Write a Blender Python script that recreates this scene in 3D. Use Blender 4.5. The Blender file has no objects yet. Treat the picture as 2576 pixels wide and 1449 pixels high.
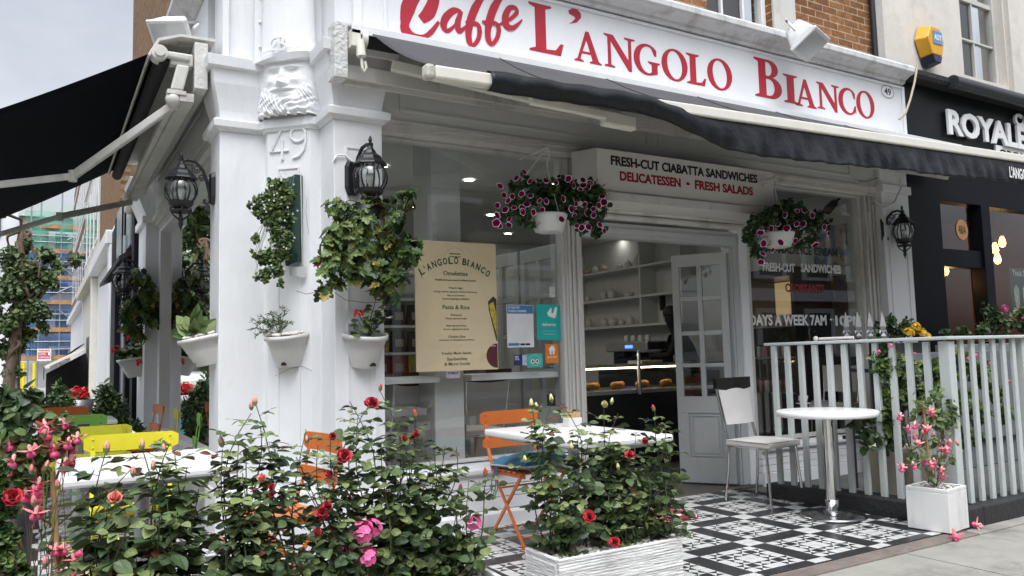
import bpy, math, random
import numpy as np
from mathutils import Vector, Matrix
C = bpy.context.scene
R_ = math.radians
rnd = random.Random(7)
# ---------------------------------------------------------------- camera, sky, sun, exposure
CAM = Vector((0, 0, 1.2))
F_PX = 2956.708 * 2576 / 3840
RT = np.array([[0.85966494, -0.51020412, -0.02584465], [0.02102328, 0.08588017, -0.99608364], [0.51042552, 0.85575485, 0.08455434]])
cam = bpy.data.objects.new('camera', bpy.data.cameras.new('camera'))
C.collection.objects.link(cam)
cam.data.sensor_width = 36
cam.data.lens = 2956.708 / 3840 * 36
cam.data.clip_end = 2000
cam.data.clip_start = .05
r_, d_, f_ = RT
cam.matrix_world = Matrix(((r_[0], -d_[0], -f_[0], CAM.x), (r_[1], -d_[1], -f_[1], CAM.y), (r_[2], -d_[2], -f_[2], CAM.z), (0, 0, 0, 1)))
C.camera = cam

w = bpy.data.worlds.new('World'); C.world = w; w.use_nodes = True
nt = w.node_tree; nt.nodes.clear()
sky = nt.nodes.new('ShaderNodeTexSky'); sky.sky_type = 'NISHITA'; sky.sun_disc = False
SUN_EL, SUN_AZ = 62, 205
sky.sun_elevation = R_(SUN_EL); sky.sun_rotation = R_(SUN_AZ)
sky.air_density = 1.0; sky.dust_density = 4.0; sky.ozone_density = 1.0
hs = nt.nodes.new('ShaderNodeHueSaturation'); hs.inputs['Saturation'].default_value = .16; hs.inputs['Value'].default_value = 1.0
tc = nt.nodes.new('ShaderNodeTexCoord')
mp = nt.nodes.new('ShaderNodeMapping'); mp.inputs['Scale'].default_value = (1, 1, 2.6)
nz = nt.nodes.new('ShaderNodeTexNoise'); nz.inputs['Scale'].default_value = 2.6; nz.inputs['Detail'].default_value = 6; nz.inputs['Roughness'].default_value = .55
cr = nt.nodes.new('ShaderNodeValToRGB')
cr.color_ramp.elements[0].position = .3; cr.color_ramp.elements[0].color = (.70, .76, .86, 1)
cr.color_ramp.elements[1].position = .7; cr.color_ramp.elements[1].color = (1.12, 1.13, 1.15, 1)
mx = nt.nodes.new('ShaderNodeMix'); mx.data_type = 'RGBA'; mx.blend_type = 'MULTIPLY'; mx.inputs['Factor'].default_value = 1
bg = nt.nodes.new('ShaderNodeBackground'); bg.inputs['Strength'].default_value = .15
ow = nt.nodes.new('ShaderNodeOutputWorld')
L = nt.links.new
sx = nt.nodes.new('ShaderNodeSeparateXYZ'); mr = nt.nodes.new('ShaderNodeMapRange'); mr.inputs['From Min'].default_value = 0; mr.inputs['From Max'].default_value = 1; mr.inputs['To Min'].default_value = .68; mr.inputs['To Max'].default_value = 1.45
m2 = nt.nodes.new('ShaderNodeMix'); m2.data_type = 'RGBA'; m2.blend_type = 'MULTIPLY'; m2.inputs['Factor'].default_value = 1
L(tc.outputs['Generated'], sx.inputs[0]); L(sx.outputs[2], mr.inputs[0]); L(mr.outputs[0], m2.inputs[7]); L(mx.outputs[2], m2.inputs[6])
L(sky.outputs[0], hs.inputs['Color']); L(tc.outputs['Generated'], mp.inputs[0]); L(mp.outputs[0], nz.inputs['Vector']); L(nz.outputs[0], cr.inputs[0])
L(hs.outputs[0], mx.inputs[6]); L(cr.outputs[0], mx.inputs[7]); L(m2.outputs[2], bg.inputs[0]); L(bg.outputs[0], ow.inputs[0])
sd = bpy.data.lights.new('sun', 'SUN'); sd.energy = .7; sd.angle = R_(40); sd.color = (1, .97, .93)
so = bpy.data.objects.new('sun', sd); C.collection.objects.link(so)
# sky sun_rotation is clockwise from +Y
az = R_(SUN_AZ); el = R_(SUN_EL)
sv = Vector((math.sin(az) * math.cos(el), math.cos(az) * math.cos(el), math.sin(el)))
so.rotation_euler = (sv).to_track_quat('Z', 'Y').to_euler()
C.view_settings.view_transform = 'Standard'; C.view_settings.look = 'None'; C.view_settings.gamma = 1
C.view_settings.use_curve_mapping = False
C.view_settings.exposure = 0.74
C.render.engine = 'CYCLES'
C.cycles.use_denoising = True
C.cycles.max_bounces = 10; C.cycles.transparent_max_bounces = 24; C.cycles.glossy_bounces = 5; C.cycles.diffuse_bounces = 5
C.cycles.caustics_reflective = False; C.cycles.caustics_refractive = False
C.cycles.sample_clamp_indirect = 6

# ---------------------------------------------------------------- measuring helpers: a photo point on a real plane
def ray(x, y):
    v = np.array([(x - 1288) / F_PX, (y - 724.5) / F_PX, 1.0]) @ RT
    return Vector(v)
def oY(x, y, Y):
    r = ray(x, y); return CAM + r * (Y / r.y)
def oX(x, y, X):
    r = ray(x, y); return CAM + r * (X / r.x)
def oZ(x, y, Z=0):
    r = ray(x, y); return CAM + r * ((Z - CAM.z) / r.z)
def oD(x, y, D):
    return CAM + ray(x, y) * D

# ---------------------------------------------------------------- materials
MATS = {}
def mat(name, col, rough=.6, metal=0, var=.08, vs=8, bump=0, bs=60, spec=.5, stain=None, stretch=None, coat=0, trans=0, emis=0, sheen=0):
    if name in MATS: return MATS[name]
    m = bpy.data.materials.new(name); m.use_nodes = True
    n = m.node_tree; b = n.nodes['Principled BSDF']; l = n.links.new
    b.inputs['Roughness'].default_value = rough; b.inputs['Metallic'].default_value = metal
    b.inputs['Specular IOR Level'].default_value = spec
    if coat: b.inputs['Coat Weight'].default_value = coat; b.inputs['Coat Roughness'].default_value = .08
    if sheen: b.inputs['Sheen Weight'].default_value = sheen
    if trans:
        b.inputs['Transmission Weight'].default_value = trans
    if emis:
        b.inputs['Emission Color'].default_value = (*col, 1); b.inputs['Emission Strength'].default_value = emis
    t = n.nodes.new('ShaderNodeTexCoord'); mpn = n.nodes.new('ShaderNodeMapping')
    if stretch: mpn.inputs['Scale'].default_value = stretch
    l(t.outputs['Object'], mpn.inputs[0])
    if var:
        a = n.nodes.new('ShaderNodeTexNoise'); a.inputs['Scale'].default_value = vs; a.inputs['Detail'].default_value = 6; a.inputs['Roughness'].default_value = .65
        l(mpn.outputs[0], a.inputs['Vector'])
        rp = n.nodes.new('ShaderNodeValToRGB')
        c0 = tuple(max(0, c * (1 - var)) for c in col); c1 = tuple(c * (1 + var) for c in col)
        rp.color_ramp.elements[0].color = (*c0, 1); rp.color_ramp.elements[1].color = (*c1, 1)
        rp.color_ramp.elements[0].position = .3; rp.color_ramp.elements[1].position = .7
        l(a.outputs[0], rp.inputs[0]); out = rp.outputs[0]
        if stain:
            sc, amt, scale, thr = stain
            s2 = n.nodes.new('ShaderNodeTexNoise'); s2.inputs['Scale'].default_value = scale; s2.inputs['Detail'].default_value = 8; s2.inputs['Roughness'].default_value = .7
            l(mpn.outputs[0], s2.inputs['Vector'])
            r2 = n.nodes.new('ShaderNodeValToRGB'); r2.color_ramp.elements[0].position = thr; r2.color_ramp.elements[0].color = (0, 0, 0, 1)
            r2.color_ramp.elements[1].position = min(1, thr + .18); r2.color_ramp.elements[1].color = (amt, amt, amt, 1)
            l(s2.outputs[0], r2.inputs[0])
            mm = n.nodes.new('ShaderNodeMix'); mm.data_type = 'RGBA'; l(r2.outputs[0], mm.inputs['Factor']); l(out, mm.inputs[6]); mm.inputs[7].default_value = (*sc, 1)
            out = mm.outputs[2]
        l(out, b.inputs['Base Color'])
    else:
        b.inputs['Base Color'].default_value = (*col, 1)
    if bump:
        a2 = n.nodes.new('ShaderNodeTexNoise'); a2.inputs['Scale'].default_value = bs; a2.inputs['Detail'].default_value = 4
        l(mpn.outputs[0], a2.inputs['Vector'])
        bp = n.nodes.new('ShaderNodeBump'); bp.inputs['Strength'].default_value = bump; bp.inputs['Distance'].default_value = .02
        l(a2.outputs[0], bp.inputs['Height']); l(bp.outputs[0], b.inputs['Normal'])
    MATS[name] = m
    return m
def brick_mat(name, c1, c2, mortar, sw=.23, sh=.077, axis='XZ', bias=0):
    if name in MATS: return MATS[name]
    m = bpy.data.materials.new(name); m.use_nodes = True
    n = m.node_tree; b = n.nodes['Principled BSDF']; l = n.links.new
    t = n.nodes.new('ShaderNodeTexCoord'); sp = n.nodes.new('ShaderNodeSeparateXYZ'); cb = n.nodes.new('ShaderNodeCombineXYZ')
    l(t.outputs['Object'], sp.inputs[0]); l(sp.outputs['XYZ'.index(axis[0])], cb.inputs[0]); l(sp.outputs[2], cb.inputs[1])
    br = n.nodes.new('ShaderNodeTexBrick'); l(cb.outputs[0], br.inputs['Vector'])
    br.inputs['Scale'].default_value = 1; br.inputs['Brick Width'].default_value = sw; br.inputs['Row Height'].default_value = sh
    br.inputs['Mortar Size'].default_value = .006; br.inputs['Mortar Smooth'].default_value = .15; br.inputs['Bias'].default_value = bias
    br.inputs['Color1'].default_value = (*c1, 1); br.inputs['Color2'].default_value = (*c2, 1); br.inputs['Mortar'].default_value = (*mortar, 1)
    nz = n.nodes.new('ShaderNodeTexNoise'); nz.inputs['Scale'].default_value = 14; nz.inputs['Detail'].default_value = 8; nz.inputs['Roughness'].default_value = .7; l(t.outputs['Object'], nz.inputs['Vector'])
    rp = n.nodes.new('ShaderNodeValToRGB'); rp.color_ramp.elements[0].position = .3; rp.color_ramp.elements[0].color = (.35, .33, .33, 1); rp.color_ramp.elements[1].position = .62; rp.color_ramp.elements[1].color = (1.2, 1.15, 1.1, 1)
    l(nz.outputs[0], rp.inputs[0])
    mm = n.nodes.new('ShaderNodeMix'); mm.data_type = 'RGBA'; mm.blend_type = 'MULTIPLY'; mm.inputs['Factor'].default_value = .85
    l(br.outputs[0], mm.inputs[6]); l(rp.outputs[0], mm.inputs[7]); l(mm.outputs[2], b.inputs['Base Color'])
    iv = n.nodes.new('ShaderNodeMath'); iv.operation = 'SUBTRACT'; iv.inputs[0].default_value = 1; l(br.outputs['Fac'], iv.inputs[1])
    ad = n.nodes.new('ShaderNodeMath'); ad.operation = 'MULTIPLY_ADD'; ad.inputs[1].default_value = .35; l(nz.outputs[0], ad.inputs[0]); l(iv.outputs[0], ad.inputs[2])
    bp = n.nodes.new('ShaderNodeBump'); bp.inputs['Strength'].default_value = .7; bp.inputs['Distance'].default_value = .012; l(ad.outputs[0], bp.inputs['Height']); l(bp.outputs[0], b.inputs['Normal'])
    b.inputs['Roughness'].default_value = .9
    MATS[name] = m
    return m
def glass_mat(name, tint=(.93, .96, .95), refl=1.0):
    if name in MATS: return MATS[name]
    m = bpy.data.materials.new(name); m.use_nodes = True
    n = m.node_tree; n.nodes.clear(); l = n.links.new
    o = n.nodes.new('ShaderNodeOutputMaterial'); tr = n.nodes.new('ShaderNodeBsdfTransparent'); tr.inputs[0].default_value = (*tint, 1)
    g = n.nodes.new('ShaderNodeBsdfGlossy'); g.inputs['Roughness'].default_value = .012; g.inputs[0].default_value = (1, 1, 1, 1)
    fw = n.nodes.new('ShaderNodeLayerWeight'); fw.inputs['Blend'].default_value = .5; pw = n.nodes.new('ShaderNodeMath'); pw.operation = 'POWER'; pw.inputs[1].default_value = 4.5; l(fw.outputs['Facing'], pw.inputs[0]); fr = n.nodes.new('ShaderNodeMath'); fr.operation = 'MULTIPLY_ADD'; fr.inputs[1].default_value = .95; fr.inputs[2].default_value = .075; l(pw.outputs[0], fr.inputs[0])
    mu = n.nodes.new('ShaderNodeMath'); mu.operation = 'MULTIPLY'; mu.inputs[1].default_value = 1.15 * refl; mu.use_clamp = True
    x = n.nodes.new('ShaderNodeMixShader'); l(fr.outputs[0], mu.inputs[0]); l(mu.outputs[0], x.inputs[0]); l(tr.outputs[0], x.inputs[1]); l(g.outputs[0], x.inputs[2]); l(x.outputs[0], o.inputs[0])
    MATS[name] = m
    return m
def glow_mat(name, col, s):
    if name in MATS: return MATS[name]
    m = bpy.data.materials.new(name); m.use_nodes = True
    b = m.node_tree.nodes['Principled BSDF']; b.inputs['Base Color'].default_value = (*col, 1); b.inputs['Emission Color'].default_value = (*col, 1); b.inputs['Emission Strength'].default_value = s
    MATS[name] = m
    return m
def paint(name, col, wear=.0, rough=.5):
    return mat(name, col, rough, var=.035, vs=3.5, bump=.12, bs=45, stain=((col[0] * .55, col[1] * .53, col[2] * .48), .35 + wear, 5, .60 - wear * .25), stretch=(1, 1, .35))

WHITE = paint('white gloss paint', (.77, .78, .79), .02, .45)
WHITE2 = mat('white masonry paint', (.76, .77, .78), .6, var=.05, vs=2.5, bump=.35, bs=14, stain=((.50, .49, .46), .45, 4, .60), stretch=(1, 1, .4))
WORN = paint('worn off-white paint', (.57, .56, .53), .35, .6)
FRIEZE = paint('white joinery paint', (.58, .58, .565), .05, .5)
DOORG = paint('grey green door paint', (.47, .49, .49), .05, .45)
FENCEG = paint('pale grey green fence paint', (.50, .54, .53), .14, .5)
SIGNW = paint('white sign board paint', (.78, .79, .80), .06, .4)
CREAM = mat('cream powder coat', (.72, .70, .62), .4, var=.05)
BLACK = mat('black metal', (.012, .012, .014), .42, var=.2)
BLACKP = mat('black gloss paint', (.008, .009, .012), .3, var=.2)
FABRIC = mat('charcoal awning canvas', (.028, .029, .034), .72, var=.12, vs=12, bump=.25, bs=30, sheen=.2)
NAVY = mat('navy awning canvas', (.004, .005, .010), .9, spec=.1, var=.2, bump=.1, bs=200)
REDP = mat('red sign paint', (.42, .012, .03), .45, var=.12, vs=9)
DKRED = mat('dark red lettering', (.30, .012, .025), .5, var=.06)
INK = mat('black lettering', (.012, .014, .018), .5, var=0)
WINK = mat('white lettering', (.84, .85, .85), .5, var=0)
CHROME = mat('chrome', (.72, .72, .72), .12, 1, var=.05)
STEEL = mat('brushed steel', (.45, .45, .44), .3, 1, var=.1)
GALV = mat('galvanised tube', (.38, .40, .42), .4, .8, var=.1)
SOIL = mat('potting soil', (.035, .022, .014), .95, var=.4, vs=60, bump=.8, bs=90)
PEB = mat('pale pebbles', (.60, .56, .50), .6, var=.3, vs=25)
TERRA = mat('pale grey planter plastic', (.62, .61, .59), .5, var=.05)
CONC = mat('weathered concrete', (.36, .34, .31), .85, var=.15, vs=6, bump=.3, bs=40, stain=((.20, .18, .15), .6, 3, .5))
GLASS = glass_mat('window glass')
LGLASS = glass_mat('lamp glass', (.88, .9, .9), .9)

# ---------------------------------------------------------------- mesh builder and object helpers
class MB:
    def __init__(s): s.v = []; s.f = []; s.m = []; s.sm = []; s.M = None
    def add(s, vs, fs, m=0, sm=False):
        o = len(s.v)
        if s.M is not None: vs = [s.M @ Vector(v) for v in vs]
        s.v += [tuple(v) for v in vs]; s.f += [tuple(i + o for i in f) for f in fs]; s.m += [m] * len(fs); s.sm += [sm] * len(fs)
        return s
    def box(s, x0, x1, y0, y1, z0, z1, m=0):
        vs = [(x, y, z) for z in (z0, z1) for y in (y0, y1) for x in (x0, x1)]
        return s.add(vs, [(0, 2, 3, 1), (4, 5, 7, 6), (0, 1, 5, 4), (2, 6, 7, 3), (0, 4, 6, 2), (1, 3, 7, 5)], m)
    def hexa(s, b, t, m=0):      # bottom and top quads
        return s.add(list(b) + list(t), [(3, 2, 1, 0), (4, 5, 6, 7)] + [(i, (i + 1) % 4, (i + 1) % 4 + 4, i + 4) for i in range(4)], m)
    def bar(s, a, b, w, h, up=(0, 0, 1), m=0):   # box along a-b
        a = Vector(a); b = Vector(b); d = (b - a).normalized(); u = Vector(up)
        x = d.cross(u); x = x.normalized() if x.length > 1e-6 else Vector((1, 0, 0)); u = x.cross(d).normalized()
        q = [x * (sx * w / 2) + u * (su * h / 2) for sx, su in ((-1, -1), (1, -1), (1, 1), (-1, 1))]
        return s.hexa([a + k for k in q], [b + k for k in q], m)
    def quad(s, a, b, c, d, m=0): return s.add([a, b, c, d], [(0, 1, 2, 3)], m)
    def tube(s, pts, r, n=8, m=0, cap=True, sm=True):
        pts = [Vector(p) for p in pts]; k = len(pts); rs = r if isinstance(r, (list, tuple)) else [r] * k
        vs = []; fs = []; prev = None
        for i, p in enumerate(pts):
            d = (pts[min(i + 1, k - 1)] - pts[max(i - 1, 0)])
            d = d.normalized() if d.length > 1e-9 else Vector((0, 0, 1))
            if prev is None:
                u = d.cross(Vector((0, 0, 1)))
                if u.length < 1e-3: u = d.cross(Vector((1, 0, 0)))
            else: u = prev - d * prev.dot(d)
            u = u.normalized() if u.length > 1e-9 else Vector((1, 0, 0)); prev = u; v = d.cross(u)
            for j in range(n):
                a = 2 * math.pi * j / n; vs.append(p + (u * math.cos(a) + v * math.sin(a)) * rs[i])
        for i in range(k - 1):
            for j in range(n): fs.append((i * n + j, i * n + (j + 1) % n, (i + 1) * n + (j + 1) % n, (i + 1) * n + j))
        s.add(vs, fs, m, sm)
        if cap: 
            s.add(vs[:n], [tuple(range(n))[::-1]], m); s.add(vs[-n:], [tuple(range(n))], m)
        return s
    def lathe(s, prof, c=(0, 0, 0), n=16, m=0, sm=True, a0=0, a1=2 * math.pi, ph=0, cap=True):
        full = abs(a1 - a0 - 2 * math.pi) < 1e-6; nn = n if full else n + 1; vs = []; fs = []
        for r, z in prof:
            for j in range(nn):
                a = a0 + (a1 - a0) * j / n + ph; vs.append((c[0] + r * math.cos(a), c[1] + r * math.sin(a), c[2] + z))
        for i in range(len(prof) - 1):
            for j in range(n if full else n):
                k = (j + 1) % nn; fs.append((i * nn + j, i * nn + k, (i + 1) * nn + k, (i + 1) * nn + j))
        s.add(vs, fs, m, sm)
        if full and cap:
            for i, rev in ((0, True), (len(prof) - 1, False)):
                if prof[i][0] > 1e-5:
                    q = tuple(range(n)); s.add(vs[i * n:(i + 1) * n], [q[::-1] if rev else q], m)
        return s
    def ball(s, c, r, n=8, m=0, sq=(1, 1, 1)):
        k = max(4, n // 2 + 1); vs = []; fs = []
        for i in range(k + 1):
            t = math.pi * i / k
            for j in range(n):
                a = 2 * math.pi * j / n; vs.append((c[0] + r * sq[0] * math.sin(t) * math.cos(a), c[1] + r * sq[1] * math.sin(t) * math.sin(a), c[2] + r * sq[2] * math.cos(t)))
        for i in range(k):
            for j in range(n): fs.append((i * n + j, (i + 1) * n + j, (i + 1) * n + (j + 1) % n, i * n + (j + 1) % n))
        return s.add(vs, fs, m, True)
    def prism(s, poly, z0, z1, m=0):     # poly xy, extruded in z
        n = len(poly); vs = [(x, y, z0) for x, y in poly] + [(x, y, z1) for x, y in poly]
        return s.add(vs, [tuple(range(n))[::-1], tuple(range(n, 2 * n))] + [(i, (i + 1) % n, (i + 1) % n + n, i + n) for i in range(n)], m)
    def ext(s, prof, x0, x1, ax='X', m=0):   # closed profile (y,z) swept along X, or (x,z) along Y
        n = len(prof)
        vs = [((x0, p, q) if ax == 'X' else (p, x0, q)) for p, q in prof] + [((x1, p, q) if ax == 'X' else (p, x1, q)) for p, q in prof]
        return s.add(vs, [tuple(range(n)), tuple(range(n, 2 * n))[::-1]] + [(i, i + n, (i + 1) % n + n, (i + 1) % n) for i in range(n)], m)
    def grid(s, fn, nu, nv, m=0, sm=True):
        vs = [fn(i / nu, j / nv) for j in range(nv + 1) for i in range(nu + 1)]
        fs = [(j * (nu + 1) + i, j * (nu + 1) + i + 1, (j + 1) * (nu + 1) + i + 1, (j + 1) * (nu + 1) + i) for j in range(nv) for i in range(nu)]
        return s.add(vs, fs, m, sm)
    def disc(s, c, r, n=16, nrm=(0, 0, 1), m=0):
        nv = Vector(nrm).normalized(); u = nv.cross(Vector((0, 0, 1))); u = u.normalized() if u.length > 1e-3 else Vector((1, 0, 0)); v = nv.cross(u)
        return s.add([Vector(c) + (u * math.cos(2 * math.pi * j / n) + v * math.sin(2 * math.pi * j / n)) * r for j in range(n)], [tuple(range(n))], m)
ORG = {}
def me_from(mb, name, mats, off):
    me = bpy.data.meshes.new(name)
    me.from_pydata([(v[0] - off[0], v[1] - off[1], v[2] - off[2]) for v in mb.v], [], mb.f)
    for k in (mats if isinstance(mats, (list, tuple)) else [mats]): me.materials.append(k)
    me.polygons.foreach_set('material_index', mb.m); me.polygons.foreach_set('use_smooth', mb.sm); me.update()
    return me
def link(o): C.collection.objects.link(o); return o
def tag(o, label=None, cat=None, group=None, kind=None):
    if label: o['label'] = label
    if cat: o['category'] = cat
    if group: o['group'] = group
    if kind: o['kind'] = kind
    return o
def thing(name, label, cat, loc=(0, 0, 0), group=None, rz=0):
    o = link(bpy.data.objects.new(name, None)); o.location = loc; o.rotation_euler = (0, 0, rz); o.empty_display_size = .1
    ORG[o.name] = Vector(loc); return tag(o, label, cat, group)
def part(name, mb, mats, parent=None, bevel=0, solid=0, sub=0, label=None):
    """one mesh object; verts are world coordinates (parents are unrotated while building)"""
    off = ORG[parent.name] if parent is not None else Vector((0, 0, 0))
    o = link(bpy.data.objects.new(name, me_from(mb, name, mats, off)))
    if parent is not None: o.parent = parent
    ORG[o.name] = off
    if solid: q = o.modifiers.new('solid', 'SOLIDIFY'); q.thickness = solid; q.offset = 0
    if sub: q = o.modifiers.new('sub', 'SUBSURF'); q.levels = sub; q.render_levels = sub
    if bevel: q = o.modifiers.new('bevel', 'BEVEL'); q.width = bevel; q.segments = 2; q.limit_method = 'ANGLE'; q.angle_limit = R_(40)
    if label: o['label'] = label
    return o
def solo(name, mb, mats, label, cat, group=None, loc=(0, 0, 0), **k):
    off = Vector(loc); o = link(bpy.data.objects.new(name, me_from(mb, name, mats, off))); o.location = off; ORG[o.name] = off
    if k.get('bevel'): q = o.modifiers.new('bevel', 'BEVEL'); q.width = k['bevel']; q.segments = 2; q.limit_method = 'ANGLE'; q.angle_limit = R_(40)
    if k.get('sub'): q = o.modifiers.new('sub', 'SUBSURF'); q.levels = k['sub']; q.render_levels = k['sub']
    return tag(o, label, cat, group)
def struct(name, mb, mats, **k):
    o = part(name, mb, mats, None, **k); o['kind'] = 'structure'; return o
def dup(root, loc, rz=None, label=None, group=None, scale=None):
    def cp(o, par):
        c = o.copy(); link(c)
        if par is not None: c.parent = par
        for ch in list(o.children): cp(ch, c)
        return c
    r = cp(root, None); r.location = loc
    if rz is not None: r.rotation_euler = (0, 0, rz)
    if scale: r.scale = (scale,) * 3
    ORG[r.name] = Vector(loc)
    if label: r['label'] = label
    if group: r['group'] = group
    return r
def place(root, loc, rz):
    root.location = loc; root.rotation_euler = (0, 0, rz)

# lettering: filled text mesh scaled to a width and height on a plane (o origin lower left, ux right, uz up), thickness t
def text_mb(txt, o, ux, uz, width, height, bold=.0, t=.002, mb=None, spacing=1.0, m=0):
    cu = bpy.data.curves.new('t', 'FONT'); cu.body = txt; cu.offset = bold; cu.extrude = .01; cu.space_character = spacing; cu.resolution_u = 3; cu.space_line = 1
    ob = link(bpy.data.objects.new('t', cu))
    dg = bpy.context.evaluated_depsgraph_get(); e = ob.evaluated_get(dg); me = e.to_mesh()
    vs = np.array([v.co[:] for v in me.vertices]); fs = [tuple(p.vertices) for p in me.polygons]
    e.to_mesh_clear(); bpy.data.objects.remove(ob); bpy.data.curves.remove(cu)
    mb = mb or MB()
    if not len(vs): return mb
    mn = vs.min(0); mxx = vs.max(0); sx = width / (mxx[0] - mn[0]) if width else None; sz = height / (mxx[1] - mn[1])
    if sx is None: sx = sz
    ux = Vector(ux).normalized(); uz = Vector(uz).normalized(); nn = ux.cross(uz)   # toward reader
    o = Vector(o)
    pts = [o + ux * ((v[0] - mn[0]) * sx) + uz * ((v[1] - mn[1]) * sz) + nn * (t if v[2] > 0 else t * .1) for v in vs]
    mb.add(pts, fs, m); return mb
def text_c(txt, c, ux, uz, height, **k):   # centred line, natural width times 'wide'
    wide = k.pop('wide', 1.0)
    tmp = text_mb(txt, (0, 0, 0), (1, 0, 0), (0, 0, 1), None, height, **{a: b for a, b in k.items() if a in ('bold', 'spacing')})
    xs = [v[0] for v in tmp.v]; wd = (max(xs) - min(xs)) * wide
    ux = Vector(ux).normalized(); uz = Vector(uz).normalized()
    return text_mb(txt, Vector(c) - ux * wd / 2, ux, uz, wd, height, **k)
XA = (1, 0, 0); ZA = (0, 0, 1)

# ---------------------------------------------------------------- foliage
OVATE = [(.18, .30), (.42, .46), (.68, .40), (.88, .20)]
NARROW = [(.2, .16), (.5, .22), (.8, .14)]
ROUND = [(.1, .35), (.35, .55), (.65, .52), (.9, .28)]
LOBED = [(.02, .16), (-.08, .42), (.20, .30), (.34, .58), (.44, .34), (.66, .44), (.70, .20), (.86, .22)]
class Leaves(MB):
    def leaf(s, p, d, nrm, ln, wd, shape=OVATE, m=0, fold=.25, droop=.15):
        d = Vector(d).normalized(); nrm = Vector(nrm); x = d.cross(nrm)
        x = x.normalized() if x.length > 1e-4 else Vector((1, 0, 0)); u = x.cross(d).normalized(); p = Vector(p)
        def q(a, b): return p + d * (a * ln) + x * (b * wd) + u * (abs(b) * fold * wd - droop * a * a * ln)
        k = len(shape); vs = [q(0, 0), q(.5, 0), q(1, 0)] + [q(a, b) for a, b in shape] + [q(a, -b) for a, b in shape]
        lf = (0, 1, 2) + tuple(3 + i for i in range(k))[::-1]; rt = (0,) + tuple(3 + k + i for i in range(k)) + (2, 1)
        return s.add(vs, [lf, rt], m, False)
def rv(r=rnd):
    while True:
        v = Vector((r.uniform(-1, 1), r.uniform(-1, 1), r.uniform(-1, 1)))
        if .05 < v.length < 1: return v.normalized()
def leafm(name, c, rough=.45, var=.25): return mat(name, c, rough, var=var, vs=30, spec=.45)
G1 = leafm('rose leaf dark green', (.050, .086, .036)); G2 = leafm('rose leaf green', (.092, .14, .052)); G3 = leafm('rose leaf light green', (.19, .24, .09)); G4 = leafm('young reddish leaf', (.12, .045, .025))
I1 = leafm('creeper leaf green', (.055, .105, .022)); I2 = leafm('creeper leaf light green', (.12, .17, .04)); I3 = leafm('creeper leaf dark green', (.022, .05, .016)); I4 = leafm('creeper leaf yellow', (.30, .24, .04)); I5 = leafm('creeper leaf rust', (.20, .07, .025))
STEM = mat('green stem', (.06, .085, .03), .6, var=.3, vs=30); TWIG = mat('brown twig', (.10, .065, .04), .7, var=.3, vs=30)
BAMB = mat('bamboo cane', (.42, .28, .12), .5, var=.2, vs=20)
def curve_pts(a, b, sag=.0, wob=.03, n=7, r=rnd):
    a = Vector(a); b = Vector(b); out = []; k1 = rv(r) * wob; k2 = rv(r) * wob
    for i in range(n + 1):
        t = i / n; p = a.lerp(b, t) + k1 * math.sin(math.pi * t) + k2 * math.sin(2 * math.pi * t) * .5; p.z += sag * math.sin(math.pi * t); out.append(p)
    return out

# ---------------------------------------------------------------- ground
def tile_floor():
    mb = MB(); U = .5527 / 8; X0, Y0 = 4.356, 4.688; g = .0022
    areas = ((-1.05, 5.12, 3.03, 4.985), (-1.05, 1.2, 4.985, 9.6))
    for ax0, ax1, ay0, ay1 in areas:
        mb.quad((ax0, ay0, -.003), (ax1, ay0, -.003), (ax1, ay1, -.003), (ax0, ay1, -.003), 2)
        i0 = math.floor((ax0 - X0) / U) ; i1 = math.ceil((ax1 - X0) / U); j0 = math.floor((ay0 - Y0) / U); j1 = math.ceil((ay1 - Y0) / U)
        for i in range(i0, i1 + 1):
            for j in range(j0, j1 + 1):
                xa, ya = X0 + i * U, Y0 + j * U; xb, yb = xa + U, ya + U
                xa, xb, ya, yb = max(xa, ax0), min(xb, ax1), max(ya, ay0), min(yb, ay1)
                if xb - xa < .006 or yb - ya < .006: continue
                xa += g / 2; xb -= g / 2; ya += g / 2; yb -= g / 2
                u = (i + 1) % 8; v = (j + 1) % 8; z = rnd.uniform(-.0004, .0004)
                q = [(xa, ya, z), (xb, ya, z), (xb, yb, z), (xa, yb, z)]
                if u < 2 and v < 2: mb.quad(*q, rnd.choice((0, 0, 3)))
                elif u < 2 or v < 2: mb.quad(*q, rnd.choice((1, 1, 4)))
                else:
                    a, b = (u - 2) % 3, (v - 2) % 3
                    if a == 1 and b == 1: mb.quad(*q, 1)
                    elif a != 1 and b != 1: mb.quad(*q, rnd.choice((0, 0, 3)))
                    else:
                        c = ((xa + xb) / 2, (ya + yb) / 2, z)
                        sd_ = (0, 2) if b == 1 else (1, 3)
                        for k in range(4):
                            dark = (k in sd_)
                            mb.add([q[k], q[(k + 1) % 4], c], [(0, 1, 2)], 1 if dark else 0)
    return mb
TW = mat('white floor tile', (.60, .60, .585), .32, var=.06, vs=5, stain=((.42, .40, .36), .4, 9, .58)); TK = mat('black floor tile', (.022, .023, .025), .32, var=.3, vs=5)
TW2 = mat('greyed white floor tile', (.58, .58, .56), .36, var=.08, vs=5, stain=((.36, .34, .30), .4, 9, .55)); TK2 = mat('worn black floor tile', (.034, .034, .036), .4, var=.3, vs=5)
struct('patio_floor', tile_floor(), [TW, TK, mat('tile grout', (.22, .21, .20), .9), TW2, TK2])
mb = MB(); mb.box(-1.25, 5.14, 2.90, 3.028, -.05, -.004)
struct('patio_edging', mb, mat('brown stone edging', (.17, .14, .12), .85, var=.25, vs=5, bump=.5, bs=25, stain=((.32, .28, .24), .7, 4, .56)), bevel=.008)
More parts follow.
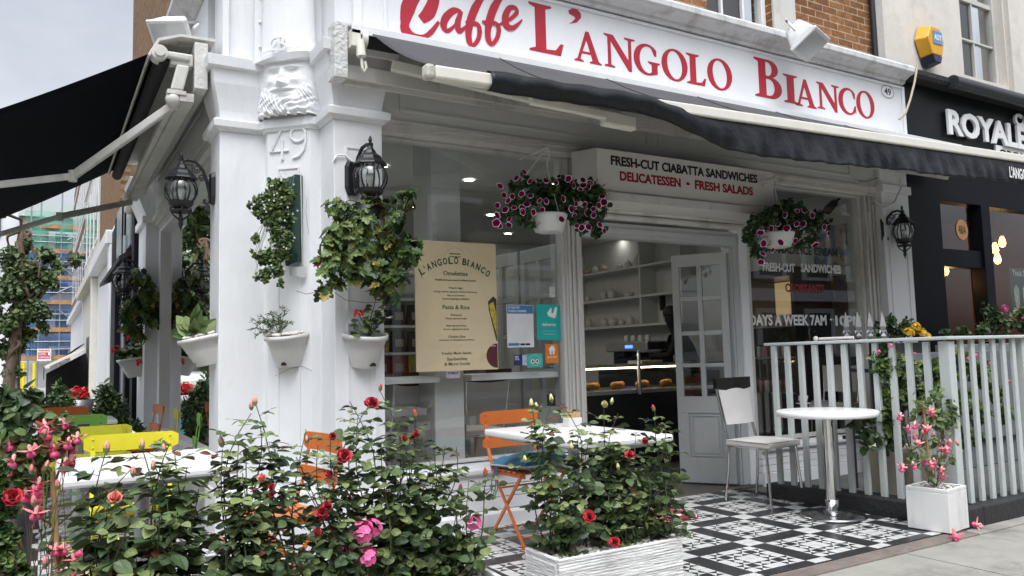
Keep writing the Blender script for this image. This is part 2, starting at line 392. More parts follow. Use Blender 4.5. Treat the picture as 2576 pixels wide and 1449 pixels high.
# pavement with staggered slab joints
def slabs():
    mb = MB(); yy = 2.897; row = 0
    while yy > -4.5:
        h = (.62, .74, .62)[row % 3]; x = -9 + (.47 * row) % 1.05
        while x < 18:
            wd = rnd.choice((.9, .9, 1.05)); z = -.012 + rnd.uniform(-.0025, .0025); t1 = rnd.uniform(-.002, .002)
            mb.hexa([(x + .004, yy - h + .004, -.06), (x + wd - .004, yy - h + .004, -.06), (x + wd - .004, yy - .004, -.06), (x + .004, yy - .004, -.06)],
                    [(x + .004, yy - h + .004, z), (x + wd - .004, yy - h + .004, z + t1), (x + wd - .004, yy - .004, z + t1), (x + .004, yy - .004, z)], rnd.choice((0, 0, 1, 2)))
            x += wd
        yy -= h; row += 1
    # strip in front of the neighbour's kerb and left side street pavement
    for x in np.arange(5.15, 16, .9): mb.box(x, x + .892, 2.905, 3.03, -.06, -.013, int(x * 7) % 3)
    y = 2.9
    while y < 48:
        for x0, x1 in ((-2.0, -1.26), (-2.75, -2.01), (-3.4, -2.76)): mb.box(x0, x1 - .008, y, y + .892, -.06, -.012, rnd.randrange(3))
        y += .9
    y = 9.62
    while y < 48:
        for x0, x1 in ((-1.25, -.5), (-.49, .25), (.26, 1.0)): mb.box(x0, x1 - .008, y, y + .892, -.06, -.012, rnd.randrange(3))
        y += .9
    return mb
SLAB = dict(var=.14, vs=3, bump=.25, bs=60)
PV = [mat('concrete slab', (.30, .29, .255), .85, stain=((.13, .12, .105), .75, 2.2, .52), **SLAB), mat('greenish concrete slab', (.31, .315, .27), .85, stain=((.15, .15, .12), .7, 1.8, .50), **SLAB), mat('pale concrete slab', (.36, .345, .31), .85, stain=((.17, .155, .135), .7, 2.4, .55), **SLAB)]
struct('pavement', slabs(), PV)
mb = MB(); mb.quad((-600, -600, -.16), (600, -600, -.16), (600, 900, -.16), (-600, 900, -.16))
struct('road', mb, mat('asphalt', (.055, .055, .057), .85, var=.2, vs=2, bump=.3, bs=120))
mb = MB(); mb.box(-3.56, -3.42, -4, 48, -.16, -.008); mb.box(-14, -9.3, -30, 48, -.16, -.01); mb.box(-9, 40, -10.5, -9.5, -.16, -.01); mb.box(-9, 40, -14, -10.51, -.16, -.012)
struct('kerb', mb, CONC)
mb = MB(); mb.box(-9, 1.0, 47, 70, -.2, -.1)
struct('far_pavement', mb, mat('pale far paving', (.36, .34, .30), .85))

# ---------------------------------------------------------------- the corner cafe
cafe = thing('cafe_building', 'white corner cafe building with red lettered fascia and brown brick upper floor', 'cafe', (1.01, 4.93, 0))
PIER = [(1.17, 5.87), (1.01, 5.87), (1.01, 5.53), (1.31, 5.53), (1.31, 5.45), (1.54, 5.22), (1.611, 5.22), (1.611, 4.93), (1.947, 4.93), (1.947, 5.17)]
def off_poly(o):
    n = len(PIER); out = []
    for i, p in enumerate(PIER):
        oo = o
        ds = []
        for a, b in ((i - 1, i), (i, i + 1)):
            if 0 <= a and b < n:
                dx, dy = PIER[b][0] - PIER[a][0], PIER[b][1] - PIER[a][1]; l = math.hypot(dx, dy); ds.append((dy / l, -dx / l))
        if len(ds) == 1: nx, ny = ds[0]; k = 1
        else:
            nx, ny = ds[0][0] + ds[1][0], ds[0][1] + ds[1][1]; l = math.hypot(nx, ny); nx, ny = nx / l, ny / l; k = 1 / max(.4, nx * ds[0][0] + ny * ds[0][1])
        if i in (4, 5): oo = min(o, .03)
        if i in (0, 9): nx, ny = (0, 1) if i == 0 else (1, 0); 
        out.append((p[0] + nx * oo * k, p[1] + ny * oo * k))
    return out + [(1.9, 5.6), (1.6, 5.9)]
def loft(levels):
    mb = MB(); rings = [[(x, y, z) for x, y in off_poly(o)] for z, o in levels]; n = len(rings[0])
    mb.add([p for r in rings for p in r], [(i * n + j, i * n + (j + 1) % n, (i + 1) * n + (j + 1) % n, (i + 1) * n + j) for i in range(len(rings) - 1) for j in range(n)])
    mb.add(rings[0], [tuple(range(n))[::-1]]); mb.add(rings[-1], [tuple(range(n))]); return mb
part('corner_pier', loft([(-.05, .02), (.34, .02), (.36, 0), (2.775, 0)]), WHITE2, cafe, bevel=.006)
part('pier_moulding', loft([(2.776, .012), (2.79, .018), (2.80, .045), (2.845, .05), (2.86, .028), (2.862, .01)]), WHITE2, cafe, bevel=.004)
part('capital', loft([(2.863, 0), (2.92, .006), (3.0, .022), (3.10, .048), (3.20, .058), (3.205, .09), (3.275, .10), (3.28, .0)]), WHITE2, cafe, bevel=.004)
part('upper_pier', loft([(3.281, -.02), (3.93, -.02)]), WHITE2, cafe, bevel=.004)
# raised fillets of the pier panels
def fillet_frame(o, ux, w_, z0, z1, nrm, t=.012, pr=.007):
    mb = MB(); ux = Vector(ux); nn = Vector(nrm); o = Vector(o)
    def b(u0, u1, a0, a1):
        q = [o + ux * u0, o + ux * u1, o + ux * u1 + nn * pr, o + ux * u0 + nn * pr]
        mb.hexa([(p.x, p.y, a0) for p in q], [(p.x, p.y, a1) for p in q])
    b(0, t, z0, z1); b(w_ - t, w_, z0, z1); b(t, w_ - t, z0, z0 + t); b(t, w_ - t, z1 - t, z1); return mb
tq = Vector((.7071, -.7071, 0)); nq = Vector((-.7071, -.7071, 0)); cq = Vector((1.425, 5.335, 0))
part('panel_fillet', fillet_frame((1.69, 4.93, 0), XA, .20, 1.52, 2.60, (0, -1, 0)), WHITE2, cafe)
part('panel_fillet', fillet_frame((1.69, 4.93, 0), XA, .20, .45, 1.44, (0, -1, 0)), WHITE2, cafe)
part('panel_fillet', fillet_frame(cq - tq * .085, tq, .17, 1.3, 2.52, nq), WHITE2, cafe)
part('panel_fillet', fillet_frame(cq - tq * .085, tq, .17, .4, 1.2, nq), WHITE2, cafe)
# bearded face under a hat, sculpted on the corner
def face(u, v):
    U = (u - .5) * 2; V = v                      # U -1..1 across, V 0 beard tip .. 1 brim
    h = .0
    x = U * .205
    headw = .140 + .075 * max(0, .55 - V)
    e = 1 - (x / (headw + .02)) ** 2
    h += .085 * math.sqrt(max(0, e)) if e > 0 else 0
    def g(cx, cy, sx, sy): return math.exp(-((x - cx) / sx) ** 2 - ((V - cy) / sy) ** 2)
    h += .042 * g(0, .56, .020, .055) + .022 * g(0, .70, .014, .13) + .014 * (g(.024, .545, .012, .03) + g(-.024, .545, .012, .03))
    h -= .022 * (g(.052, .78, .026, .045) + g(-.052, .78, .026, .045)); h += .012 * (g(.052, .775, .016, .022) + g(-.052, .775, .016, .022))
    h += .012 * (g(.055, .86, .04, .03) + g(-.055, .86, .04, .03)) + .012 * (g(.07, .62, .03, .07) + g(-.07, .62, .03, .07))
    h += .016 * (g(.035, .46, .035, .022) + g(-.035, .46, .035, .022)) - .014 * g(0, .415, .035, .012) + .014 * g(0, .385, .03, .016)
    # beard and hair strands
    bd = max(0, min(1, (.44 - V + .55 * max(0, abs(x) - .07) * 5) * 5)) if V < .46 or abs(x) > .085 else 0
    if bd > 0 and not (V > .36 and V < .44 and abs(x) < .03):
        st = math.sin(x * 190 + 9 * math.sin(V * 9 + x * 22) + V * 6) * .5 + .5
        st2 = math.sin(x * 97 - 5 * math.sin(V * 13 + 3)) * .5 + .5
        h += bd * (.012 * st + .008 * st2 - .004)
    edge = max(0, abs(U) - .80) / .2
    h -= edge * .10
    low = max(0, .08 - V) / .08
    h -= low * .03 * (.5 + .5 * math.sin(x * 120))
    p = cq + tq * x * 1.28 + nq * (h * 1.25 - .02); return (p.x, p.y, 2.866 + V * .385)
mb = MB(); mb.grid(face, 96, 84)
part('face_relief', mb, WHITE2, cafe)
mb = MB()
def brimp(a, r): return cq + tq * (r * 1.22 * math.cos(a)) + nq * (r * .62 * math.sin(a))
N = 28; angs = [math.pi * i / N for i in range(N + 1)]
top = [brimp(a, .215) for a in angs]; bot = [brimp(a, .19) for a in angs]
zt = lambda i: 3.268 + .02 * math.sin(angs[i] * 2) 
vs = [(p.x, p.y, 3.238 + .01 * math.sin(angs[i] * 3)) for i, p in enumerate(bot)] + [(p.x, p.y, zt(i)) for i, p in enumerate(top)]
mb.add(vs, [(i, i + 1, N + 2 + i, N + 1 + i) for i in range(N)] + [tuple(range(N + 1))[::-1], tuple(range(N + 1, 2 * N + 2))], 0)
part('hat_brim', mb, WHITE2, cafe, bevel=.006)
mb = MB()
def crown(u, v):
    a = math.pi * u; r = (.185 - .02 * v) ; p = cq + tq * (r * 1.12 * math.cos(a)) + nq * (r * .55 * math.sin(a) - .01)
    band = .006 * (math.sin(v * 260) * .5 + .5) if v < .13 else 0
    p += nq * band; return (p.x, p.y, 3.27 + v * .66)
mb.grid(crown, 30, 60)
part('hat_crown', mb, WHITE2, cafe)
o = cq + nq * .105 - tq * .04 + Vector((0, 0, 3.30))
mb = text_mb('CB', o - tq * .035, tq, ZA, .125, .10, bold=.0, t=.02, spacing=.62)
part('monogram', mb, WHITE2, cafe)
# house number 49 in raised plaster
mb = MB()
def n49(pts, r=.011):
    mb.tube([cq + tq * a + nq * .004 + Vector((0, 0, b)) for a, b in pts], r, 6)
def n49(pts, r=.011, _f=n49): _f([(a, 2.575 + (b - 2.42) * .76) for a, b in pts], r)
n49([(-.045, 2.715), (-.135, 2.50), (.005, 2.50)]); n49([(-.045, 2.605), (-.045, 2.42)], .012)
n49([(.075 + .056 * math.cos(t), 2.64 + .066 * math.sin(t)) for t in np.linspace(0, 2 * math.pi, 25)])
n49([(.131 + .004 * 0, 2.64), (.133, 2.58), (.12, 2.50), (.085, 2.44), (.035, 2.425)])
part('house_number', mb, WHITE2, cafe)

# front: sign board, frieze, cornice
SY = 4.90
mb = MB(); mb.box(1.74, 7.86, SY, 5.12, 3.30, 3.945)
part('sign_board', mb, SIGNW, cafe)
mb = MB()
for a, b, c, d in ((1.74, 1.80, 3.30, 3.945), (7.81, 7.86, 3.30, 3.945), (1.80, 7.81, 3.918, 3.945), (1.80, 7.81, 3.30, 3.345), (1.955, 1.98, 3.345, 3.918)):
    mb.box(a, b, SY - .014, SY - .001, c, d)
part('sign_frame', mb, SIGNW, cafe, bevel=.006)
mb = MB(); mb.ext([(5.14, 3.96), (4.89, 3.96), (4.86, 3.975), (4.855, 4.0), (4.80, 4.03), (4.755, 4.04), (4.74, 4.055), (4.74, 4.10), (4.76, 4.125), (5.14, 4.26)], 1.55, 7.84)
part('cornice', mb, paint('weathered white cornice', (.62, .62, .62), .42, .65), cafe, bevel=.003)
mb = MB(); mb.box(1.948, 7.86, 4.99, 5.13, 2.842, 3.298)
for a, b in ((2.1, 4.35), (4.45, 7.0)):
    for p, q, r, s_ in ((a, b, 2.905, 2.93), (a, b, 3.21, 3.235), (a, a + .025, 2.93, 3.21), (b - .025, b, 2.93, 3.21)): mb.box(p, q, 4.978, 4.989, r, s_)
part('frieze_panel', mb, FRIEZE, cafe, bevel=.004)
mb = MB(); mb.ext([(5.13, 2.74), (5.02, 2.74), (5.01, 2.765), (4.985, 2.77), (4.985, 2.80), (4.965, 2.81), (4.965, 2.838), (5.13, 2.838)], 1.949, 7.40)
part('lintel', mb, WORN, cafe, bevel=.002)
# window 1 with frame, glass, sill, plinth
def window(x0, x1, z0, z1, gy, fy, fw=.05, name='shop_window'):
    mb = MB()
    for a, b, c, d in ((x0, x0 + fw, z0, z1), (x1 - fw, x1, z0, z1), (x0 + fw, x1 - fw, z1 - .02, z1), (x0 + fw, x1 - fw, z0, z0 + fw * .7)): mb.box(a, b, fy, gy + .03, c, d)
    f = part(name, mb, WORN, cafe, bevel=.005)
    g = MB(); g.quad((x0 + fw * .5, gy, z0 + .01), (x1 - fw * .5, gy, z0 + .01), (x1 - fw * .5, gy, z1 - .01), (x0 + fw * .5, gy, z1 - .01))
    part('glass_pane', g, GLASS, f); return f
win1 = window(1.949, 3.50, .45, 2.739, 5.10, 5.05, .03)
mb = MB(); mb.ext([(5.14, .36), (4.965, .36), (4.955, .375), (4.955, .40), (4.985, .405), (4.99, .43), (5.14, .449)], 1.949, 3.5); part('window_sill', mb, WHITE, cafe, bevel=.003)
mb = MB()
for i, (a, b) in enumerate(((.11, .19), (.195, .275), (.28, .358))): mb.box(1.949, 3.52, 4.985 + .002 * (i % 2), 5.14, a, b)
mb.ext([(5.14, -.05), (4.962, -.05), (4.962, .085), (4.975, .105), (5.14, .105)], 1.949, 3.52)
part('plinth', mb, WHITE, cafe, bevel=.003)
# post between window and door, fluted
mb = MB(); mb.box(3.501, 3.66, 5.04, 5.16, 0, 2.735)
for x in (3.52, 3.555, 3.60): mb.box(x, x + .022, 5.022, 5.039, 0, 2.735)
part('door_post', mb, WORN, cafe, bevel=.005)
# door opening, head, right jamb, roller slats and shutter box
mb = MB(); mb.box(3.66, 5.349, 5.03, 5.15, 2.13, 2.25); mb.box(3.66, 5.349, 5.015, 5.029, 2.17, 2.21); part('door_head', mb, DOORG, cafe, bevel=.005)
mb = MB(); mb.box(5.35, 5.42, 5.06, 5.20, 0, 2.25); mb.box(5.328, 5.349, 5.07, 5.18, 0, 2.13); part('door_jamb', mb, DOORG, cafe, bevel=.005)
mb = MB(); mb.box(5.421, 5.515, 5.04, 5.16, 0, 2.739); part('door_post', mb, WHITE, cafe, bevel=.005)
mb = MB()
for i in range(4):
    z = 2.262 + i * .052; mb.ext([(4.99, z), (4.962, z + .006), (4.955, z + .025), (4.962, z + .044), (4.99, z + .05)], 3.665, 5.42)
part('roller_shutter', mb, WORN, cafe, bevel=.002)
mb = MB(); mb.ext([(4.985, 2.345), (4.64, 2.345), (4.632, 2.40), (4.65, 2.42), (4.65, 2.735), (4.985, 2.78)], 3.545, 5.46)
box = part('shutter_box', mb, paint('cream shutter box', (.68, .66, .62), .10, .5), cafe, bevel=.004)
mb = MB(); mb.box(3.545, 5.46, 4.615, 4.631, 2.335, 2.40); part('shutter_lip', mb, WORN, box, bevel=.003)
p = oY(1537, 411, 4.648); q = oY(1905, 454, 4.648)
mb = text_mb('FRESH-CUT CIABATTA SANDWICHES', (p.x, 4.648, p.z - .012), XA, ZA, q.x - p.x, .075, bold=.032, t=.002)
part('lettering', mb, INK, box)
z_ = oY(1560, 443, 4.648).z - .035
for tx, xa, xb, dz, hh in (('DELICATESSEN', 1560, 1712, 0, .075), ('•', 1726, 1735, .025, .025), ('FRESH SALADS', 1748, 1893, 0, .075)):
    p = oY(xa, 460, 4.648); q = oY(xb, 460, 4.648); part('lettering', text_mb(tx, (p.x, 4.648, z_ + dz), XA, ZA, q.x - p.x, hh, bold=.032 if hh > .03 else 0, t=.002), DKRED, box)
# right hand window, plinth and pier
win2 = window(5.516, 7.22, .36, 2.739, 5.10, 5.05, .045)
mb = MB(); mb.ext([(5.14, .28), (4.965, .28), (4.955, .295), (4.955, .32), (5.0, .33), (5.14, .359)], 5.516, 7.22); part('window_sill', mb, WHITE, cafe, bevel=.003)
mb = MB()
for i, (a, b) in enumerate(((.1, .155), (.16, .215), (.22, .278))): mb.box(5.516, 7.4, 4.985 + .002 * (i % 2), 5.14, a, b)
mb.box(5.516, 7.4, 4.97, 5.14, -.05, .095)
part('plinth', mb, WHITE, cafe, bevel=.003)
mb = MB(); mb.box(7.221, 7.40, 5.03, 5.16, .28, 2.739)
for x in (7.225, 7.29, 7.36): mb.box(x, x + .03, 5.01, 5.029, .28, 2.739)
part('window_surround', mb, WORN, cafe, bevel=.006)
mb = MB(); mb.box(7.401, 7.86, 4.93, 5.16, -.05, 2.775); mb.box(7.385, 7.875, 4.90, 5.16, 2.776, 2.86); mb.box(7.401, 7.86, 4.935, 5.16, 2.861, 3.30)
for a, b in ((7.47, 7.485), (7.77, 7.785)): mb.box(a, b, 4.922, 4.929, .5, 2.6)
part('front_pilaster', mb, WHITE, cafe, bevel=.005)
# writing on the glass of the right hand window
def glass_line(txt, a, b, m, dz0, dz1):
    p = oY(*a, 5.096); q = oY(*b, 5.096); z0 = p.z; h = dz1
    mb = text_mb(txt, (p.x, 5.096, z0), XA, Vector((0, 0, 1)), q.x - p.x, h, bold=.035, t=.0015)
    part('window_lettering', mb, m, win2)
glass_line('HOME-MADE ICE CREAM', (1893, 633), (2107, 640), INK, 0, .085)
glass_line('FRESH-CUT', (1919, 682), (2000, 682), WINK, 0, .085); glass_line('SANDWICHES', (2015, 684.5), (2116, 690), WINK, 0, .085)
glass_line('CROISSANTS', (1976, 735), (2073, 737), DKRED, 0, .085)
glass_line('7 DAYS A WEEK 7AM', (1866, 820), (2080, 820), WINK, 0, .105); glass_line('-', (2088, 806), (2094, 806), WINK, 0, .016); glass_line('10PM', (2102, 820), (2168, 820), WINK, 0, .105)
# upper floor brick front with one sash window, downpipe
BRF = brick_mat('yellow brown stock brick', (.30, .135, .045), (.19, .078, .026), (.42, .36, .26), .232, .078, 'XZ')
BRS = brick_mat('side stock brick', (.27, .15, .06), (.20, .10, .04), (.30, .25, .17), .232, .078, 'YZ')
mb = MB(); YB = 5.14
mb.box(1.3, 5.26, YB, YB + .25, 4.0, 8.5); mb.box(6.14, 7.72, YB, YB + .25, 4.0, 8.5); mb.box(5.26, 6.14, YB, YB + .25, 4.0, 4.30); mb.box(5.26, 6.14, YB, YB + .25, 6.1, 8.5)
part('brick_wall', mb, BRF, cafe)
mb = MB(); mb.box(1.28, 1.299, YB + .002, 15.2, 4.0, 8.5); part('side_brick_wall', mb, BRS, cafe)
def sash(x0, x1, z0, z1, y, nx, nz, bm, parent, frame=.06, glass=None):
    mb = MB()
    for a, b, c, d in ((x0, x0 + frame, z0, z1), (x1 - frame, x1, z0, z1), (x0 + frame, x1 - frame, z0, z0 + frame), (x0 + frame, x1 - frame, z1 - frame, z1)): mb.box(a, b, y, y + .09, c, d)
    for i in range(1, nx): xx = x0 + (x1 - x0) * i / nx; mb.box(xx - .013, xx + .013, y + .02, y + .06, z0 + frame, z1 - frame)
    for i in range(1, nz):
        zz = z0 + (z1 - z0) * i / nz; t = .03 if i * 2 == nz else .013; mb.box(x0 + frame, x1 - frame, y + .015, y + .065, zz - t, zz + t)
    f = part('sash_window', mb, bm, parent, bevel=.004)
    g = MB(); g.quad((x0 + frame * .6, y + .05, z0 + frame * .6), (x1 - frame * .6, y + .05, z0 + frame * .6), (x1 - frame * .6, y + .05, z1 - frame * .6), (x0 + frame * .6, y + .05, z1 - frame * .6)); part('glass_pane', g, GLASS, f)
    g = MB(); g.box(x0 + .02, x1 - .02, y + .28, y + .3, z0, z1); part('dark_backing', g, mat('dark room behind', (.05, .04, .035), .9), f)  # dark sheet behind the glass, its colour standing in for the unlit room
    return f
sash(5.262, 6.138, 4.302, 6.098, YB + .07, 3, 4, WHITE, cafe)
mb = MB(); mb.box(6.14, 6.46, YB - .035, YB - .002, 4.22, 6.2); part('window_architrave', mb, WORN, cafe, bevel=.006)
mb = MB(); mb.tube([(7.70, YB - .05, 4.19), (7.70, YB - .05, 8.4)], .032, 10); part('downpipe', mb, BLACK, cafe)
# roof so no light leaks in, and back walls
mb = MB(); mb.box(1.3, 7.72, 5.2, 15, 8.5, 8.6); part('roof', mb, mat('slate', (.05, .05, .055), .7), cafe)

# side street front of the cafe: frieze, window, far pilaster, fascia, cornice
XL = 1.01
mb = MB(); mb.box(1.06, 1.30, 5.871, 9.6, 2.842, 3.298)
for p, q, r, s_ in ((6.1, 9.4, 2.905, 2.93), (6.1, 9.4, 3.21, 3.235)): mb.box(1.048, 1.059, p, q, r, s_)
part('frieze_panel', mb, FRIEZE, cafe, bevel=.004)
mb = MB(); mb.ext([(1.30, 2.70), (1.10, 2.70), (1.09, 2.735), (1.06, 2.74), (1.06, 2.78), (1.03, 2.79), (1.03, 2.838), (1.30, 2.838)], 5.871, 9.6, 'Y'); part('lintel', mb, WORN, cafe, bevel=.002)
mb = MB()
for a, b, c, d in ((5.872, 5.95, .45, 2.699), (9.42, 9.60, .45, 2.699), (5.95, 9.42, 2.66, 2.699), (5.95, 9.42, .45, .50)): mb.box(1.10, 1.20, a, b, c, d)
win3 = part('shop_window', mb, WHITE, cafe, bevel=.005)
g = MB(); g.quad((1.16, 9.45, .47), (1.16, 5.93, .47), (1.16, 5.93, 2.68), (1.16, 9.45, 2.68)); part('glass_pane', g, glass_mat('side window glass', (.8, .84, .83), 2.4), win3)
mb = MB(); mb.box(1.03, 1.3, 5.871, 9.6, .36, .449); mb.box(1.07, 1.3, 5.871, 9.6, -.05, .359); part('plinth', mb, WHITE, cafe, bevel=.004)
mb = MB(); mb.box(.97, 1.3, 9.601, 10.35, -.05, 2.775); mb.box(.93, 1.3, 9.57, 10.39, 2.776, 2.86)
mb.hexa([(.97, 9.601, 2.861), (1.3, 9.601, 2.861), (1.3, 10.35, 2.861), (.97, 10.35, 2.861)], [(.80, 9.601, 3.30), (1.3, 9.601, 3.30), (1.3, 10.35, 3.30), (.80, 10.35, 3.30)])
part('side_pilaster', mb, WHITE, cafe, bevel=.006)
mb = MB(); mb.box(1.0, 1.3, 5.98, 10.4, 3.30, 3.945); side_sign = part('side_sign_board', mb, SIGNW, cafe, bevel=.004)
mb = MB(); mb.ext([(1.3, 3.96), (.98, 3.96), (.95, 3.975), (.945, 4.0), (.89, 4.03), (.845, 4.04), (.83, 4.055), (.83, 4.10), (.85, 4.125), (1.3, 4.26)], 5.5, 10.4, 'Y')
part('cornice', mb, MATS['weathered white cornice'], cafe, bevel=.003)
mb = text_mb('Caffe', (.997, 9.6, 3.42), (0, -1, 0), ZA, 3.4, .45, t=.002)
part('lettering', mb, REDP, side_sign)
# metal strips at the corner upper level
mb = MB(); mb.box(1.02, 1.06, 5.50, 5.512, 3.285, 4.4); mb.box(1.235, 1.30, 5.50, 5.515, 3.285, 4.4)
for z in (3.40, 3.58, 3.76): mb.ball((1.268, 5.497, z), .012, 6)
part('corner_strip', mb, WHITE, cafe)

# ---------------------------------------------------------------- painted serif lettering on the fascia
def ell(cx, cz, rx, rz, a0=0, a1=360, n=22, tilt=0):
    out = []
    for i in range(n + 1):
        a = R_(a0 + (a1 - a0) * i / n); x = rx * math.cos(a); z = rz * math.sin(a); out.append((cx + x + tilt * z, cz + z))
    return out
GL = {
 'I': [[(0, 0), (.42, 0), (.42, .04), (.315, .09), (.315, .91), (.42, .96), (.42, 1), (0, 1), (0, .96), (.105, .91), (.105, .09), (0, .04)]],
 'L': [[(0, 0), (.62, 0), (.68, .25), (.62, .25), (.52, .10), (.33, .08), (.33, .91), (.45, .96), (.45, 1), (0, 1), (0, .96), (.12, .91), (.12, .09), (0, .04)]],
 'N': [[(0, 1), (.26, 1), (.70, .30), (.70, .92), (.59, .96), (.59, 1), (.90, 1), (.90, .96), (.79, .92), (.79, -.03), (.70, -.03), (.19, .80), (.19, .08), (.30, .04), (.30, 0), (0, 0), (0, .04), (.10, .08), (.10, .92), (0, .96)]],
 'A': [[(.40, 1.02), (.51, 1.02), (.83, .09), (.93, .04), (.93, 0), (.52, 0), (.52, .04), (.615, .09), (.565, .28), (.26, .28), (.20, .09), (.31, .04), (.31, 0), (0, 0), (0, .04), (.105, .09)], [(.285, .35), (.54, .35), (.42, .74)]],
 'O': [ell(.45, .5, .45, .53)[:-1], ell(.45, .5, .255, .46, tilt=-.07)[:-1]],
 'C': [ell(.47, .5, .47, .53, 42, 318) + [(.83, .05), (.84, .36), (.78, .36)] + ell(.52, .5, .31, .45, 310, 50)[1:-1] + [(.76, .64), (.82, .64)]],
 'G': [ell(.47, .5, .47, .53, 42, 290) + [(.84, .06), (.84, .36), (.93, .41), (.93, .45), (.50, .45), (.50, .41), (.63, .36), (.63, .11)] + ell(.50, .5, .29, .45, 295, 50)[1:-1] + [(.74, .66), (.81, .66)]],
 'B': [[(0, 0), (.46, 0)] + ell(.46, .28, .33, .28, -80, 80, 12) + ell(.43, .77, .27, .23, -70, 80, 12) + [(.43, 1), (0, 1), (0, .96), (.12, .91), (.12, .09), (0, .04)],
       [(.33, .07)] + ell(.42, .285, .155, .215, -90, 90, 10) + [(.33, .50)], [(.33, .58)] + ell(.39, .76, .125, .18, -90, 90, 10) + [(.33, .94)]],
 "'": [[(.02, 0), (.30, .18), (.46, .52), (.46, .80), (.34, .98), (.16, .98), (.02, .82), (.04, .62), (.22, .52), (.26, .42), (.14, .16)]],
}
def fill_mb(cons, o, ux, uz, sx, sz, t=.003, mb=None):
    cu = bpy.data.curves.new('g', 'CURVE'); cu.dimensions = '2D'; cu.fill_mode = 'BOTH'; cu.extrude = .01
    for c in cons:
        sp = cu.splines.new('POLY'); sp.points.add(len(c) - 1); sp.use_cyclic_u = True
        for p, (x, z) in zip(sp.points, c): p.co = (x, z, 0, 1)
    ob = link(bpy.data.objects.new('g', cu)); dg = bpy.context.evaluated_depsgraph_get(); e = ob.evaluated_get(dg); me = e.to_mesh()
    vs = [v.co[:] for v in me.vertices]; fs = [tuple(p.vertices) for p in me.polygons]; e.to_mesh_clear(); bpy.data.objects.remove(ob); bpy.data.curves.remove(cu)
    mb = mb or MB(); ux = Vector(ux); uz = Vector(uz); nn = ux.cross(uz); o = Vector(o)
    mb.add([o + ux * (v[0] * sx) + uz * (v[1] * sz) + nn * (t if v[2] > 0 else t * .1) for v in vs], fs); return mb
sign = [o_ for o_ in cafe.children if o_.name.startswith('sign_board')][0]
def sign_glyph(ch, xl, xr, yb, yt):     # extents measured in the photo, set on the sign's own plane
    xm, ym = (xl + xr) / 2, (yb + yt) / 2
    a = oY(xl, ym, SY); b = oY(xr, ym, SY); z0 = oY(xm, yb, SY).z; z1 = oY(xm, yt, SY).z
    wd = max(p[0] for p in GL[ch][0])
    part('letter', fill_mb(GL[ch], (a.x, SY, z0), XA, ZA, (b.x - a.x) / wd, z1 - z0), REDP, sign)
for a in (('L', 1331, 1416, 134, 14), ("'", 1429, 1461, 63, 22), ('A', 1444, 1512, 158, 82), ('N', 1520, 1597, 173, 92), ('G', 1594, 1659, 187, 113), ('O', 1664, 1729, 202, 126),
          ('L', 1727, 1775, 213, 138), ('O', 1779, 1841, 225, 150), ('B', 1898, 1965, 247, 151), ('I', 1971, 2006, 259, 189), ('A', 2000, 2052, 269, 202), ('N', 2055, 2111, 277, 212), ('C', 2109, 2152, 286, 223), ('O', 2154, 2199, 296, 231)):
    sign_glyph(*a)
kk = [0]
def brush(pts, mb):
    kk[0] += 1
    P = [(oY(858.7 + x / 3, y / 3, SY), wv) for x, y, wv in pts]
    # smooth with Catmull-Rom
    Q = []
    for i in range(len(P) - 1):
        p0, p1, p2, p3 = P[max(i - 1, 0)], P[i], P[i + 1], P[min(i + 2, len(P) - 1)]
        for k in range(5):
            t = k / 5
            f = lambda a, b, c, d: .5 * (2 * b + (c - a) * t + (2 * a - 5 * b + 4 * c - d) * t * t + (3 * b - a - 3 * c + d) * t ** 3)
            Q.append((f(p0[0].x, p1[0].x, p2[0].x, p3[0].x), f(p0[0].z, p1[0].z, p2[0].z, p3[0].z), p1[1] + (p2[1] - p1[1]) * t))
    Q.append((P[-1][0].x, P[-1][0].z, P[-1][1]))
    y = SY - .0012 - .0007 * kk[0]; sc = 1.22e-3
    vs = []
    for i, (x, z, wv) in enumerate(Q):
        a = Q[max(i - 1, 0)]; b = Q[min(i + 1, len(Q) - 1)]; dx, dz = b[0] - a[0], b[1] - a[1]; l = math.hypot(dx, dz) or 1
        nx, nz = -dz / l * wv * sc, dx / l * wv * sc; vs += [(x + nx, y, z + nz), (x - nx, y, z - nz)]
    vs = [(a, b - .00002 * (k // 2), c) for k, (a, b, c) in enumerate(vs)]
    mb.add(vs, [(2 * i, 2 * i + 1, 2 * i + 3, 2 * i + 2) for i in range(len(Q) - 1)])
LET = []
mb = MB(); brush([(600, 150, 26), (660, 95, 40), (700, -10, 34), (690, -90, 26), (620, -100, 26), (545, -30, 42), (500, 70, 44), (478, 180, 26), (490, 235, 34), (545, 272, 18), (620, 280, 14), (680, 240, 16), (735, 165, 9)], mb); part('letter', mb, REDP, sign)
mb = MB(); brush([(905, 88, 8), (850, 80, 20), (790, 130, 24), (770, 195, 22), (800, 235, 14), (860, 185, 8), (905, 95, 10)], mb); brush([(905, 85, 12), (878, 170, 20), (885, 235, 18), (930, 210, 9), (975, 160, 6)], mb); part('letter', mb, REDP, sign)
mb = MB(); brush([(1105, -70, 8), (1060, -20, 18), (1010, 60, 26), (975, 150, 26), (958, 240, 22), (965, 315, 20), (992, 345, 12), (1030, 300, 14), (1042, 235, 16), (1025, 185, 14), (960, 175, 16), (935, 165, 8)], mb); part('letter', mb, REDP, sign)
mb = MB(); brush([(1245, -70, 8), (1200, -20, 18), (1150, 60, 26), (1118, 150, 26), (1103, 240, 20), (1110, 305, 20), (1135, 335, 12), (1172, 290, 14), (1186, 225, 16), (1165, 180, 14), (1100, 175, 16), (1060, 165, 8)], mb); part('letter', mb, REDP, sign)
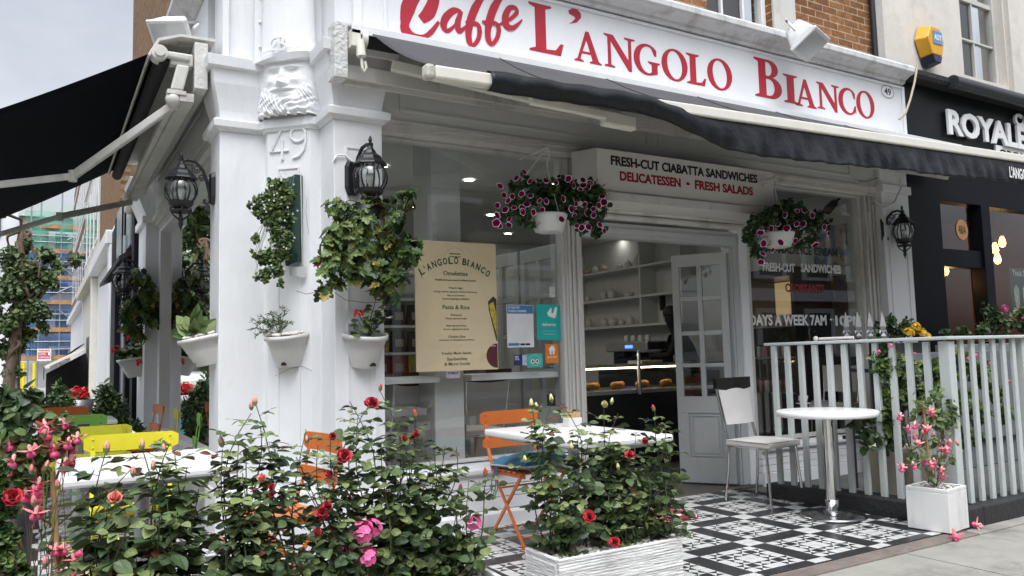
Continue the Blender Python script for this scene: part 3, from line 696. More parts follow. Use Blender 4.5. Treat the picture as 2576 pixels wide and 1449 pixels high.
mb = MB(); brush([(1180, 190, 6), (1250, 160, 10), (1320, 100, 14), (1310, 60, 12), (1265, 65, 18), (1235, 130, 24), (1245, 195, 24), (1290, 212, 16), (1335, 180, 9), (1362, 150, 4)], mb); part('letter', mb, REDP, sign)
# oval 49 plate on the sign board
p = oY(2232, 231, SY)
mb = MB(); mb.add([(p.x + .11 * math.cos(a), SY - .003, p.z + .07 * math.sin(a)) for a in np.linspace(0, 2 * math.pi, 33)[:-1]], [tuple(range(32))])
ov = part('number_plate', mb, SIGNW, sign)
mb = MB(); vs = []
for a in np.linspace(0, 2 * math.pi, 33)[:-1]: vs += [(p.x + .11 * math.cos(a), SY - .0045, p.z + .07 * math.sin(a)), (p.x + .104 * math.cos(a), SY - .0045, p.z + .064 * math.sin(a))]
mb.add(vs, [(2 * i, (2 * i + 2) % 64, (2 * i + 3) % 64, 2 * i + 1) for i in range(32)])
text_mb('49', (p.x - .055, SY - .0035, p.z - .037), XA, ZA, .11, .074, bold=.012, t=.002, mb=mb)
part('number', mb, INK, sign)

# ---------------------------------------------------------------- front awning
aw = thing('shop_awning', 'partly wound out charcoal awning over the red lettered shop front', 'awning', (1.66, 4.87, 3.3), 'awnings of the corner cafe')
mb = MB(); mb.ext([(4.877, 3.375), (4.74, 3.362), (4.70, 3.345), (4.70, 3.285), (4.71, 3.285), (4.71, 3.335), (4.75, 3.347), (4.877, 3.355)], 1.66, 8.55)
part('hood', mb, WHITE, aw, bevel=.002)
mb = MB(); mb.tube([(1.70, 4.78, 3.285), (8.5, 4.78, 3.285)], .055, 14); part('roller', mb, mat('rolled canvas', (.012, .012, .016), .8), aw)
mb = MB(); mb.box(1.66, 8.5, 4.85, 4.877, 2.99, 3.28); mb.box(1.66, 8.5, 4.82, 4.849, 3.02, 3.12); part('back_board', mb, WORN, aw, bevel=.004)
mb = MB(); mb.box(1.565, 1.655, 4.76, 4.90, 3.0, 3.37); part('end_block', mb, mat('cracked white timber', (.60, .60, .59), .8, var=.15, vs=14, bump=.8, bs=35, stain=((.22, .21, .19), .8, 9, .58)), aw, bevel=.006)
mb = MB(); mb.box(1.66, 1.72, 4.70, 4.85, 3.20, 3.31); mb.tube([(1.73, 4.74, 3.26), (1.765, 4.74, 3.26)], .062, 14); mb.tube([(1.715, 4.70, 3.24), (1.72, 4.69, 3.13)], [.026, .032], 8); mb.tube([(1.72, 4.69, 3.12), (1.722, 4.685, 3.06), (1.735, 4.685, 3.03), (1.75, 4.685, 3.06), (1.74, 4.685, 3.10)], .011, 6)
part('gear_box', mb, CREAM, aw, bevel=.004)
def bz(X): return 2.742 + (X - 1.767) * .0272
mb = MB(); mb.bar((1.80, 3.8, bz(1.80)), (8.75, 3.8, bz(8.75)), .075, .075, m=0); part('front_bar', mb, CREAM, aw, bevel=.012)
mb = MB(); mb.bar((1.745, 3.8, bz(1.745)), (1.799, 3.8, bz(1.799)), .08, .085); part('bar_end_cap', mb, mat('grimy plastic cap', (.50, .48, .42), .6, var=.3, vs=20), aw, bevel=.02)
mb = MB()
def fab(u, v):
    X = 1.80 + (8.7 - 1.80) * u; a = Vector((X, 4.74, 3.325)); b = Vector((X, 3.80, bz(X) + .042)); p = a.lerp(b, v); p.z -= .035 * math.sin(math.pi * v) + .006 * math.sin(u * 40) * v * (1 - v); return p
mb.grid(fab, 60, 8); part('canopy', mb, FABRIC, aw, solid=.003)
for xx in (2.75, 3.7, 4.65, 5.6, 6.55, 7.5):
    mb = MB(); mb.tube([Vector(fab((xx - 1.8) / 6.9, v)) + Vector((0, -.002, .004)) for v in np.linspace(.02, .98, 8)], .003, 4); part('seam', mb, mat('canvas seam', (.05, .05, .055), .8), aw)
def sst(a, b, x): t = max(0, min(1, (x - a) / (b - a))); return t * t * (3 - 2 * t)
def val(u, v):
    X = 2.14 + (8.7 - 2.14) * u; s = sst(3.2, 4.25, X); b = bz(X)
    k = .18 * math.sin(X * 7.1 + 1.3 * math.sin(X * 3.1)) + .22 * math.sin(X * 17 + v * 3) + .12 * math.sin(X * 37 - v * 2) + .14 * math.sin(X * 4.2 - v * 3)
    # crumpled roll over the bar
    a = -.9 + 3.9 * v; rr = .056 + .003 * math.sin(X * 23 + a * 2) + .002 * math.sin(X * 9 - a * 3)
    rz = (3.8 - rr * math.cos(a - 1.2) * 1.0, b + .0 - rr * 1.05 * math.sin(a - 1.2))
    drop = .235 - .015 * (X - 4.2) * .6 + .006 * math.sin(X * 4.1)
    hz = (3.80 - .012 - .004 + k * .055 * v - .02 * v, b - .036 - drop * v)
    t = s
    return (X, rz[0] + (hz[0] - rz[0]) * t, rz[1] + (hz[1] - rz[1]) * t)
mb = MB(); mb.grid(val, 260, 12); vl = part('valance', mb, mat('charcoal valance vinyl', (.010, .011, .014), .42, var=.2, vs=10, bump=.3, bs=22, spec=.28), aw, solid=.003)
p = oY(2541, 438, 3.74); mb = text_mb("L'ANGOLO BIANCO", (p.x, 3.745, p.z - .03), XA, ZA, .72, .105, bold=.015, t=.003); part('lettering', mb, WINK, vl)
def arm(name, a, e, b, parent, m=CREAM, wd=.05, ht=.075):
    mb = MB(); mb.bar(a, e, wd, ht); part(name, mb, m, parent, bevel=.01)
    mb = MB(); mb.bar(e, b, wd * .8, ht * .8); part('forearm', mb, m, parent, bevel=.01)
    mb = MB(); mb.tube([Vector(e) + Vector((0, 0, -ht * .65)), Vector(e) + Vector((0, 0, ht * .65))], wd * .75, 12); part('elbow', mb, m, parent)
arm('arm', oY(985, 165, 4.74), oY(1552, 296, 4.18), (2.45, 3.84, 2.70), aw, CREAM)
mb = MB(); mb.bar(oY(1513, 296, 4.14), oY(1595, 312, 4.14), .07, .11); part('elbow_cover', mb, CREAM, aw, bevel=.02)
arm('arm', (7.6, 4.74, 3.08), (5.9, 4.2, 2.92), (7.7, 3.84, 2.86), aw, CREAM)

# ---------------------------------------------------------------- side street awning
aw2 = thing('shop_awning', 'wide open navy awning seen from below above the side street tables', 'awning', (.9, 5.55, 3.2), 'awnings of the corner cafe')
mb = MB(); mb.ext([(.985, 3.43), (.76, 3.425), (.62, 3.37), (.56, 3.25), (.572, 3.24), (.632, 3.355), (.765, 3.408), (.985, 3.412)], 5.57, 9.5, 'Y'); part('hood', mb, mat('cream hood sheet', (.60, .59, .55), .5, var=.1), aw2, solid=0)
mb = MB(); mb.tube([(.66, 5.6, 3.26), (.66, 9.45, 3.26)], .05, 14); part('roller', mb, MATS['rolled canvas'], aw2)
def fab2(u, v):
    Y = 5.62 + 3.75 * u; a = Vector((.62, Y, 3.30)); b = Vector((-1.15, Y, 2.32)); p = a.lerp(b, v); p.z -= .04 * math.sin(math.pi * v); return p
mb = MB(); mb.grid(fab2, 24, 16); part('canopy', mb, NAVY, aw2, solid=.003)
mb = MB(); mb.bar((-1.15, 5.55, 2.30), (-1.15, 9.45, 2.30), .07, .07); part('front_bar', mb, CREAM, aw2, bevel=.01)
mb = MB(); mb.grid(lambda u, v: (-1.16 + .012 * math.sin(u * 60) * v, 5.6 + 3.8 * u, 2.27 - .2 * v), 60, 3); part('valance', mb, NAVY, aw2, solid=.003)
mb = MB(); mb.box(.85, .935, 5.56, 9.4, 3.06, 3.385); part('back_board', mb, mat('old white board', (.62, .61, .58), .7, var=.12, vs=12, bump=.4, bs=40, stain=((.30, .28, .25), .6, 12, .6)), aw2, bevel=.005)
mb = MB(); mb.box(.70, .845, 5.58, 5.66, 3.21, 3.30); mb.tube([(.63, 5.55, 3.27), (.63, 5.66, 3.27)], .052, 16); mb.tube([(.63, 5.53, 3.27), (.63, 5.549, 3.27)], .032, 16)
mb.bar((.63, 5.58, 3.27), (.82, 5.58, 3.265), .045, .045); mb.hexa([(.70, 5.56, 3.03), (.78, 5.56, 3.03), (.78, 5.62, 3.03), (.70, 5.62, 3.03)], [(.74, 5.56, 3.21), (.82, 5.56, 3.21), (.82, 5.62, 3.21), (.74, 5.62, 3.21)])
part('end_bracket', mb, mat('greyed white casting', (.58, .57, .53), .5, var=.1), aw2, bevel=.012)
mb = MB(); mb.tube([(.74, 5.58, 2.99), (.74, 9.4, 2.99)], .028, 8); mb.ball((.72, 5.60, 2.97), .05, 10); mb.box(.68, .80, 5.56, 5.64, 3.0, 3.03); mb.box(.76, .85, 5.57, 9.3, 2.96, 3.02)
part('torsion_bar', mb, WORN, aw2, bevel=.004)
arm('arm', oY(440, 262, 5.62), oY(183, 443, 6.1), oY(-120, 478, 5.9), aw2, WORN, .038, .058)
arm('arm', oY(330, 508, 9.2), oY(150, 545, 8.2), oY(-60, 607, 8.2), aw2, WORN, .038, .058)
mb = MB(); a = oX(428, 300, .90); b = oX(326, 528, .90); mb.tube([a, b], .062, 16); mb.tube([a + Vector((-.03, -.10, .03)), a], [.03, .05], 8)
solo('drain_pipe', mb, mat('pipe grey white plastic', (.62, .61, .59), .45), 'white plastic pipe running along the wall under the navy awning', 'pipe', loc=tuple(a))

# ---------------------------------------------------------------- wall lanterns
def lantern(label, loc, rz, group='black carriage lanterns on the cafe walls'):
    t = thing('wall_lantern', label, 'wall lamp', (0, 0, 0), group)
    mb = MB(); pl = [(-.035, -.12), (.035, -.12), (.055, -.075), (.055, .07), (.035, .11), (-.035, .11), (-.055, .07), (-.055, -.075)]
    mb.add([(0.0, y, z) for y, z in pl] + [(.028, y * .8, z * .9) for y, z in pl], [tuple(range(8))[::-1], tuple(range(8, 16))] + [(i, (i + 1) % 8, (i + 1) % 8 + 8, i + 8) for i in range(8)])
    part('back_plate', mb, BLACK, t, bevel=.003)
    mb = MB(); ax = .215
    mb.tube([(.028, 0, -.055), (.045, 0, .03), (.075, 0, .12), (.125, 0, .175), (.175, 0, .185), (ax, 0, .165), (ax, 0, .14)], .012, 8)
    mb.tube([(.035, 0, -.05), (.03, 0, -.085), (.045, 0, -.115), (.065, 0, -.11), (.066, 0, -.09), (.052, 0, -.088)], .009, 6)
    def spiral(cx, cz, r, s, a0, turns=1.6):
        return [(cx + r * (1 - .75 * i / 22) * math.cos(a0 + s * turns * 2 * math.pi * i / 22), 0, cz + r * (1 - .75 * i / 22) * math.sin(a0 + s * turns * 2 * math.pi * i / 22)) for i in range(23)]
    mb.tube(spiral(.115, .125, .032, -1, .6), .005, 5); mb.tube(spiral(.082, .068, .026, 1, 2.4), .005, 5); mb.tube([(.14, 0, .145), (.17, 0, .15), (.20, 0, .145)], .005, 5)
    part('arm', mb, BLACK, t)
    mb = MB(); mb.lathe([(.004, .235), (.010, .222), (.013, .205), (.008, .19), (.02, .185), (.018, .165), (.022, .15), (.032, .14), (.046, .115), (.075, .095), (.082, .075), (.108, .05), (.112, .042), (.092, .04)], (ax, 0, 0), 8, 0, False, ph=math.pi / 8)
    part('cap', mb, BLACK, t)
    mb = MB(); prof = [(.076, .038), (.095, .01), (.105, -.025), (.102, -.06), (.086, -.095), (.068, -.112)]
    mb.lathe(prof, (ax, 0, 0), 24); part('globe', mb, LGLASS, t)
    for k in range(8):
        a = 2 * math.pi * k / 8 + math.pi / 8; mb = MB(); mb.tube([(ax + (r + .003) * math.cos(a), (r + .003) * math.sin(a), z) for r, z in prof], .006, 5); part('rib', mb, BLACK, t)
    mb = MB(); mb.lathe([(.06, -.108), (.085, -.112), (.078, -.14), (.062, -.155), (.05, -.158)], (ax, 0, 0), 8, 0, False, ph=math.pi / 8); part('cup', mb, BLACK, t)
    mb = MB(); mb.lathe([(.066, -.172), (.072, -.178), (.06, -.188), (.05, -.182)], (ax, 0, 0), 8, 0, False, ph=math.pi / 8)
    for k in range(4):
        a = 2 * math.pi * k / 4; c_, s_ = math.cos(a), math.sin(a)
        mb.tube([(ax + .062 * c_, .062 * s_, -.155), (ax + .066 * c_, .066 * s_, -.175), (ax + .045 * c_, .045 * s_, -.21), (ax + .014 * c_, .014 * s_, -.235)], .006, 5)
    part('cage', mb, BLACK, t)
    mb = MB(); mb.lathe([(.008, -.155), (.008, -.20), (.016, -.23), (.02, -.24), (.012, -.252), (.018, -.268), (.012, -.285), (.006, -.30), (.002, -.318)], (ax, 0, 0), 10); part('finial', mb, BLACK, t)
    mb = MB(); mb.lathe([(.001, -.01), (.02, -.015), (.028, -.04), (.022, -.07), (.014, -.085), (.014, -.11)], (ax, 0, 0), 12); part('bulb', mb, mat('frosted bulb', (.6, .6, .56), .3), t)
    place(t, loc, rz); return t
l1 = lantern('black lantern with clear globe on the left face of the white corner pier', (1.009, 5.72, oX(535, 477, 1.009).z), math.pi)
def lamp_copy(label, loc, rz, s=1.0): o_ = dup(l1, loc, rz, label); o_.scale = (s, s, s); return o_
p = oY(884, 402, 4.929); lamp_copy('black lantern above the bushy creeper on the front pier', (p.x - .0, 4.929, p.z - .12), -math.pi / 2 + .25)
p = oY(2205, 572, 4.979); lamp_copy('black lantern in the dark under the awning beside the right hand window', (p.x + .06, 4.978, p.z - .02), -math.pi / 2 + .75)
p = oY(405, 700, 9.55); lamp_copy('smaller looking black lantern over the dark creeper at the far end of the side wall', (.968, 9.66, p.z), math.pi + .35, 1.05)
def cable(name, pts, r, m, label):
    mb = MB(); mb.tube(pts, r, 6); return solo(name, mb, m, label, 'cable', loc=tuple(pts[0]))
cable('lamp_cable', [(1.60, 4.925, 2.48), (1.63, 4.915, 2.53), (1.68, 4.915, 2.535), (1.74, 4.918, 2.49), (1.76, 4.92, 2.46)], .006, WHITE, 'white lamp cable looping over the front pier to the lantern')
cable('lamp_cable', [oY(x, y, 4.9) for x, y in ((2186, 600), (2182, 540), (2200, 505), (2225, 522), (2250, 508), (2268, 470), (2262, 445))], .007, WORN, 'pale cable looping above the right hand lantern')
# floodlights and alarm box
def flood(label, c, tilt, rz, s=1):
    t = thing('floodlight', label, 'floodlight', (0, 0, 0), 'white floodlights over the signs')
    mb = MB(); mb.hexa([(-.12, -.02, -.085), (.12, -.02, -.085), (.12, -.02, .085), (-.12, -.02, .085)], [(-.075, .11, -.05), (.075, .11, -.05), (.075, .11, .05), (-.075, .11, .05)])
    part('housing', mb, WHITE, t, bevel=.015)
    mb = MB(); mb.box(-.125, .125, -.045, -.0215, -.09, .09); f = part('lens_frame', mb, WHITE, t, bevel=.006)
    mb = MB(); mb.box(-.105, .105, -.049, -.0455, -.07, .07); part('lens', mb, mat('flood lens', (.55, .56, .57), .15), f)
    mb = MB(); mb.tube([(-.13, .03, 0), (-.145, .09, .0), (-.145, .12, .0), (.145, .12, 0), (.145, .09, 0), (.13, .03, 0)], .009, 6); part('bracket', mb, WHITE, t)
    t.location = c; t.rotation_euler = (tilt, 0, rz); t.scale = (s, s, s); return t
flood('white floodlight on the cornice over the red front sign, facing down', oY(2030, 102, 4.55), R_(55), R_(20), 1.55)
flood('white floodlight above the navy awning beside the brown side wall', oY(432, 78, 5.75), R_(48), R_(-30), 1.1)
al = thing('alarm_box', 'yellow six sided burglar alarm box with blue panel on the cream wall', 'alarm box', oY(2345, 115, 5.1))
p = oY(2345, 113, 5.06); hx = [(-.19, .06), (-.10, .235), (.10, .225), (.185, .05), (.115, -.15), (-.10, -.145)]
mb = MB(); n6 = len(hx); mb.add([(p.x + a, 5.15, p.z + b) for a, b in hx] + [(p.x + a * .86 + .02, 5.02, p.z + b * .86) for a, b in hx], [tuple(range(6, 12))] + [(i, (i + 1) % 6, (i + 1) % 6 + 6, i + 6) for i in range(6)])
part('case', mb, mat('yellow alarm plastic', (.72, .36, .02), .4), al, bevel=.01)
mb = MB(); bx = [(-.10, -.147), (.115, -.152), (.075, -.24), (-.055, -.235)]
mb.add([(p.x + a, 5.15, p.z + b) for a, b in bx] + [(p.x + a * .86 + .02, 5.018, p.z + b * .9) for a, b in bx], [(4, 5, 6, 7)] + [(i, (i + 1) % 4, (i + 1) % 4 + 4, i + 4) for i in range(4)])
part('strobe_base', mb, mat('dark blue plastic', (.02, .025, .06), .35), al, bevel=.005)
mb = MB(); mb.box(p.x - .045, p.x + .125, 5.012, 5.017, p.z - .0, p.z + .15); pn = part('panel', mb, mat('blue panel', (.12, .27, .55), .4), al)
part('lettering', text_mb('ADT', (p.x - .03, 5.0115, p.z + .045), XA, ZA, .14, .065, bold=.015), WINK, pn)
mb = MB()
for i in range(5): mb.box(p.x - .15 + .012 * i, p.x - .06, 5.022, 5.032, p.z + .05 - i * .035, p.z + .062 - i * .035)
part('louvre', mb, mat('shadow yellow', (.45, .20, .01), .5), al)

# ---------------------------------------------------------------- inside the cafe
INW = mat('interior wall paint', (.62, .63, .61), .7, var=.04); DARKF = mat('dark interior floor', (.085, .08, .075), .5, var=.3, vs=6)
mb = MB(); mb.box(1.3, 7.79, 10.7, 10.8, 0, 3.0); mb.box(7.76, 7.79, 5.161, 10.699, 0, 3.0); mb.box(1.31, 1.4, 10.36, 10.699, 0, 3.0); part('interior_wall', mb, INW, cafe)
mb = MB(); mb.box(1.96, 7.76, 5.165, 5.92, 2.96, 2.99); mb.box(1.31, 7.76, 5.9201, 10.7, 2.96, 2.99); part('ceiling', mb, mat('ceiling paint', (.50, .51, .50), .8, var=.03), cafe)
mb = MB(); mb.box(1.96, 7.76, 5.0, 5.92, -.03, -.004); mb.box(1.31, 7.76, 5.9201, 10.7, -.03, -.004); part('interior_floor', mb, DARKF, cafe)
mb = MB(); mb.box(2.47, 2.71, 5.28, 5.62, 0, 2.955); part('interior_column', mb, mat('column paint', (.62, .63, .62), .6, var=.04), cafe, bevel=.006)
GLOW = glow_mat('downlight glow', (1, .97, .9), 14)
for x, y in ((1180, 453), (1235, 541), (1278, 588), (1553, 601), (1047, 520), (1390, 462), (962, 418)):
    p = oZ(x, y, 2.955); mb = MB(); mb.disc((p.x, p.y, 2.954), .05, 16, (0, 0, -1)); mb.lathe([(.05, 0), (.066, 0), (.066, .004)], (p.x, p.y, 2.953), 16, 1, cap=False)
    part('downlight', mb, [GLOW, WHITE], cafe)
    if p.x > 7: continue
    ld = bpy.data.lights.new('downlight_beam', 'AREA'); ld.shape = 'DISK'; ld.size = .1; ld.energy = 4.5 if y < 560 else 2.2; ld.color = (1, .95, .86); lo = link(bpy.data.objects.new('downlight_beam', ld)); lo.location = (p.x, p.y, 2.948)
z = oY(1295, 938, 5.25).z
mb = MB(); mb.box(1.96, 2.46, 5.17, 5.52, z - .045, z); mb.box(2.72, 3.49, 5.17, 5.52, z - .045, z); part('window_bar', mb, WHITE, cafe, bevel=.006)
# shelf unit with coffee bags
su = thing('shelf_unit', 'white shelf unit with coffee bags seen through the left window pane', 'shelves', (2.3, 6.6, 0))
mb = MB(); mb.box(2.30, 3.45, 6.86, 6.9, 0, 2.0); part('back_panel', mb, INW, su)
ZS = [oY(1010, y, 6.6).z for y in (683, 750, 818, 886, 948)]
for z in ZS:
    mb = MB(); mb.box(2.32, 3.43, 6.58, 6.859, z - .025, z); part('shelf', mb, WHITE, su, bevel=.003)
mb = MB(); mb.box(2.28, 2.319, 6.58, 6.9, 0, 2.02); mb.box(3.431, 3.47, 6.58, 6.9, 0, 2.02); part('side_panel', mb, WHITE, su, bevel=.003)
def bag(x, y, z, w_, h, m, label):
    mb = MB(); mb.hexa([(x - w_ / 2, y - .04, z), (x + w_ / 2, y - .04, z), (x + w_ / 2, y + .04, z), (x - w_ / 2, y + .04, z)], [(x - w_ * .46, y - .012, z + h), (x + w_ * .46, y - .012, z + h), (x + w_ * .46, y + .012, z + h), (x - w_ * .46, y + .012, z + h)])
    mb.box(x - w_ * .3, x + w_ * .3, y - .043, y - .036, z + h * .25, z + h * .62, 1)
    return solo('coffee_bag', mb, [m, mat('bag label', (.35, .30, .25), .5)], label, 'coffee bag', 'coffee bags on the inside shelves', loc=(x, y, z), bevel=.008)
BK = mat('black foil bag', (.02, .018, .018), .3, var=.2); RD = mat('red foil bag', (.35, .02, .02), .35, var=.2); YL = mat('yellow foil bag', (.55, .42, .06), .35, var=.2); BL = mat('blue foil bag', (.03, .08, .28), .35, var=.2)
rows = {1: [BK, BK, BK], 2: [YL, BK, BK], 3: [RD, RD, YL, BK]}
nm = {BK.name: 'black', RD.name: 'red', YL.name: 'yellow', BL.name: 'blue'}; pos = ['nearest the pier', 'second from the pier', 'third from the pier', 'behind the poster edge']
sh = {1: 'second shelf from the top', 2: 'middle shelf', 3: 'shelf just above the window bar'}
for k, ms in rows.items():
    for i, m in enumerate(ms):
        bag(2.60 + i * .165, 6.68, ZS[k + 1] + .001 if k < 4 else 0, .14, .19, m, f'{nm[m.name]} coffee bag on the {sh[k]}, {pos[i]}')
# door leaves
def leaf(name, label, loc, rz, w_, mirror=1):
    t = thing(name, label, 'door', (0, 0, 0))
    fr = MB(); T_ = .022
    cols = [(.0, .065), (w_ / 2 - .022, w_ / 2 + .022), (w_ - .065, w_)]
    for a, b in cols: fr.box(a, b, -T_, T_, .78, 1.97)
    for a, b in ((1.97, 2.08), (1.65, 1.69), (1.335, 1.375), (1.045, 1.08), (.63, .78)): 
        if b > 1.9 or b < .79: fr.box(0, w_, -T_, T_, a, b)
        else: fr.box(.065, w_ / 2 - .022, -T_ * .9, T_ * .9, a, b); fr.box(w_ / 2 + .022, w_ - .065, -T_ * .9, T_ * .9, a, b)
    fr.box(0, w_, -T_, T_, .01, .23); fr.box(0, .10, -T_, T_, .23, .63); fr.box(w_ - .10, w_, -T_, T_, .23, .63)
    f = part('stile_frame', fr, DOORG, t, bevel=.004)
    pn = MB(); pn.box(.10, w_ - .10, -T_ * .5, T_ * .5, .23, .63); pn.box(.14, w_ - .14, -T_ * .85, T_ * .85, .27, .59)
    for s in (-1, 1):
        for a, b, c, d in ((.115, w_ - .115, .245, .258), (.115, w_ - .115, .602, .615), (.115, .128, .258, .602), (w_ - .128, w_ - .115, .258, .602)): pn.box(a, b, min(s * T_ * .5, s * T_ * .95), max(s * T_ * .5, s * T_ * .95), c, d)
    part('raised_panel', pn, DOORG, t, bevel=.003)
    for a, b in ((1.69, 1.97), (1.375, 1.65), (1.08, 1.335), (.78, 1.045)):
        for x0, x1 in ((.065, w_ / 2 - .022), (w_ / 2 + .022, w_ - .065)):
            g = MB(); g.quad((x0, 0, a), (x1, 0, a), (x1, 0, b), (x0, 0, b)); part('pane', g, GLASS, t)
    t.location = loc; t.rotation_euler = (0, 0, rz); return t
leaf('door_leaf', 'grey glazed door leaf folded open on the right side of the doorway', (5.31, 5.10, 0), R_(124), .50)
leaf('door_leaf', 'grey glazed door leaf folded back inside, seen through the window beside the stickers', (3.53, 5.19, 0), R_(92), .52)
leaf('door_leaf', 'second folded grey door leaf farther inside behind the stickers', (3.50, 5.73, 0), R_(95), .52)
# counter with pastries
ct = thing('shop_counter', 'black shop counter with lit glass pastry display inside the doorway', 'counter', (4.8, 6.6, 0))
mb = MB(); mb.box(4.75, 7.1, 6.6, 7.3, 0, .76); part('body', mb, BLACKP, ct, bevel=.005)
mb = MB(); mb.box(4.75, 7.1, 6.58, 7.3, .761, .80); part('display_floor', mb, STEEL, ct)
mb = MB(); mb.box(4.75, 7.1, 6.72, 7.3, 1.04, 1.065); part('display_top', mb, STEEL, ct, bevel=.003)
mb = MB(); mb.quad((4.75, 6.59, .80), (7.1, 6.59, .80), (7.1, 6.72, 1.05), (4.75, 6.72, 1.05)); part('display_glass', mb, GLASS, ct)
mb = MB(); mb.box(4.8, 6.2, 6.80, 6.83, 1.02, 1.035); part('strip_light', mb, glow_mat('warm strip light', (1, .72, .35), 8), ct)
mb = MB(); mb.tube([(5.45, 6.55, .75), (5.45, 6.55, 1.20), (5.75, 6.55, 1.205)], .02, 8); part('rail_post', mb, STEEL, ct)
PAS = mat('baked pastry', (.45, .20, .05), .5, var=.4, vs=30)
for i in range(12):
    x = 4.9 + i * .115; y = 6.72 + (i % 3) * .09; mb = MB(); mb.ball((x, y, .845), .055, 10, 0, (1, .7, .75))
    solo('pastry', mb, PAS, 'golden pastry on the lit counter display', 'pastry', 'pastries on the counter', loc=(x, y, .80))
mb = MB(); mb.box(5.75, 6.05, 6.85, 7.1, 1.066, 1.10); solo('napkin_stack', mb, mat('cream napkins', (.65, .58, .42), .8), 'stack of cream napkins lying on the counter top', 'napkins', loc=(5.9, 7, 1.066))
# wall shelves with crockery on the party wall
ws = thing('wall_shelf', 'white open wall shelving with crockery behind the counter', 'shelves', (7.75, 9.4, 1.5))
for z in (2.46, 2.02, 1.60):
    mb = MB(); mb.box(7.45, 7.755, 8.0, 10.65, z - .035, z); part('shelf', mb, INW, ws, bevel=.003)
for y in (8.0, 8.85, 10.62):
    mb = MB(); mb.box(7.452, 7.755, y, y + .035, 1.601, 2.8); part('upright', mb, INW, ws, bevel=.003)
CUP = mat('white crockery', (.6, .6, .58), .3, var=.06); PAT = mat('patterned crockery', (.45, .33, .28), .35, var=.5, vs=60)
i = 0
names = {2.46: 'top', 2.02: 'middle', 1.60: 'bottom'}
for z in (2.46, 2.02, 1.60):
    for y in np.arange(9.05, 10.5, .21):
        if rnd.random() < .2: continue
        i += 1; r = rnd.uniform(.045, .075); h = rnd.uniform(.08, .17); mb = MB()
        mb.lathe([(r * .6, 0), (r, h * .3), (r * 1.05, h * .6), (r * .7, h * .85), (r * .3, h * .95), (.012, h), (.012, h + .02), (.001, h + .025)], (7.58, y, z + .001), 12)
        solo('pot', mb, rnd.choice((CUP, CUP, PAT)), f'crockery pot on the {names[z]} wall shelf behind the counter', 'pot', f'pots on the {names[z]} wall shelf', loc=(7.58, y, z))
for k in range(9):
    mb = MB(); mb.lathe([(.036, 0), (.045, .1), (.042, .1), (.034, .005)], (7.55, 8.5, 1.602 + .035 * k), 12)
    solo('paper_cup', mb, BK if k > 2 else CUP, 'paper cup nested in the tall stack on the wall shelf', 'cup', 'stacked paper cups', loc=(7.55, 8.5, 1.602))
# espresso machine
em = thing('espresso_machine', 'steel and black espresso machine with cups on top behind the counter', 'espresso machine', (7.0, 8.2, 1.0))
ez = .98
mb = MB(); mb.box(6.85, 7.35, 8.05, 8.95, ez + .22, ez + .36); part('body', mb, STEEL, em, bevel=.02)
mb = MB(); mb.box(6.95, 7.35, 8.1, 8.9, ez, ez + .22); part('back', mb, BLACKP, em, bevel=.01)
mb = MB(); mb.box(6.82, 7.3, 8.1, 8.9, ez - .03, ez); part('drip_tray', mb, STEEL, em, bevel=.005)
for y in (8.25, 8.6):
    mb = MB(); mb.tube([(6.9, y, ez + .22), (6.9, y, ez + .14)], .035, 10); mb.tube([(6.9, y, ez + .16), (6.74, y, ez + .13)], .012, 8); part('group_head', mb, BLACK, em)
mb = MB(); mb.box(6.842, 6.849, 8.35, 8.5, ez + .27, ez + .31); part('display', mb, glow_mat('blue display', (.05, .12, 1), 3), em)
for y in (8.2, 8.35, 8.5, 8.65):
    mb = MB(); mb.lathe([(.04, 0), (.038, .06), (.025, .085), (.001, .085)], (7.0, y, ez + .361), 12); solo('cup', mb, CUP, 'white cup upside down on top of the espresso machine', 'cup', 'cups on the espresso machine', loc=(7.0, y, ez + .361))
mb = MB(); mb.box(6.75, 7.4, 7.31, 9.0, 0, .945); solo('back_counter', mb, BLACKP, 'dark back counter under the espresso machine', 'counter', loc=(7, 8.2, 0), bevel=.006)
# display fridge
fr = thing('display_fridge', 'tall black lit display fridge seen through the right hand window', 'fridge', (7.2, 6.2, 0))
mb = MB()
for a, b, c, d in ((5.85, 5.90, 0, 2.1), (6.62, 6.70, 0, 2.1), (5.9, 6.62, 2.0, 2.1), (5.9, 6.62, 0, .25)): mb.box(7.1, 7.74, a, b, c, d)
mb.box(7.7, 7.745, 5.9, 6.62, .25, 2.0); part('cabinet', mb, [BLACKP], fr, bevel=.005)
mb = MB(); mb.box(7.68, 7.699, 5.91, 6.61, 1.46, 1.99); part('lit_back', mb, glow_mat('fridge back light', (.9, .62, .30), .22), fr)
for z in (.7, 1.1, 1.45):
    mb = MB(); mb.box(7.15, 7.67, 5.91, 6.61, z - .015, z); part('shelf', mb, STEEL, fr)
mb = MB(); mb.quad((7.11, 5.9, .25), (7.11, 6.62, .25), (7.11, 6.62, 2.0), (7.11, 5.9, 2.0)); part('door_glass', mb, GLASS, fr)
for z in (.7, 1.1, 1.45):
    for y in np.arange(5.97, 6.6, .09):
        mb = MB(); mb.lathe([(.03, 0), (.033, .01), (.033, .11), (.026, .125), (.001, .125)], (7.25, y, z + .001), 10)
        solo('drink_can', mb, rnd.choice((RD, mat('pink can', (.5, .2, .2), .3), CUP, mat('amber bottle', (.2, .08, .02), .2))), 'drink can on a shelf of the lit fridge', 'can', 'drinks in the fridge', loc=(7.25, y, z))
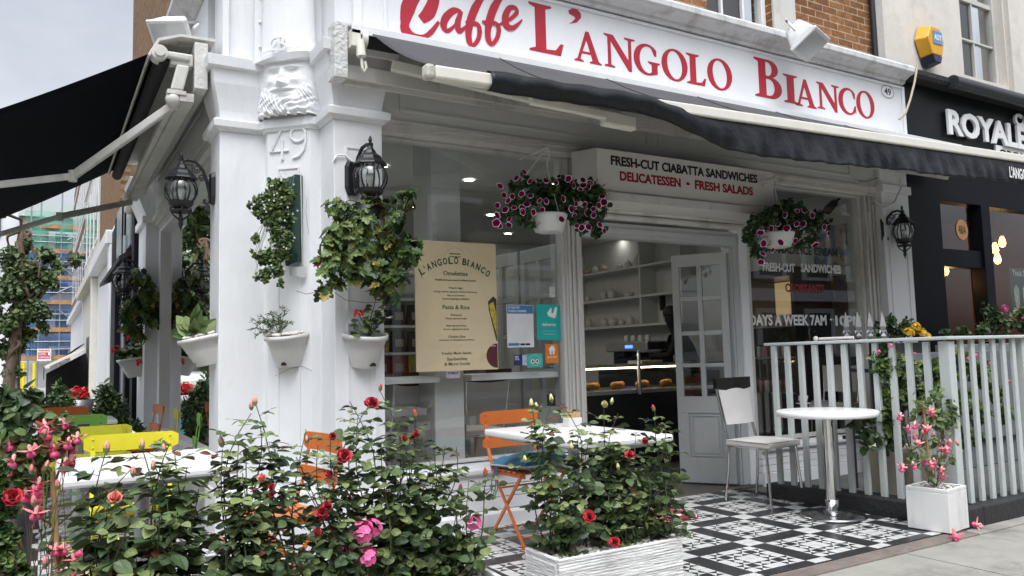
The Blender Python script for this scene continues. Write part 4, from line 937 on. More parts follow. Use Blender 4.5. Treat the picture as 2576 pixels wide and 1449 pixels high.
def picture(label, ya, yb, za, zb, cols):
    t = thing('picture', label, 'picture', (7.75, ya, za))
    m = bpy.data.materials.new('painting'); m.use_nodes = True; n = m.node_tree; b = n.nodes['Principled BSDF']
    tcn = n.nodes.new('ShaderNodeTexCoord'); v = n.nodes.new('ShaderNodeTexVoronoi'); v.inputs['Scale'].default_value = 14; rp = n.nodes.new('ShaderNodeValToRGB'); rp.color_ramp.interpolation = 'CONSTANT'
    n.links.new(tcn.outputs['Object'], v.inputs['Vector']); n.links.new(v.outputs['Color'], rp.inputs[0]); n.links.new(rp.outputs[0], b.inputs['Base Color'])
    for i, c in enumerate(cols):
        e = rp.color_ramp.elements[i] if i < 2 else rp.color_ramp.elements.new(.5)
        e.color = (*c, 1)
    for i, e in enumerate(rp.color_ramp.elements): e.position = i / len(cols)
    mb = MB(); mb.box(7.735, 7.758, ya, yb, za, zb); part('canvas', mb, m, t)
picture('small town picture high on the inside wall above the lettering', 5.62, 6.06, 2.10, 2.58, [(.05, .12, .3), (.3, .25, .2), (.12, .18, .3), (.4, .36, .3)])
picture('lower picture of a yellow and blue street scene on the inside wall', 5.66, 6.12, 1.52, 2.0, [(.35, .22, .05), (.05, .07, .16), (.2, .1, .05), (.1, .12, .15)])
p = oY(2094, 516, 5.4); mb = MB(); mb.M = Matrix.Translation(p) @ Matrix.Rotation(R_(55), 4, 'Y')
mb.lathe([(.001, -.12), (.045, -.12), (.048, -.11), (.045, .03), (.014, .09), (.014, .14), (.018, .145), (.001, .15)], (0, 0, 0), 14); solo('bottle_sign', mb, BLACK, 'black hanging bottle shape inside the top of the right hand window', 'bottle sign', loc=tuple(p))
# barista in black, mostly hidden behind the door leaf
def skin_body(name, pts, edges, radii, m, parent=None):
    me = bpy.data.meshes.new(name); me.from_pydata(pts, edges, []); o = link(bpy.data.objects.new(name, me)); me.materials.append(m)
    if parent: o.parent = parent
    md = o.modifiers.new('skin', 'SKIN'); md.use_smooth_shade = True
    for i, r in enumerate(radii): o.data.skin_vertices[0].data[i].radius = r
    o.data.skin_vertices[0].data[0].use_root = True
    s = o.modifiers.new('sub', 'SUBSURF'); s.levels = 2; s.render_levels = 2; return o
per = thing('person', 'person in black clothes bending over the coffee machine behind the door', 'person', (7.24, 7.70, 0))
pts = [(0, 0, .95), (0, .02, 1.15), (-.06, .05, 1.36), (-.12, .08, 1.46), (-.16, .10, 1.55), (-.18, .11, 1.62), (-.18, .11, 1.72),
       (-.24, -.08, 1.36), (-.34, -.02, 1.14), (-.38, .22, 1.14), (-.38, .32, 1.14), (.0, .24, 1.36), (.0, .42, 1.18), (-.14, .55, 1.15), (-.20, .60, 1.15),
       (.0, -.10, .90), (.02, -.10, .5), (.03, -.10, .10), (-.08, -.10, .05), (.0, .12, .90), (.02, .12, .5), (.03, .12, .10), (-.08, .12, .05)]
edg = [(0, 1), (1, 2), (2, 3), (3, 4), (4, 5), (5, 6), (2, 7), (7, 8), (8, 9), (9, 10), (2, 11), (11, 12), (12, 13), (13, 14), (0, 15), (15, 16), (16, 17), (17, 18), (0, 19), (19, 20), (20, 21), (21, 22)]
rad = [(.15, .12), (.15, .11), (.16, .11), (.06, .06), (.075, .075), (.10, .085), (.085, .08), (.065, .065), (.05, .05), (.036, .036), (.03, .02), (.065, .065), (.05, .05), (.036, .036), (.03, .02),
       (.09, .09), (.065, .065), (.045, .045), (.04, .035), (.09, .09), (.065, .065), (.045, .045), (.04, .035)]
skin_body('body', pts, edg, rad, mat('black clothing', (.012, .012, .013), .85), per)
mb = MB(); mb.ball((7.24 - .17, 7.70 + .11, 1.70), .108, 16, 0, (1, .95, .9)); part('hair', mb, mat('dark hair', (.02, .015, .012), .6), per)
# poster and stickers on the inside of the glass
def flat(name, label, cat, x0, x1, z0, z1, m, y=5.094, t=.002, skew=0, parts=(), bevel=0):
    t_ = thing(name, label, cat, (x0, y, z0)); mb = MB(); mb.hexa([(x0, y, z0), (x1, y, z0 + skew), (x1, y + t, z0 + skew), (x0, y + t, z0)], [(x0, y, z1), (x1, y, z1 + skew), (x1, y + t, z1 + skew), (x0, y + t, z1)])
    part('sheet', mb, m, t_); return t_
x0, x1, z0, z1 = 2.245, 2.903, 1.098, 2.03
po = flat('menu_poster', 'large cream menu poster with green lettering on the shop window', 'poster', x0, x1, z0, z1, mat('cream poster paper', (.74, .61, .39), .5, var=.08, vs=2.2, stain=((.46, .28, .10), .5, 3.0, .62)))
DG = mat('dark green print', (.03, .09, .045), .6, var=0); DG2 = mat('olive green print', (.11, .15, .07), .6, var=0)
H_ = z1 - z0; W_ = x1 - x0; xc = (x0 + x1) / 2 - .01
def pl(txt, fy, h, wide=1.0, bold=.0, m=DG2): part('print', text_c(txt, (xc, 5.0935, z1 - fy * H_), XA, ZA, h, wide=wide, bold=bold, t=.0015), m, po)
import itertools
s_ = "L'ANGOLO BIANCO"; n = len(s_); adv = [{' ': .55, 'I': .55, "'": .4}.get(c, 1) for c in s_]; cum = [sum(adv[:i]) + adv[i] / 2 for i in range(n)]; tot_ = sum(adv)
mbx = MB()
for i, ch in enumerate(s_):
    if ch == ' ': continue
    a = (cum[i] - tot_ / 2) * 4.9; rad_ = .5; c_ = Vector((xc + rad_ * math.sin(R_(a)), 5.0935, z1 - .195 * H_ - rad_ * (1 - math.cos(R_(a))) * 1.2 + .02))
    ux = Vector((math.cos(R_(a)), 0, -math.sin(R_(a)))); uz = Vector((math.sin(R_(a)), 0, math.cos(R_(a))))
    hh = .05; gw = .022 if ch in "'I" else .034
    if ch == "'": text_mb(ch, c_ - ux * .006 + uz * .03, ux, uz, .008, .018, bold=.02, t=.0015, mb=mbx)
    else: text_mb(ch, c_ - ux * gw / 2, ux, uz, gw * (.45 if ch == 'I' else 1), hh, bold=.025, t=.0015, mb=mbx)
part('print', mbx, DG, po)
for txt, fy, h, wd, bo in (('Omelettes', .265, .032, 1.05, .012), ('Healthy & home-made by Meza herself.', .312, .018, 1.1, .012), ('Organic eggs,', .372, .018, 1.1, 0), ('spring onions, spinach, cherry tomatoes,', .402, .018, 1.1, 0), ('feta or parmesan', .430, .017, 1.1, 0), ('(extra toppings available)', .457, .018, 1.1, 0),
                        ('Pasta & Rice', .527, .030, 1.05, .012), ('Bolognese', .582, .018, 1.1, 0), ("Meza's secret recipe", .609, .018, 1.1, 0), ('Baby Spinach Pasta', .665, .018, 1.1, 0), ('in our signature sauce', .692, .018, 1.1, 0), ('Chicken Rice', .747, .017, 1.1, 0), ('everyone in Marylebone loves it', .775, .018, 1.1, 0),
                        ('Freshly Made Salads,', .882, .026, 1.05, .006), ('Sandwiches', .922, .024, 1.05, .006), ('& More Inside', .960, .024, 1.05, .006)): pl(txt, fy, h, wd, bo)
mb = MB(); mb.box(x0 + .03, x1 - .02, 5.0925, 5.0938, z1 - .818 * H_, z1 - .812 * H_); mb.tube([(xc + .085 * math.cos(a), 5.0935, z1 - .135 * H_ + .085 * math.sin(a)) for a in np.linspace(0, math.pi, 16)], .0025, 4); part('print', mb, mat('pale print', (.68, .62, .48), .6), po)
mb = MB(); mb.box(xc - .045, xc + .045, 5.0925, 5.0938, z1 - .098 * H_, z1 - .091 * H_); mb.box(xc - .045, xc + .045, 5.0925, 5.0938, z1 - .12 * H_, z1 - .114 * H_); part('print', mb, mat('dark brown print', (.08, .035, .02), .6), po)
mb = MB(); mb.add([(x1 - .075 + .0, 5.0932, z0 + .50), (x1 - .03, 5.0932, z0 + .54), (x1 - .004, 5.0932, z0 + .52), (x1 - .004, 5.0932, z0 + .20), (x1 - .012, 5.0932, z0 + .21), (x1 - .07, 5.0932, z0 + .44)], [tuple(range(6))[::-1]]); part('print', mb, mat('dark stripe print', (.05, .03, .01), .6), po)
mb = MB(); mb.add([(x1 - .066, 5.0926, z0 + .48), (x1 - .03, 5.0926, z0 + .50), (x1 - .008, 5.0926, z0 + .42), (x1 - .008, 5.0926, z0 + .25), (x1 - .058, 5.0926, z0 + .42)], [tuple(range(5))[::-1]]); part('print', mb, mat('yellow print', (.55, .42, .05), .6, var=.5, vs=40), po)
mb = MB(); mb.add([(x1 - .085 + .08 * math.cos(a) if False else x1 - .004 - .095 * abs(math.sin(a)), 5.0932, z0 + .10 + .09 * math.cos(a)) for a in np.linspace(0, math.pi, 14)], [tuple(range(14))]); part('print', mb, mat('aubergine print', (.10, .02, .025), .5), po)
c1 = flat('notice_sheet', 'white notice with blue header on the glass beside the poster', 'notice', 2.986, 3.222, 1.255, 1.576, mat('white paper', (.72, .73, .74), .5))
mb = MB(); mb.box(2.99, 3.218, 5.0925, 5.0938, 1.51, 1.572); part('print', mb, mat('blue print', (.05, .20, .42), .5), c1)
mb = text_mb("LET'S HELP STOP", (2.998, 5.092, 1.546), XA, ZA, .10, .018, bold=.01, t=.001); text_mb('THE SPREAD OF CORONAVIRUS', (2.998, 5.092, 1.52), XA, ZA, .16, .018, bold=.01, t=.001, mb=mb); part('print', mb, WINK, c1)
mb = MB(); mb.box(2.995, 3.09, 5.0925, 5.0938, 1.268, 1.288); part('print', mb, MATS['blue print'], c1)
mb = MB(); mb.box(3.10, 3.14, 5.0925, 5.0938, 1.27, 1.285); mb.box(3.145, 3.185, 5.0925, 5.0938, 1.27, 1.285); part('print', mb, INK, c1)
TEAL = mat('teal sticker', (.01, .42, .39), .45, var=.05)
c2 = flat('window_sticker', 'large teal delivery sticker on the glass by the window edge', 'sticker', 3.252, 3.474, 1.31, 1.584, TEAL, skew=-.006)
mb = fill_mb([[(.10, .62), (.30, .92), (.36, .90), (.34, .62), (.42, .60), (.56, .98), (.66, .95), (.60, .50), (.52, .30), (.18, .42)]], (3.33, 5.0935, 1.435), XA, ZA, .17, .13, .001); part('print', mb, WINK, c2)
part('print', text_mb('deliveroo', (3.30, 5.093, 1.415), XA, ZA, .125, .026, bold=.012, t=.001), WINK, c2)
mb = text_mb('From here to you', (3.30, 5.093, 1.367), XA, ZA, .125, .015, t=.001); text_mb('with Deliveroo', (3.308, 5.093, 1.347), XA, ZA, .11, .013, t=.001, mb=mb); part('print', mb, mat('pale teal print', (.45, .70, .68), .5), c2)
c3 = flat('window_sticker', 'orange sticker with a white house mark on the glass', 'sticker', 3.323, 3.443, 1.13, 1.276, mat('orange sticker', (.72, .22, .02), .45, var=.05))
mb = fill_mb([[(.5, 1), (.0, .6), (.1, .55), (.2, 0), (.42, 0), (.42, .4), (.58, .4), (.58, 0), (.8, 0), (.9, .55), (1, .6), (.8, .78), (.8, .95), (.7, .95), (.7, .86)]], (3.35, 5.0935, 1.195), XA, ZA, .066, .07, .001); part('print', mb, WINK, c3)
part('print', text_mb('JUST EAT', (3.337, 5.093, 1.165), XA, ZA, .092, .018, bold=.015, t=.001), WINK, c3)
c4 = flat('window_sticker', 'small teal sticker with two round eyes in a ring', 'sticker', 3.155, 3.295, 1.10, 1.206, mat('sea green sticker', (.06, .45, .38), .45, var=.05))
mb = MB()
for s in (-1, 1): mb.add([(3.225 + s * .02 + .017 * math.cos(a), 5.0932, 1.147 + .017 * math.sin(a)) for a in np.linspace(0, 2 * math.pi, 17)[:-1]], [tuple(range(16))])
part('print', mb, WINK, c4)
mb = MB()
for s in (-1, 1): mb.add([(3.225 + s * .02 + .009 * math.cos(a), 5.0925, 1.147 + .009 * math.sin(a)) for a in np.linspace(0, 2 * math.pi, 13)[:-1]], [tuple(range(12))])
part('print', mb, INK, c4)
mb = MB(); mb.tube([(3.225 + .05 * math.cos(a), 5.0932, 1.155 + .042 * math.sin(a)) for a in np.linspace(0, 2 * math.pi, 24)], .0018, 4); part('print', mb, MATS['pale teal print'], c4)
c5 = flat('window_sticker', 'small navy sticker reading love local', 'sticker', 3.04, 3.112, 1.12, 1.20, mat('navy sticker', (.015, .03, .14), .45))
mb = text_mb('LOVE', (3.046, 5.0935, 1.178), XA, ZA, .036, .014, bold=.015, t=.001); text_mb('LOCAL', (3.046, 5.0935, 1.160), XA, ZA, .042, .014, bold=.015, t=.001, mb=mb); part('print', mb, WINK, c5)
c6 = flat('window_sticker', 'small white and blue sticker next to the navy one', 'sticker', 3.113, 3.152, 1.12, 1.198, mat('blue white sticker', (.45, .52, .68), .45, var=.4, vs=50))
c7 = flat('window_sticker', 'little pale paper sticker high on the folded door glass', 'sticker', 3.375, 3.425, 1.64, 1.72, mat('pale sticker paper', (.55, .55, .54), .5, var=.2, vs=50))
c8 = flat('window_sticker', 'lilac offer card under the poster with dark heading', 'sticker', 2.475, 2.585, 1.045, 1.096, mat('lilac card', (.40, .36, .45), .5, var=.2, vs=40))
part('print', text_mb('£5 BACK', (2.487, 5.0935, 1.074), XA, ZA, .085, .016, bold=.02, t=.001), INK, c8)

# ---------------------------------------------------------------- neighbour: cream stucco house over a black shopfront
nb = thing('neighbour_house', 'cream stucco house with sash window above the black shopfront', 'house', (7.75, 5.15, 0))
STU = mat('cream stucco', (.66, .62, .565), .85, var=.08, vs=2.5, bump=.2, bs=40, stain=((.50, .45, .39), .6, 2.2, .52))
mb = MB(); Y2 = 5.17
WX0, WX1, WZ0, WZ1 = 9.56, 10.55, 4.45, 6.6
mb.box(7.96, WX0, Y2, Y2 + .3, 4.0, 9); mb.box(WX1, 15, Y2, Y2 + .3, 4.0, 9); mb.box(WX0, WX1, Y2, Y2 + .3, 4.0, WZ0); mb.box(WX0, WX1, Y2, Y2 + .3, WZ1, 9); part('wall', mb, STU, nb)
mb = MB(); mb.box(7.735, 7.958, Y2 - .03, Y2 + .3, 4.12, 9); part('quoin_strip', mb, mat('grey stucco strip', (.46, .44, .41), .85, var=.12, bump=.3, stain=((.30, .28, .25), .5, 4, .5)), nb)
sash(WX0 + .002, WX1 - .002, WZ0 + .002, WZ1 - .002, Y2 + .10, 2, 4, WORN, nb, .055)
mb = MB(); mb.box(WX1 + .03, WX1 + .25, Y2 - .06, Y2 - .002, 4.2, 9); part('pilaster_strip', mb, STU, nb)
sf = thing('black_shopfront', 'black neighbouring shopfront with raised white lettering and amber lit windows', 'shopfront', (7.9, 4.9, 0))
mb = MB(); mb.box(7.88, 13, 4.93, 5.16, 3.36, 4.03); part('fascia', mb, mat('black satin fascia', (.008, .009, .010), .45, var=.3, vs=4, spec=.2), sf)
mb = MB(); mb.ext([(5.16, 4.035), (4.80, 4.035), (4.78, 4.07), (4.78, 4.12), (4.86, 4.15), (5.16, 4.21)], 7.88, 13); part('fascia_top', mb, mat('rough black lead', (.02, .02, .02), .7, bump=.6, bs=30), sf)
mb = MB(); mb.tube([(8.55, 4.76, 4.07), (13, 4.76, 4.07)], .075, 16); part('roller_cover', mb, mat('grey black tube', (.03, .032, .034), .35), sf)
mb = MB(); mb.box(7.88, 8.56, 5.0, 5.16, 0, 3.35); mb.box(8.561, 13, 5.02, 5.16, 2.80, 3.35); mb.box(9.38, 9.56, 5.0, 5.16, 0, 2.799); mb.box(8.561, 9.379, 5.03, 5.16, 2.06, 2.26); mb.box(8.561, 9.379, 5.03, 5.16, 0, 1.02); mb.box(9.561, 13, 5.03, 5.16, 0, .9)
part('frontage', mb, mat('navy black shop paint', (.004, .005, .008), .5, var=.3, spec=.15), sf, bevel=.006)
p = oY(2378, 283, 4.90); q = oY(2378, 338, 4.90); 
CH = .90
mb = text_mb('ROYALE', (p.x, 4.90, q.z), XA, ZA, 1.66, p.z - q.z + .04, bold=.035, t=.03); part('lettering', mb, WINK, sf)
p = oY(2548, 316, 4.90); mb = text_mb('CAFE', (p.x, 4.90, p.z), XA, ZA, .62, .155, bold=.035, t=.03); part('lettering', mb, WINK, sf)
p = oY(2505, 383, 4.91); mb = MB(); mb.box(p.x, p.x + 1.4, 4.905, 4.929, p.z - .07, p.z + .09); bnr = part('banner', mb, WINK, sf)
part('lettering', text_mb('ORGANIC', (p.x + .07, 4.904, p.z - .05), XA, ZA, .9, .10, bold=.03, t=.002), INK, bnr)
g = MB(); g.quad((8.561, 5.09, 2.261), (9.379, 5.09, 2.261), (9.379, 5.09, 2.799), (8.561, 5.09, 2.799)); part('glass_pane', g, GLASS, sf)
g = MB(); g.quad((8.561, 5.09, 1.021), (9.379, 5.09, 1.021), (9.379, 5.09, 2.059), (8.561, 5.09, 2.059)); part('glass_pane', g, GLASS, sf)
g = MB(); g.quad((9.561, 5.09, .901), (13, 5.09, .901), (13, 5.09, 2.799), (9.561, 5.09, 2.799)); part('glass_pane', g, GLASS, sf)
AMB = mat('amber wall paint', (.26, .09, .02), .7, var=.15)
mb = MB(); mb.box(8.0, 13, 7.8, 7.9, 0, 3.2); mb.box(7.87, 7.95, 5.17, 7.8, 0, 3.2); mb.box(13, 13.1, 5.17, 7.8, 0, 3.2); part('interior_wall', mb, AMB, sf)
mb = MB(); mb.box(7.95, 13, 5.17, 7.8, 3.2, 3.25); mb.box(7.95, 13, 5.17, 7.8, -.02, 0); part('ceiling', mb, mat('brown ceiling', (.06, .03, .02), .8), sf)
p = oY(2420, 578, 5.085); mb = MB(); mb.add([(p.x + .12 * math.cos(a), 5.084, p.z + .12 * math.sin(a)) for a in np.linspace(0, 2 * math.pi, 25)[:-1]], [tuple(range(24))]); rd = part('round_plate', mb, mat('amber plate', (.38, .20, .08), .6), sf)
part('lettering', text_mb('48A', (p.x - .075, 5.0825, p.z - .05), XA, ZA, .15, .10, t=.001), INK, rd)
for z in (1.75, 1.30):
    mb = MB(); mb.box(8.9, 11.2, 7.45, 7.795, z - .03, z); part('wall_shelf', mb, mat('amber shelf wood', (.40, .16, .04), .6), sf)
pend = None
for i, (x, y, lb) in enumerate(((2521, 606, 'upper right hand'), (2503, 622, 'middle of the close group'), (2509, 648, 'lowest of the close group'), (2377, 676, 'left end, near the black post'), (2452, 655, 'lone one over the back shelf'))):
    p = oY(x, y, 5.38 if i < 4 else 5.9); t = thing('pendant_bulb', f'glowing amber filament bulb, {lb}', 'pendant lamp', tuple(p), 'hanging filament bulbs in the amber shop')
    mb = MB(); mb.lathe([(.001, -.085), (.03, -.07), (.043, -.035), (.036, .01), (.022, .05), (.016, .06)], tuple(p), 14); part('bulb', mb, glow_mat('filament glow', (1, .45, .10), 5), t)
    mb = MB(); mb.lathe([(.02, .061), (.022, .12), (.006, .14)], tuple(p), 10); mb.tube([(p.x, p.y, p.z + .14), (p.x, p.y, 3.2)], .004, 5); part('flex', mb, BLACK, t)
    ld = bpy.data.lights.new('filament_light', 'POINT'); ld.energy = 3.5; ld.color = (1, .55, .2); ld.shadow_soft_size = .05; lo = link(bpy.data.objects.new('filament_light', ld)); lo.location = (p.x, p.y - .0, p.z - .16)
# lamps of that shop: its ceiling light
for i in range(5):
    x = 9.25 + i * .17; mb = MB(); mb.box(x, x + .14, 7.5, 7.65, 1.301, 1.42); solo('packet', mb, mat('kraft packet', (.45, .30, .18), .6), 'brown packet in the row on the amber lower shelf', 'packet', 'packets on the amber shelf', loc=(x, 7.5, 1.3))
for x, r in ((9.3, .09), (9.75, .10)):
    mb = MB(); mb.ball((x, 7.6, 1.76 + r), r, 12); solo('basket', mb, BLACK, 'round dark jar on the amber upper shelf', 'jar', 'round dark jars on the amber shelf', loc=(x, 7.6, 1.75))
p = oY(2552, 700, 5.15); t = thing('menu_board', 'dark drinks board with pale heading at the right photo edge', 'board', (p.x, 5.15, p.z))
mb = MB(); mb.box(p.x - .1, p.x + .6, 5.15, 5.17, p.z - .55, p.z + .13); part('sheet', mb, mat('dark board', (.02, .022, .025), .5), t)
part('print', text_mb('Thick Shakes', (p.x - .04, 5.149, p.z + .03), XA, ZA, .5, .07, t=.001), mat('grey print', (.4, .4, .4), .5), t)
for i in range(3):
    x = p.x + .02 + .2 * i; mb = MB(); mb.lathe([(.04, 0), (.03, .03), (.06, .2), (.065, .3), (.05, .34), (.001, .38)], (x, 5.145, p.z - .46), 10); mb.v = [(a, 5.147 - (5.145 - b) * .05, c) for a, b, c in mb.v]; part('print', mb, mat('grey green print', (.20, .24, .20), .6, var=.5, vs=20), t)
mb = MB(); pts = [oY(x, y, 4.72) for x, y in ((2308, 165), (2300, 210), (2290, 250), (2278, 285), (2262, 300))]; mb.tube(pts, .012, 6); solo('loose_cable', mb, mat('tan cable', (.45, .38, .28), .6), 'tan cable hanging down between the red sign and the black fascia', 'cable', loc=tuple(pts[0]))

# ---------------------------------------------------------------- side street beyond the cafe
bs = thing('black_shop', 'black panelled shopfront next along the side street', 'shopfront', (1.0, 10.4, 0))
mb = MB(); mb.box(1.0, 1.3, 10.41, 15.2, 0, 3.5)
for y in (10.5, 11.6, 12.0, 13.3): mb.box(.93, .999, y, y + .30, 0, 3.45)
part('frontage', mb, mat('blue black shop paint', (.005, .006, .011), .5, var=.3, spec=.2), bs, bevel=.006)
mb = MB(); mb.tube([(.91, 11.45, 0), (.91, 11.45, 2.9)], .03, 8); part('metal_post', mb, GALV, bs)
mb = MB(); mb.quad((.995, 13.2, .4), (.995, 12.35, .4), (.995, 12.35, 2.6), (.995, 13.2, 2.6)); part('glass_pane', mb, glass_mat('dark shop glass', (.1, .12, .13), 1), bs)
mb = MB(); mb.box(.93, .965, 11.0, 13.2, 2.72, 3.48); part('silver_sign', mb, mat('silver sign panel', (.45, .50, .50), .25, .6, var=.1), bs)
mb = MB(); mb.hexa([(.80, 10.9, 2.50), (.98, 10.9, 2.60), (.98, 14.8, 2.60), (.80, 14.8, 2.50)], [(.80, 10.9, 2.56), (.98, 10.9, 2.69), (.98, 14.8, 2.69), (.80, 14.8, 2.56)]); part('canopy_edge', mb, BLACK, bs)
# terrace running away down the side street
CRW = mat('cream terrace render', (.66, .63, .57), .8, var=.08, vs=3); 
def terrace(label, y0, y1, x, ground, wallm, h, group='terrace houses along the side street'):
    t = thing('terrace_house', label, 'house', (x, y0, 0), group)
    mb = MB(); mb.box(x, x + .5, y0, y1, 3.55, h); part('wall', mb, wallm, t)
    mb = MB(); mb.box(x - .02, x + .5, y0, y1, 0, 3.3); mb.box(x - .22, x + .5, y0, y1, 3.3, 3.549); mb.box(x - .16, x + .5, y0, y0 + .4, 0, 3.299); part('shopfront', mb, ground, t, bevel=.02)
    for yy in np.arange(y0 + .8, y1 - .9, 1.9):
        for zz in (4.4, 7.0, 9.4):
            if zz + 1.7 > h: continue
            mb = MB(); mb.box(x - .02, x - .002, yy - .12, yy + 1.12, zz - .1, zz + 1.75); w_ = part('window', mb, WHITE, t)
            g = MB(); g.quad((x - .022, yy + 1.0, zz), (x - .022, yy, zz), (x - .022, yy, zz + 1.6), (x - .022, yy + 1.0, zz + 1.6)); part('pane', g, glass_mat('dark far glass', (.15, .17, .18), 1), w_)
    for z_ in [q_ for q_ in (3.6, 6.55, 9.1) if q_ + .3 < h]:
        mb = MB(); mb.box(x - .04, x - .001, y0, y1, z_, z_ + .14); part('string_course', mb, WHITE, t)
    return t
terrace('brown brick terrace house with white window surrounds just past the black shop', 15.21, 21, 1.12, WHITE2, BRS, 5.9)
terrace('cream rendered terrace house with white shopfront behind the far awning', 21.01, 29, 1.12, CRW, CRW, 7.6)
terrace('far brown terrace house closing the row near the scaffolding', 29.01, 46, 1.25, WHITE2, BRS, 10)
# dark awning of the far shop
aw3 = thing('far_awning', 'small dark awning of a shop far down the side street', 'awning', (.95, 23, 2.4))
a = oY(206, 868, 23); b = oY(112, 922, 23)
mb = MB(); mb.grid(lambda u, v: (a.x + (b.x - a.x) * v, 21.6 + 4.5 * u, a.z + (b.z - a.z) * v - .05 * math.sin(math.pi * v)), 6, 6); part('canopy', mb, NAVY, aw3, solid=.02)
mb = MB(); mb.grid(lambda u, v: (b.x - .01, 21.6 + 4.5 * u, b.z - .28 * v + .04 * math.sin(u * 30) * v), 30, 2); part('valance', mb, NAVY, aw3, solid=.01)
mb = MB(); mb.box(b.x + .02, b.x + .1, 21.55, 21.63, b.z - .05, b.z + .02); mb.bar((b.x, 21.6, b.z - .02), (a.x, 21.6, a.z - .12), .05, .06); part('arm', mb, CREAM, aw3)
mb = MB(); mb.hexa([(b.x + .05, 26.0, 0), (1.10, 26.0, 0), (1.10, 26.1, 0), (b.x + .05, 26.1, 0)], [(b.x + .05, 26.0, b.z - .2), (1.10, 26.0, a.z - .15), (1.10, 26.1, a.z - .15), (b.x + .05, 26.1, b.z - .2)]); mb.box(1.085, 1.10, 21.7, 25.99, 0, 2.0); part('shade_sheet', mb, BLACK, aw3)  # black sheets added to stand in for the shade under the far awning
# scaffolded building closing the street
YS = 60.0
def S(x, y): return oY(x, y, YS)
sb = thing('scaffolded_house', 'grey brick house wrapped in scaffolding at the end of the side street', 'house', (0, YS, 0))
GB = brick_mat('grey stock brick', (.30, .31, .30), (.22, .23, .23), (.36, .36, .35), .45, .15, 'XZ')
xl, xr = S(52, 800).x, S(330, 800).x; zt_ = S(150, 545).z
mb = MB(); mb.box(xl - .2, xr, YS + .6, YS + 9, S(150, 905).z, zt_); part('wall', mb, GB, sb)
mb = MB(); mb.box(xl - .3, xr, YS + .4, YS + 9, zt_, zt_ + .9); part('parapet', mb, mat('pale green cornice', (.52, .60, .56), .7), sb)
mb = MB(); mb.box(xl - .2, xr, YS + .55, YS + 9, -.3, S(150, 904).z); part('ground_floor', mb, WHITE2, sb)
for fl, (ya, yb) in enumerate(((582, 625), (650, 698), (705, 728), (775, 832), (870, 905))):
    for xx in (122, 190 + 60):
        p = S(xx, yb); q = S(xx + 66, ya); mb = MB(); mb.box(p.x, q.x, YS + .5, YS + .598, p.z, q.z); w_ = part('window', mb, WHITE, sb)
        e = (q.x - p.x) * .26; g = MB(); g.box(p.x + e, q.x - e, YS + .47, YS + .498, p.z + .05, q.z - .15); part('pane', g, mat('blue grey sash glass', (.10, .15, .24), .2, var=.3, vs=1), w_)
p = S(125, 757); q = S(194, 731); mb = MB(); mb.add([(p.x, YS + .3, p.z), (q.x, YS + .3, p.z), (q.x, YS + .3, p.z + .25), ((p.x + q.x) / 2, YS + .3, q.z), (p.x, YS + .3, p.z + .25)] + [(p.x, YS + .59, p.z), (q.x, YS + .59, p.z), (q.x, YS + .59, p.z + .25), ((p.x + q.x) / 2, YS + .59, q.z), (p.x, YS + .59, p.z + .25)], [(0, 1, 2, 3, 4), (0, 5, 6, 1), (4, 3, 8, 9), (3, 2, 7, 8), (2, 1, 6, 7), (0, 4, 9, 5)]); part('pediment', mb, WHITE, sb)
sc_ = thing('scaffolding', 'scaffold tubes, timber boards and blue and green netting on the far house', 'scaffolding', (0, YS - 1, 0))
YT = YS - .9
def S2(x, y): return oY(x, y, YT)
for x in (70, 95, 148, 215, 262):
    p = S2(x, 900); mb = MB(); mb.tube([(p.x, YT, -.3), (p.x, YT, zt_ + 1.5)], .05, 6); part('standard', mb, GALV, sc_)
ys_ = (568, 631, 700, 762, 833, 904)
for y in ys_:
    p = S2(50, y); q = S2(330, y); mb = MB(); mb.box(p.x, q.x, YT - .05, YT + .02, p.z - .06, p.z + .22); part('toe_board', mb, mat('scaffold board', (.40, .22, .10), .8, var=.3, vs=3), sc_)
    mb = MB(); mb.box(p.x, q.x, YT + .03, YT + 1.2, p.z - .08, p.z - .03); part('deck', mb, mat('deck board', (.25, .18, .11), .8), sc_)
for y in (590, 606, 655, 672, 722, 735, 790, 806, 860, 880):
    p = S2(50, y); q = S2(330, y); mb = MB(); mb.tube([(p.x, YT - .08, p.z), (q.x, YT - .08, p.z)], .035, 5); part('ledger', mb, GALV, sc_)
for a_, b_ in (((148, 780), (215, 832)), ((148, 735), (215, 705)), ((148, 665), (215, 720)), ((170, 605), (215, 580))):
    mb = MB(); mb.tube([S2(*a_) + Vector((0, -.12, 0)), S2(*b_) + Vector((0, -.12, 0))], .04, 5); part('brace', mb, GALV, sc_)
def net_mat(name, c, al):
    m = bpy.data.materials.new(name); m.use_nodes = True; n = m.node_tree; n.nodes.clear(); o_ = n.nodes.new('ShaderNodeOutputMaterial'); a_ = n.nodes.new('ShaderNodeBsdfTransparent'); d = n.nodes.new('ShaderNodeBsdfDiffuse'); d.inputs[0].default_value = (*c, 1); x = n.nodes.new('ShaderNodeMixShader')
    nz_ = n.nodes.new('ShaderNodeTexNoise'); nz_.inputs['Scale'].default_value = .8; rp = n.nodes.new('ShaderNodeMapRange'); rp.inputs['From Min'].default_value = .3; rp.inputs['From Max'].default_value = .7; rp.inputs['To Min'].default_value = al - .22; rp.inputs['To Max'].default_value = al + .22; t_ = n.nodes.new('ShaderNodeTexCoord')
    n.links.new(t_.outputs['Object'], nz_.inputs['Vector']); n.links.new(nz_.outputs[0], rp.inputs[0]); n.links.new(rp.outputs[0], x.inputs[0]); n.links.new(a_.outputs[0], x.inputs[1]); n.links.new(d.outputs[0], x.inputs[2]); n.links.new(x.outputs[0], o_.inputs[0]); return m
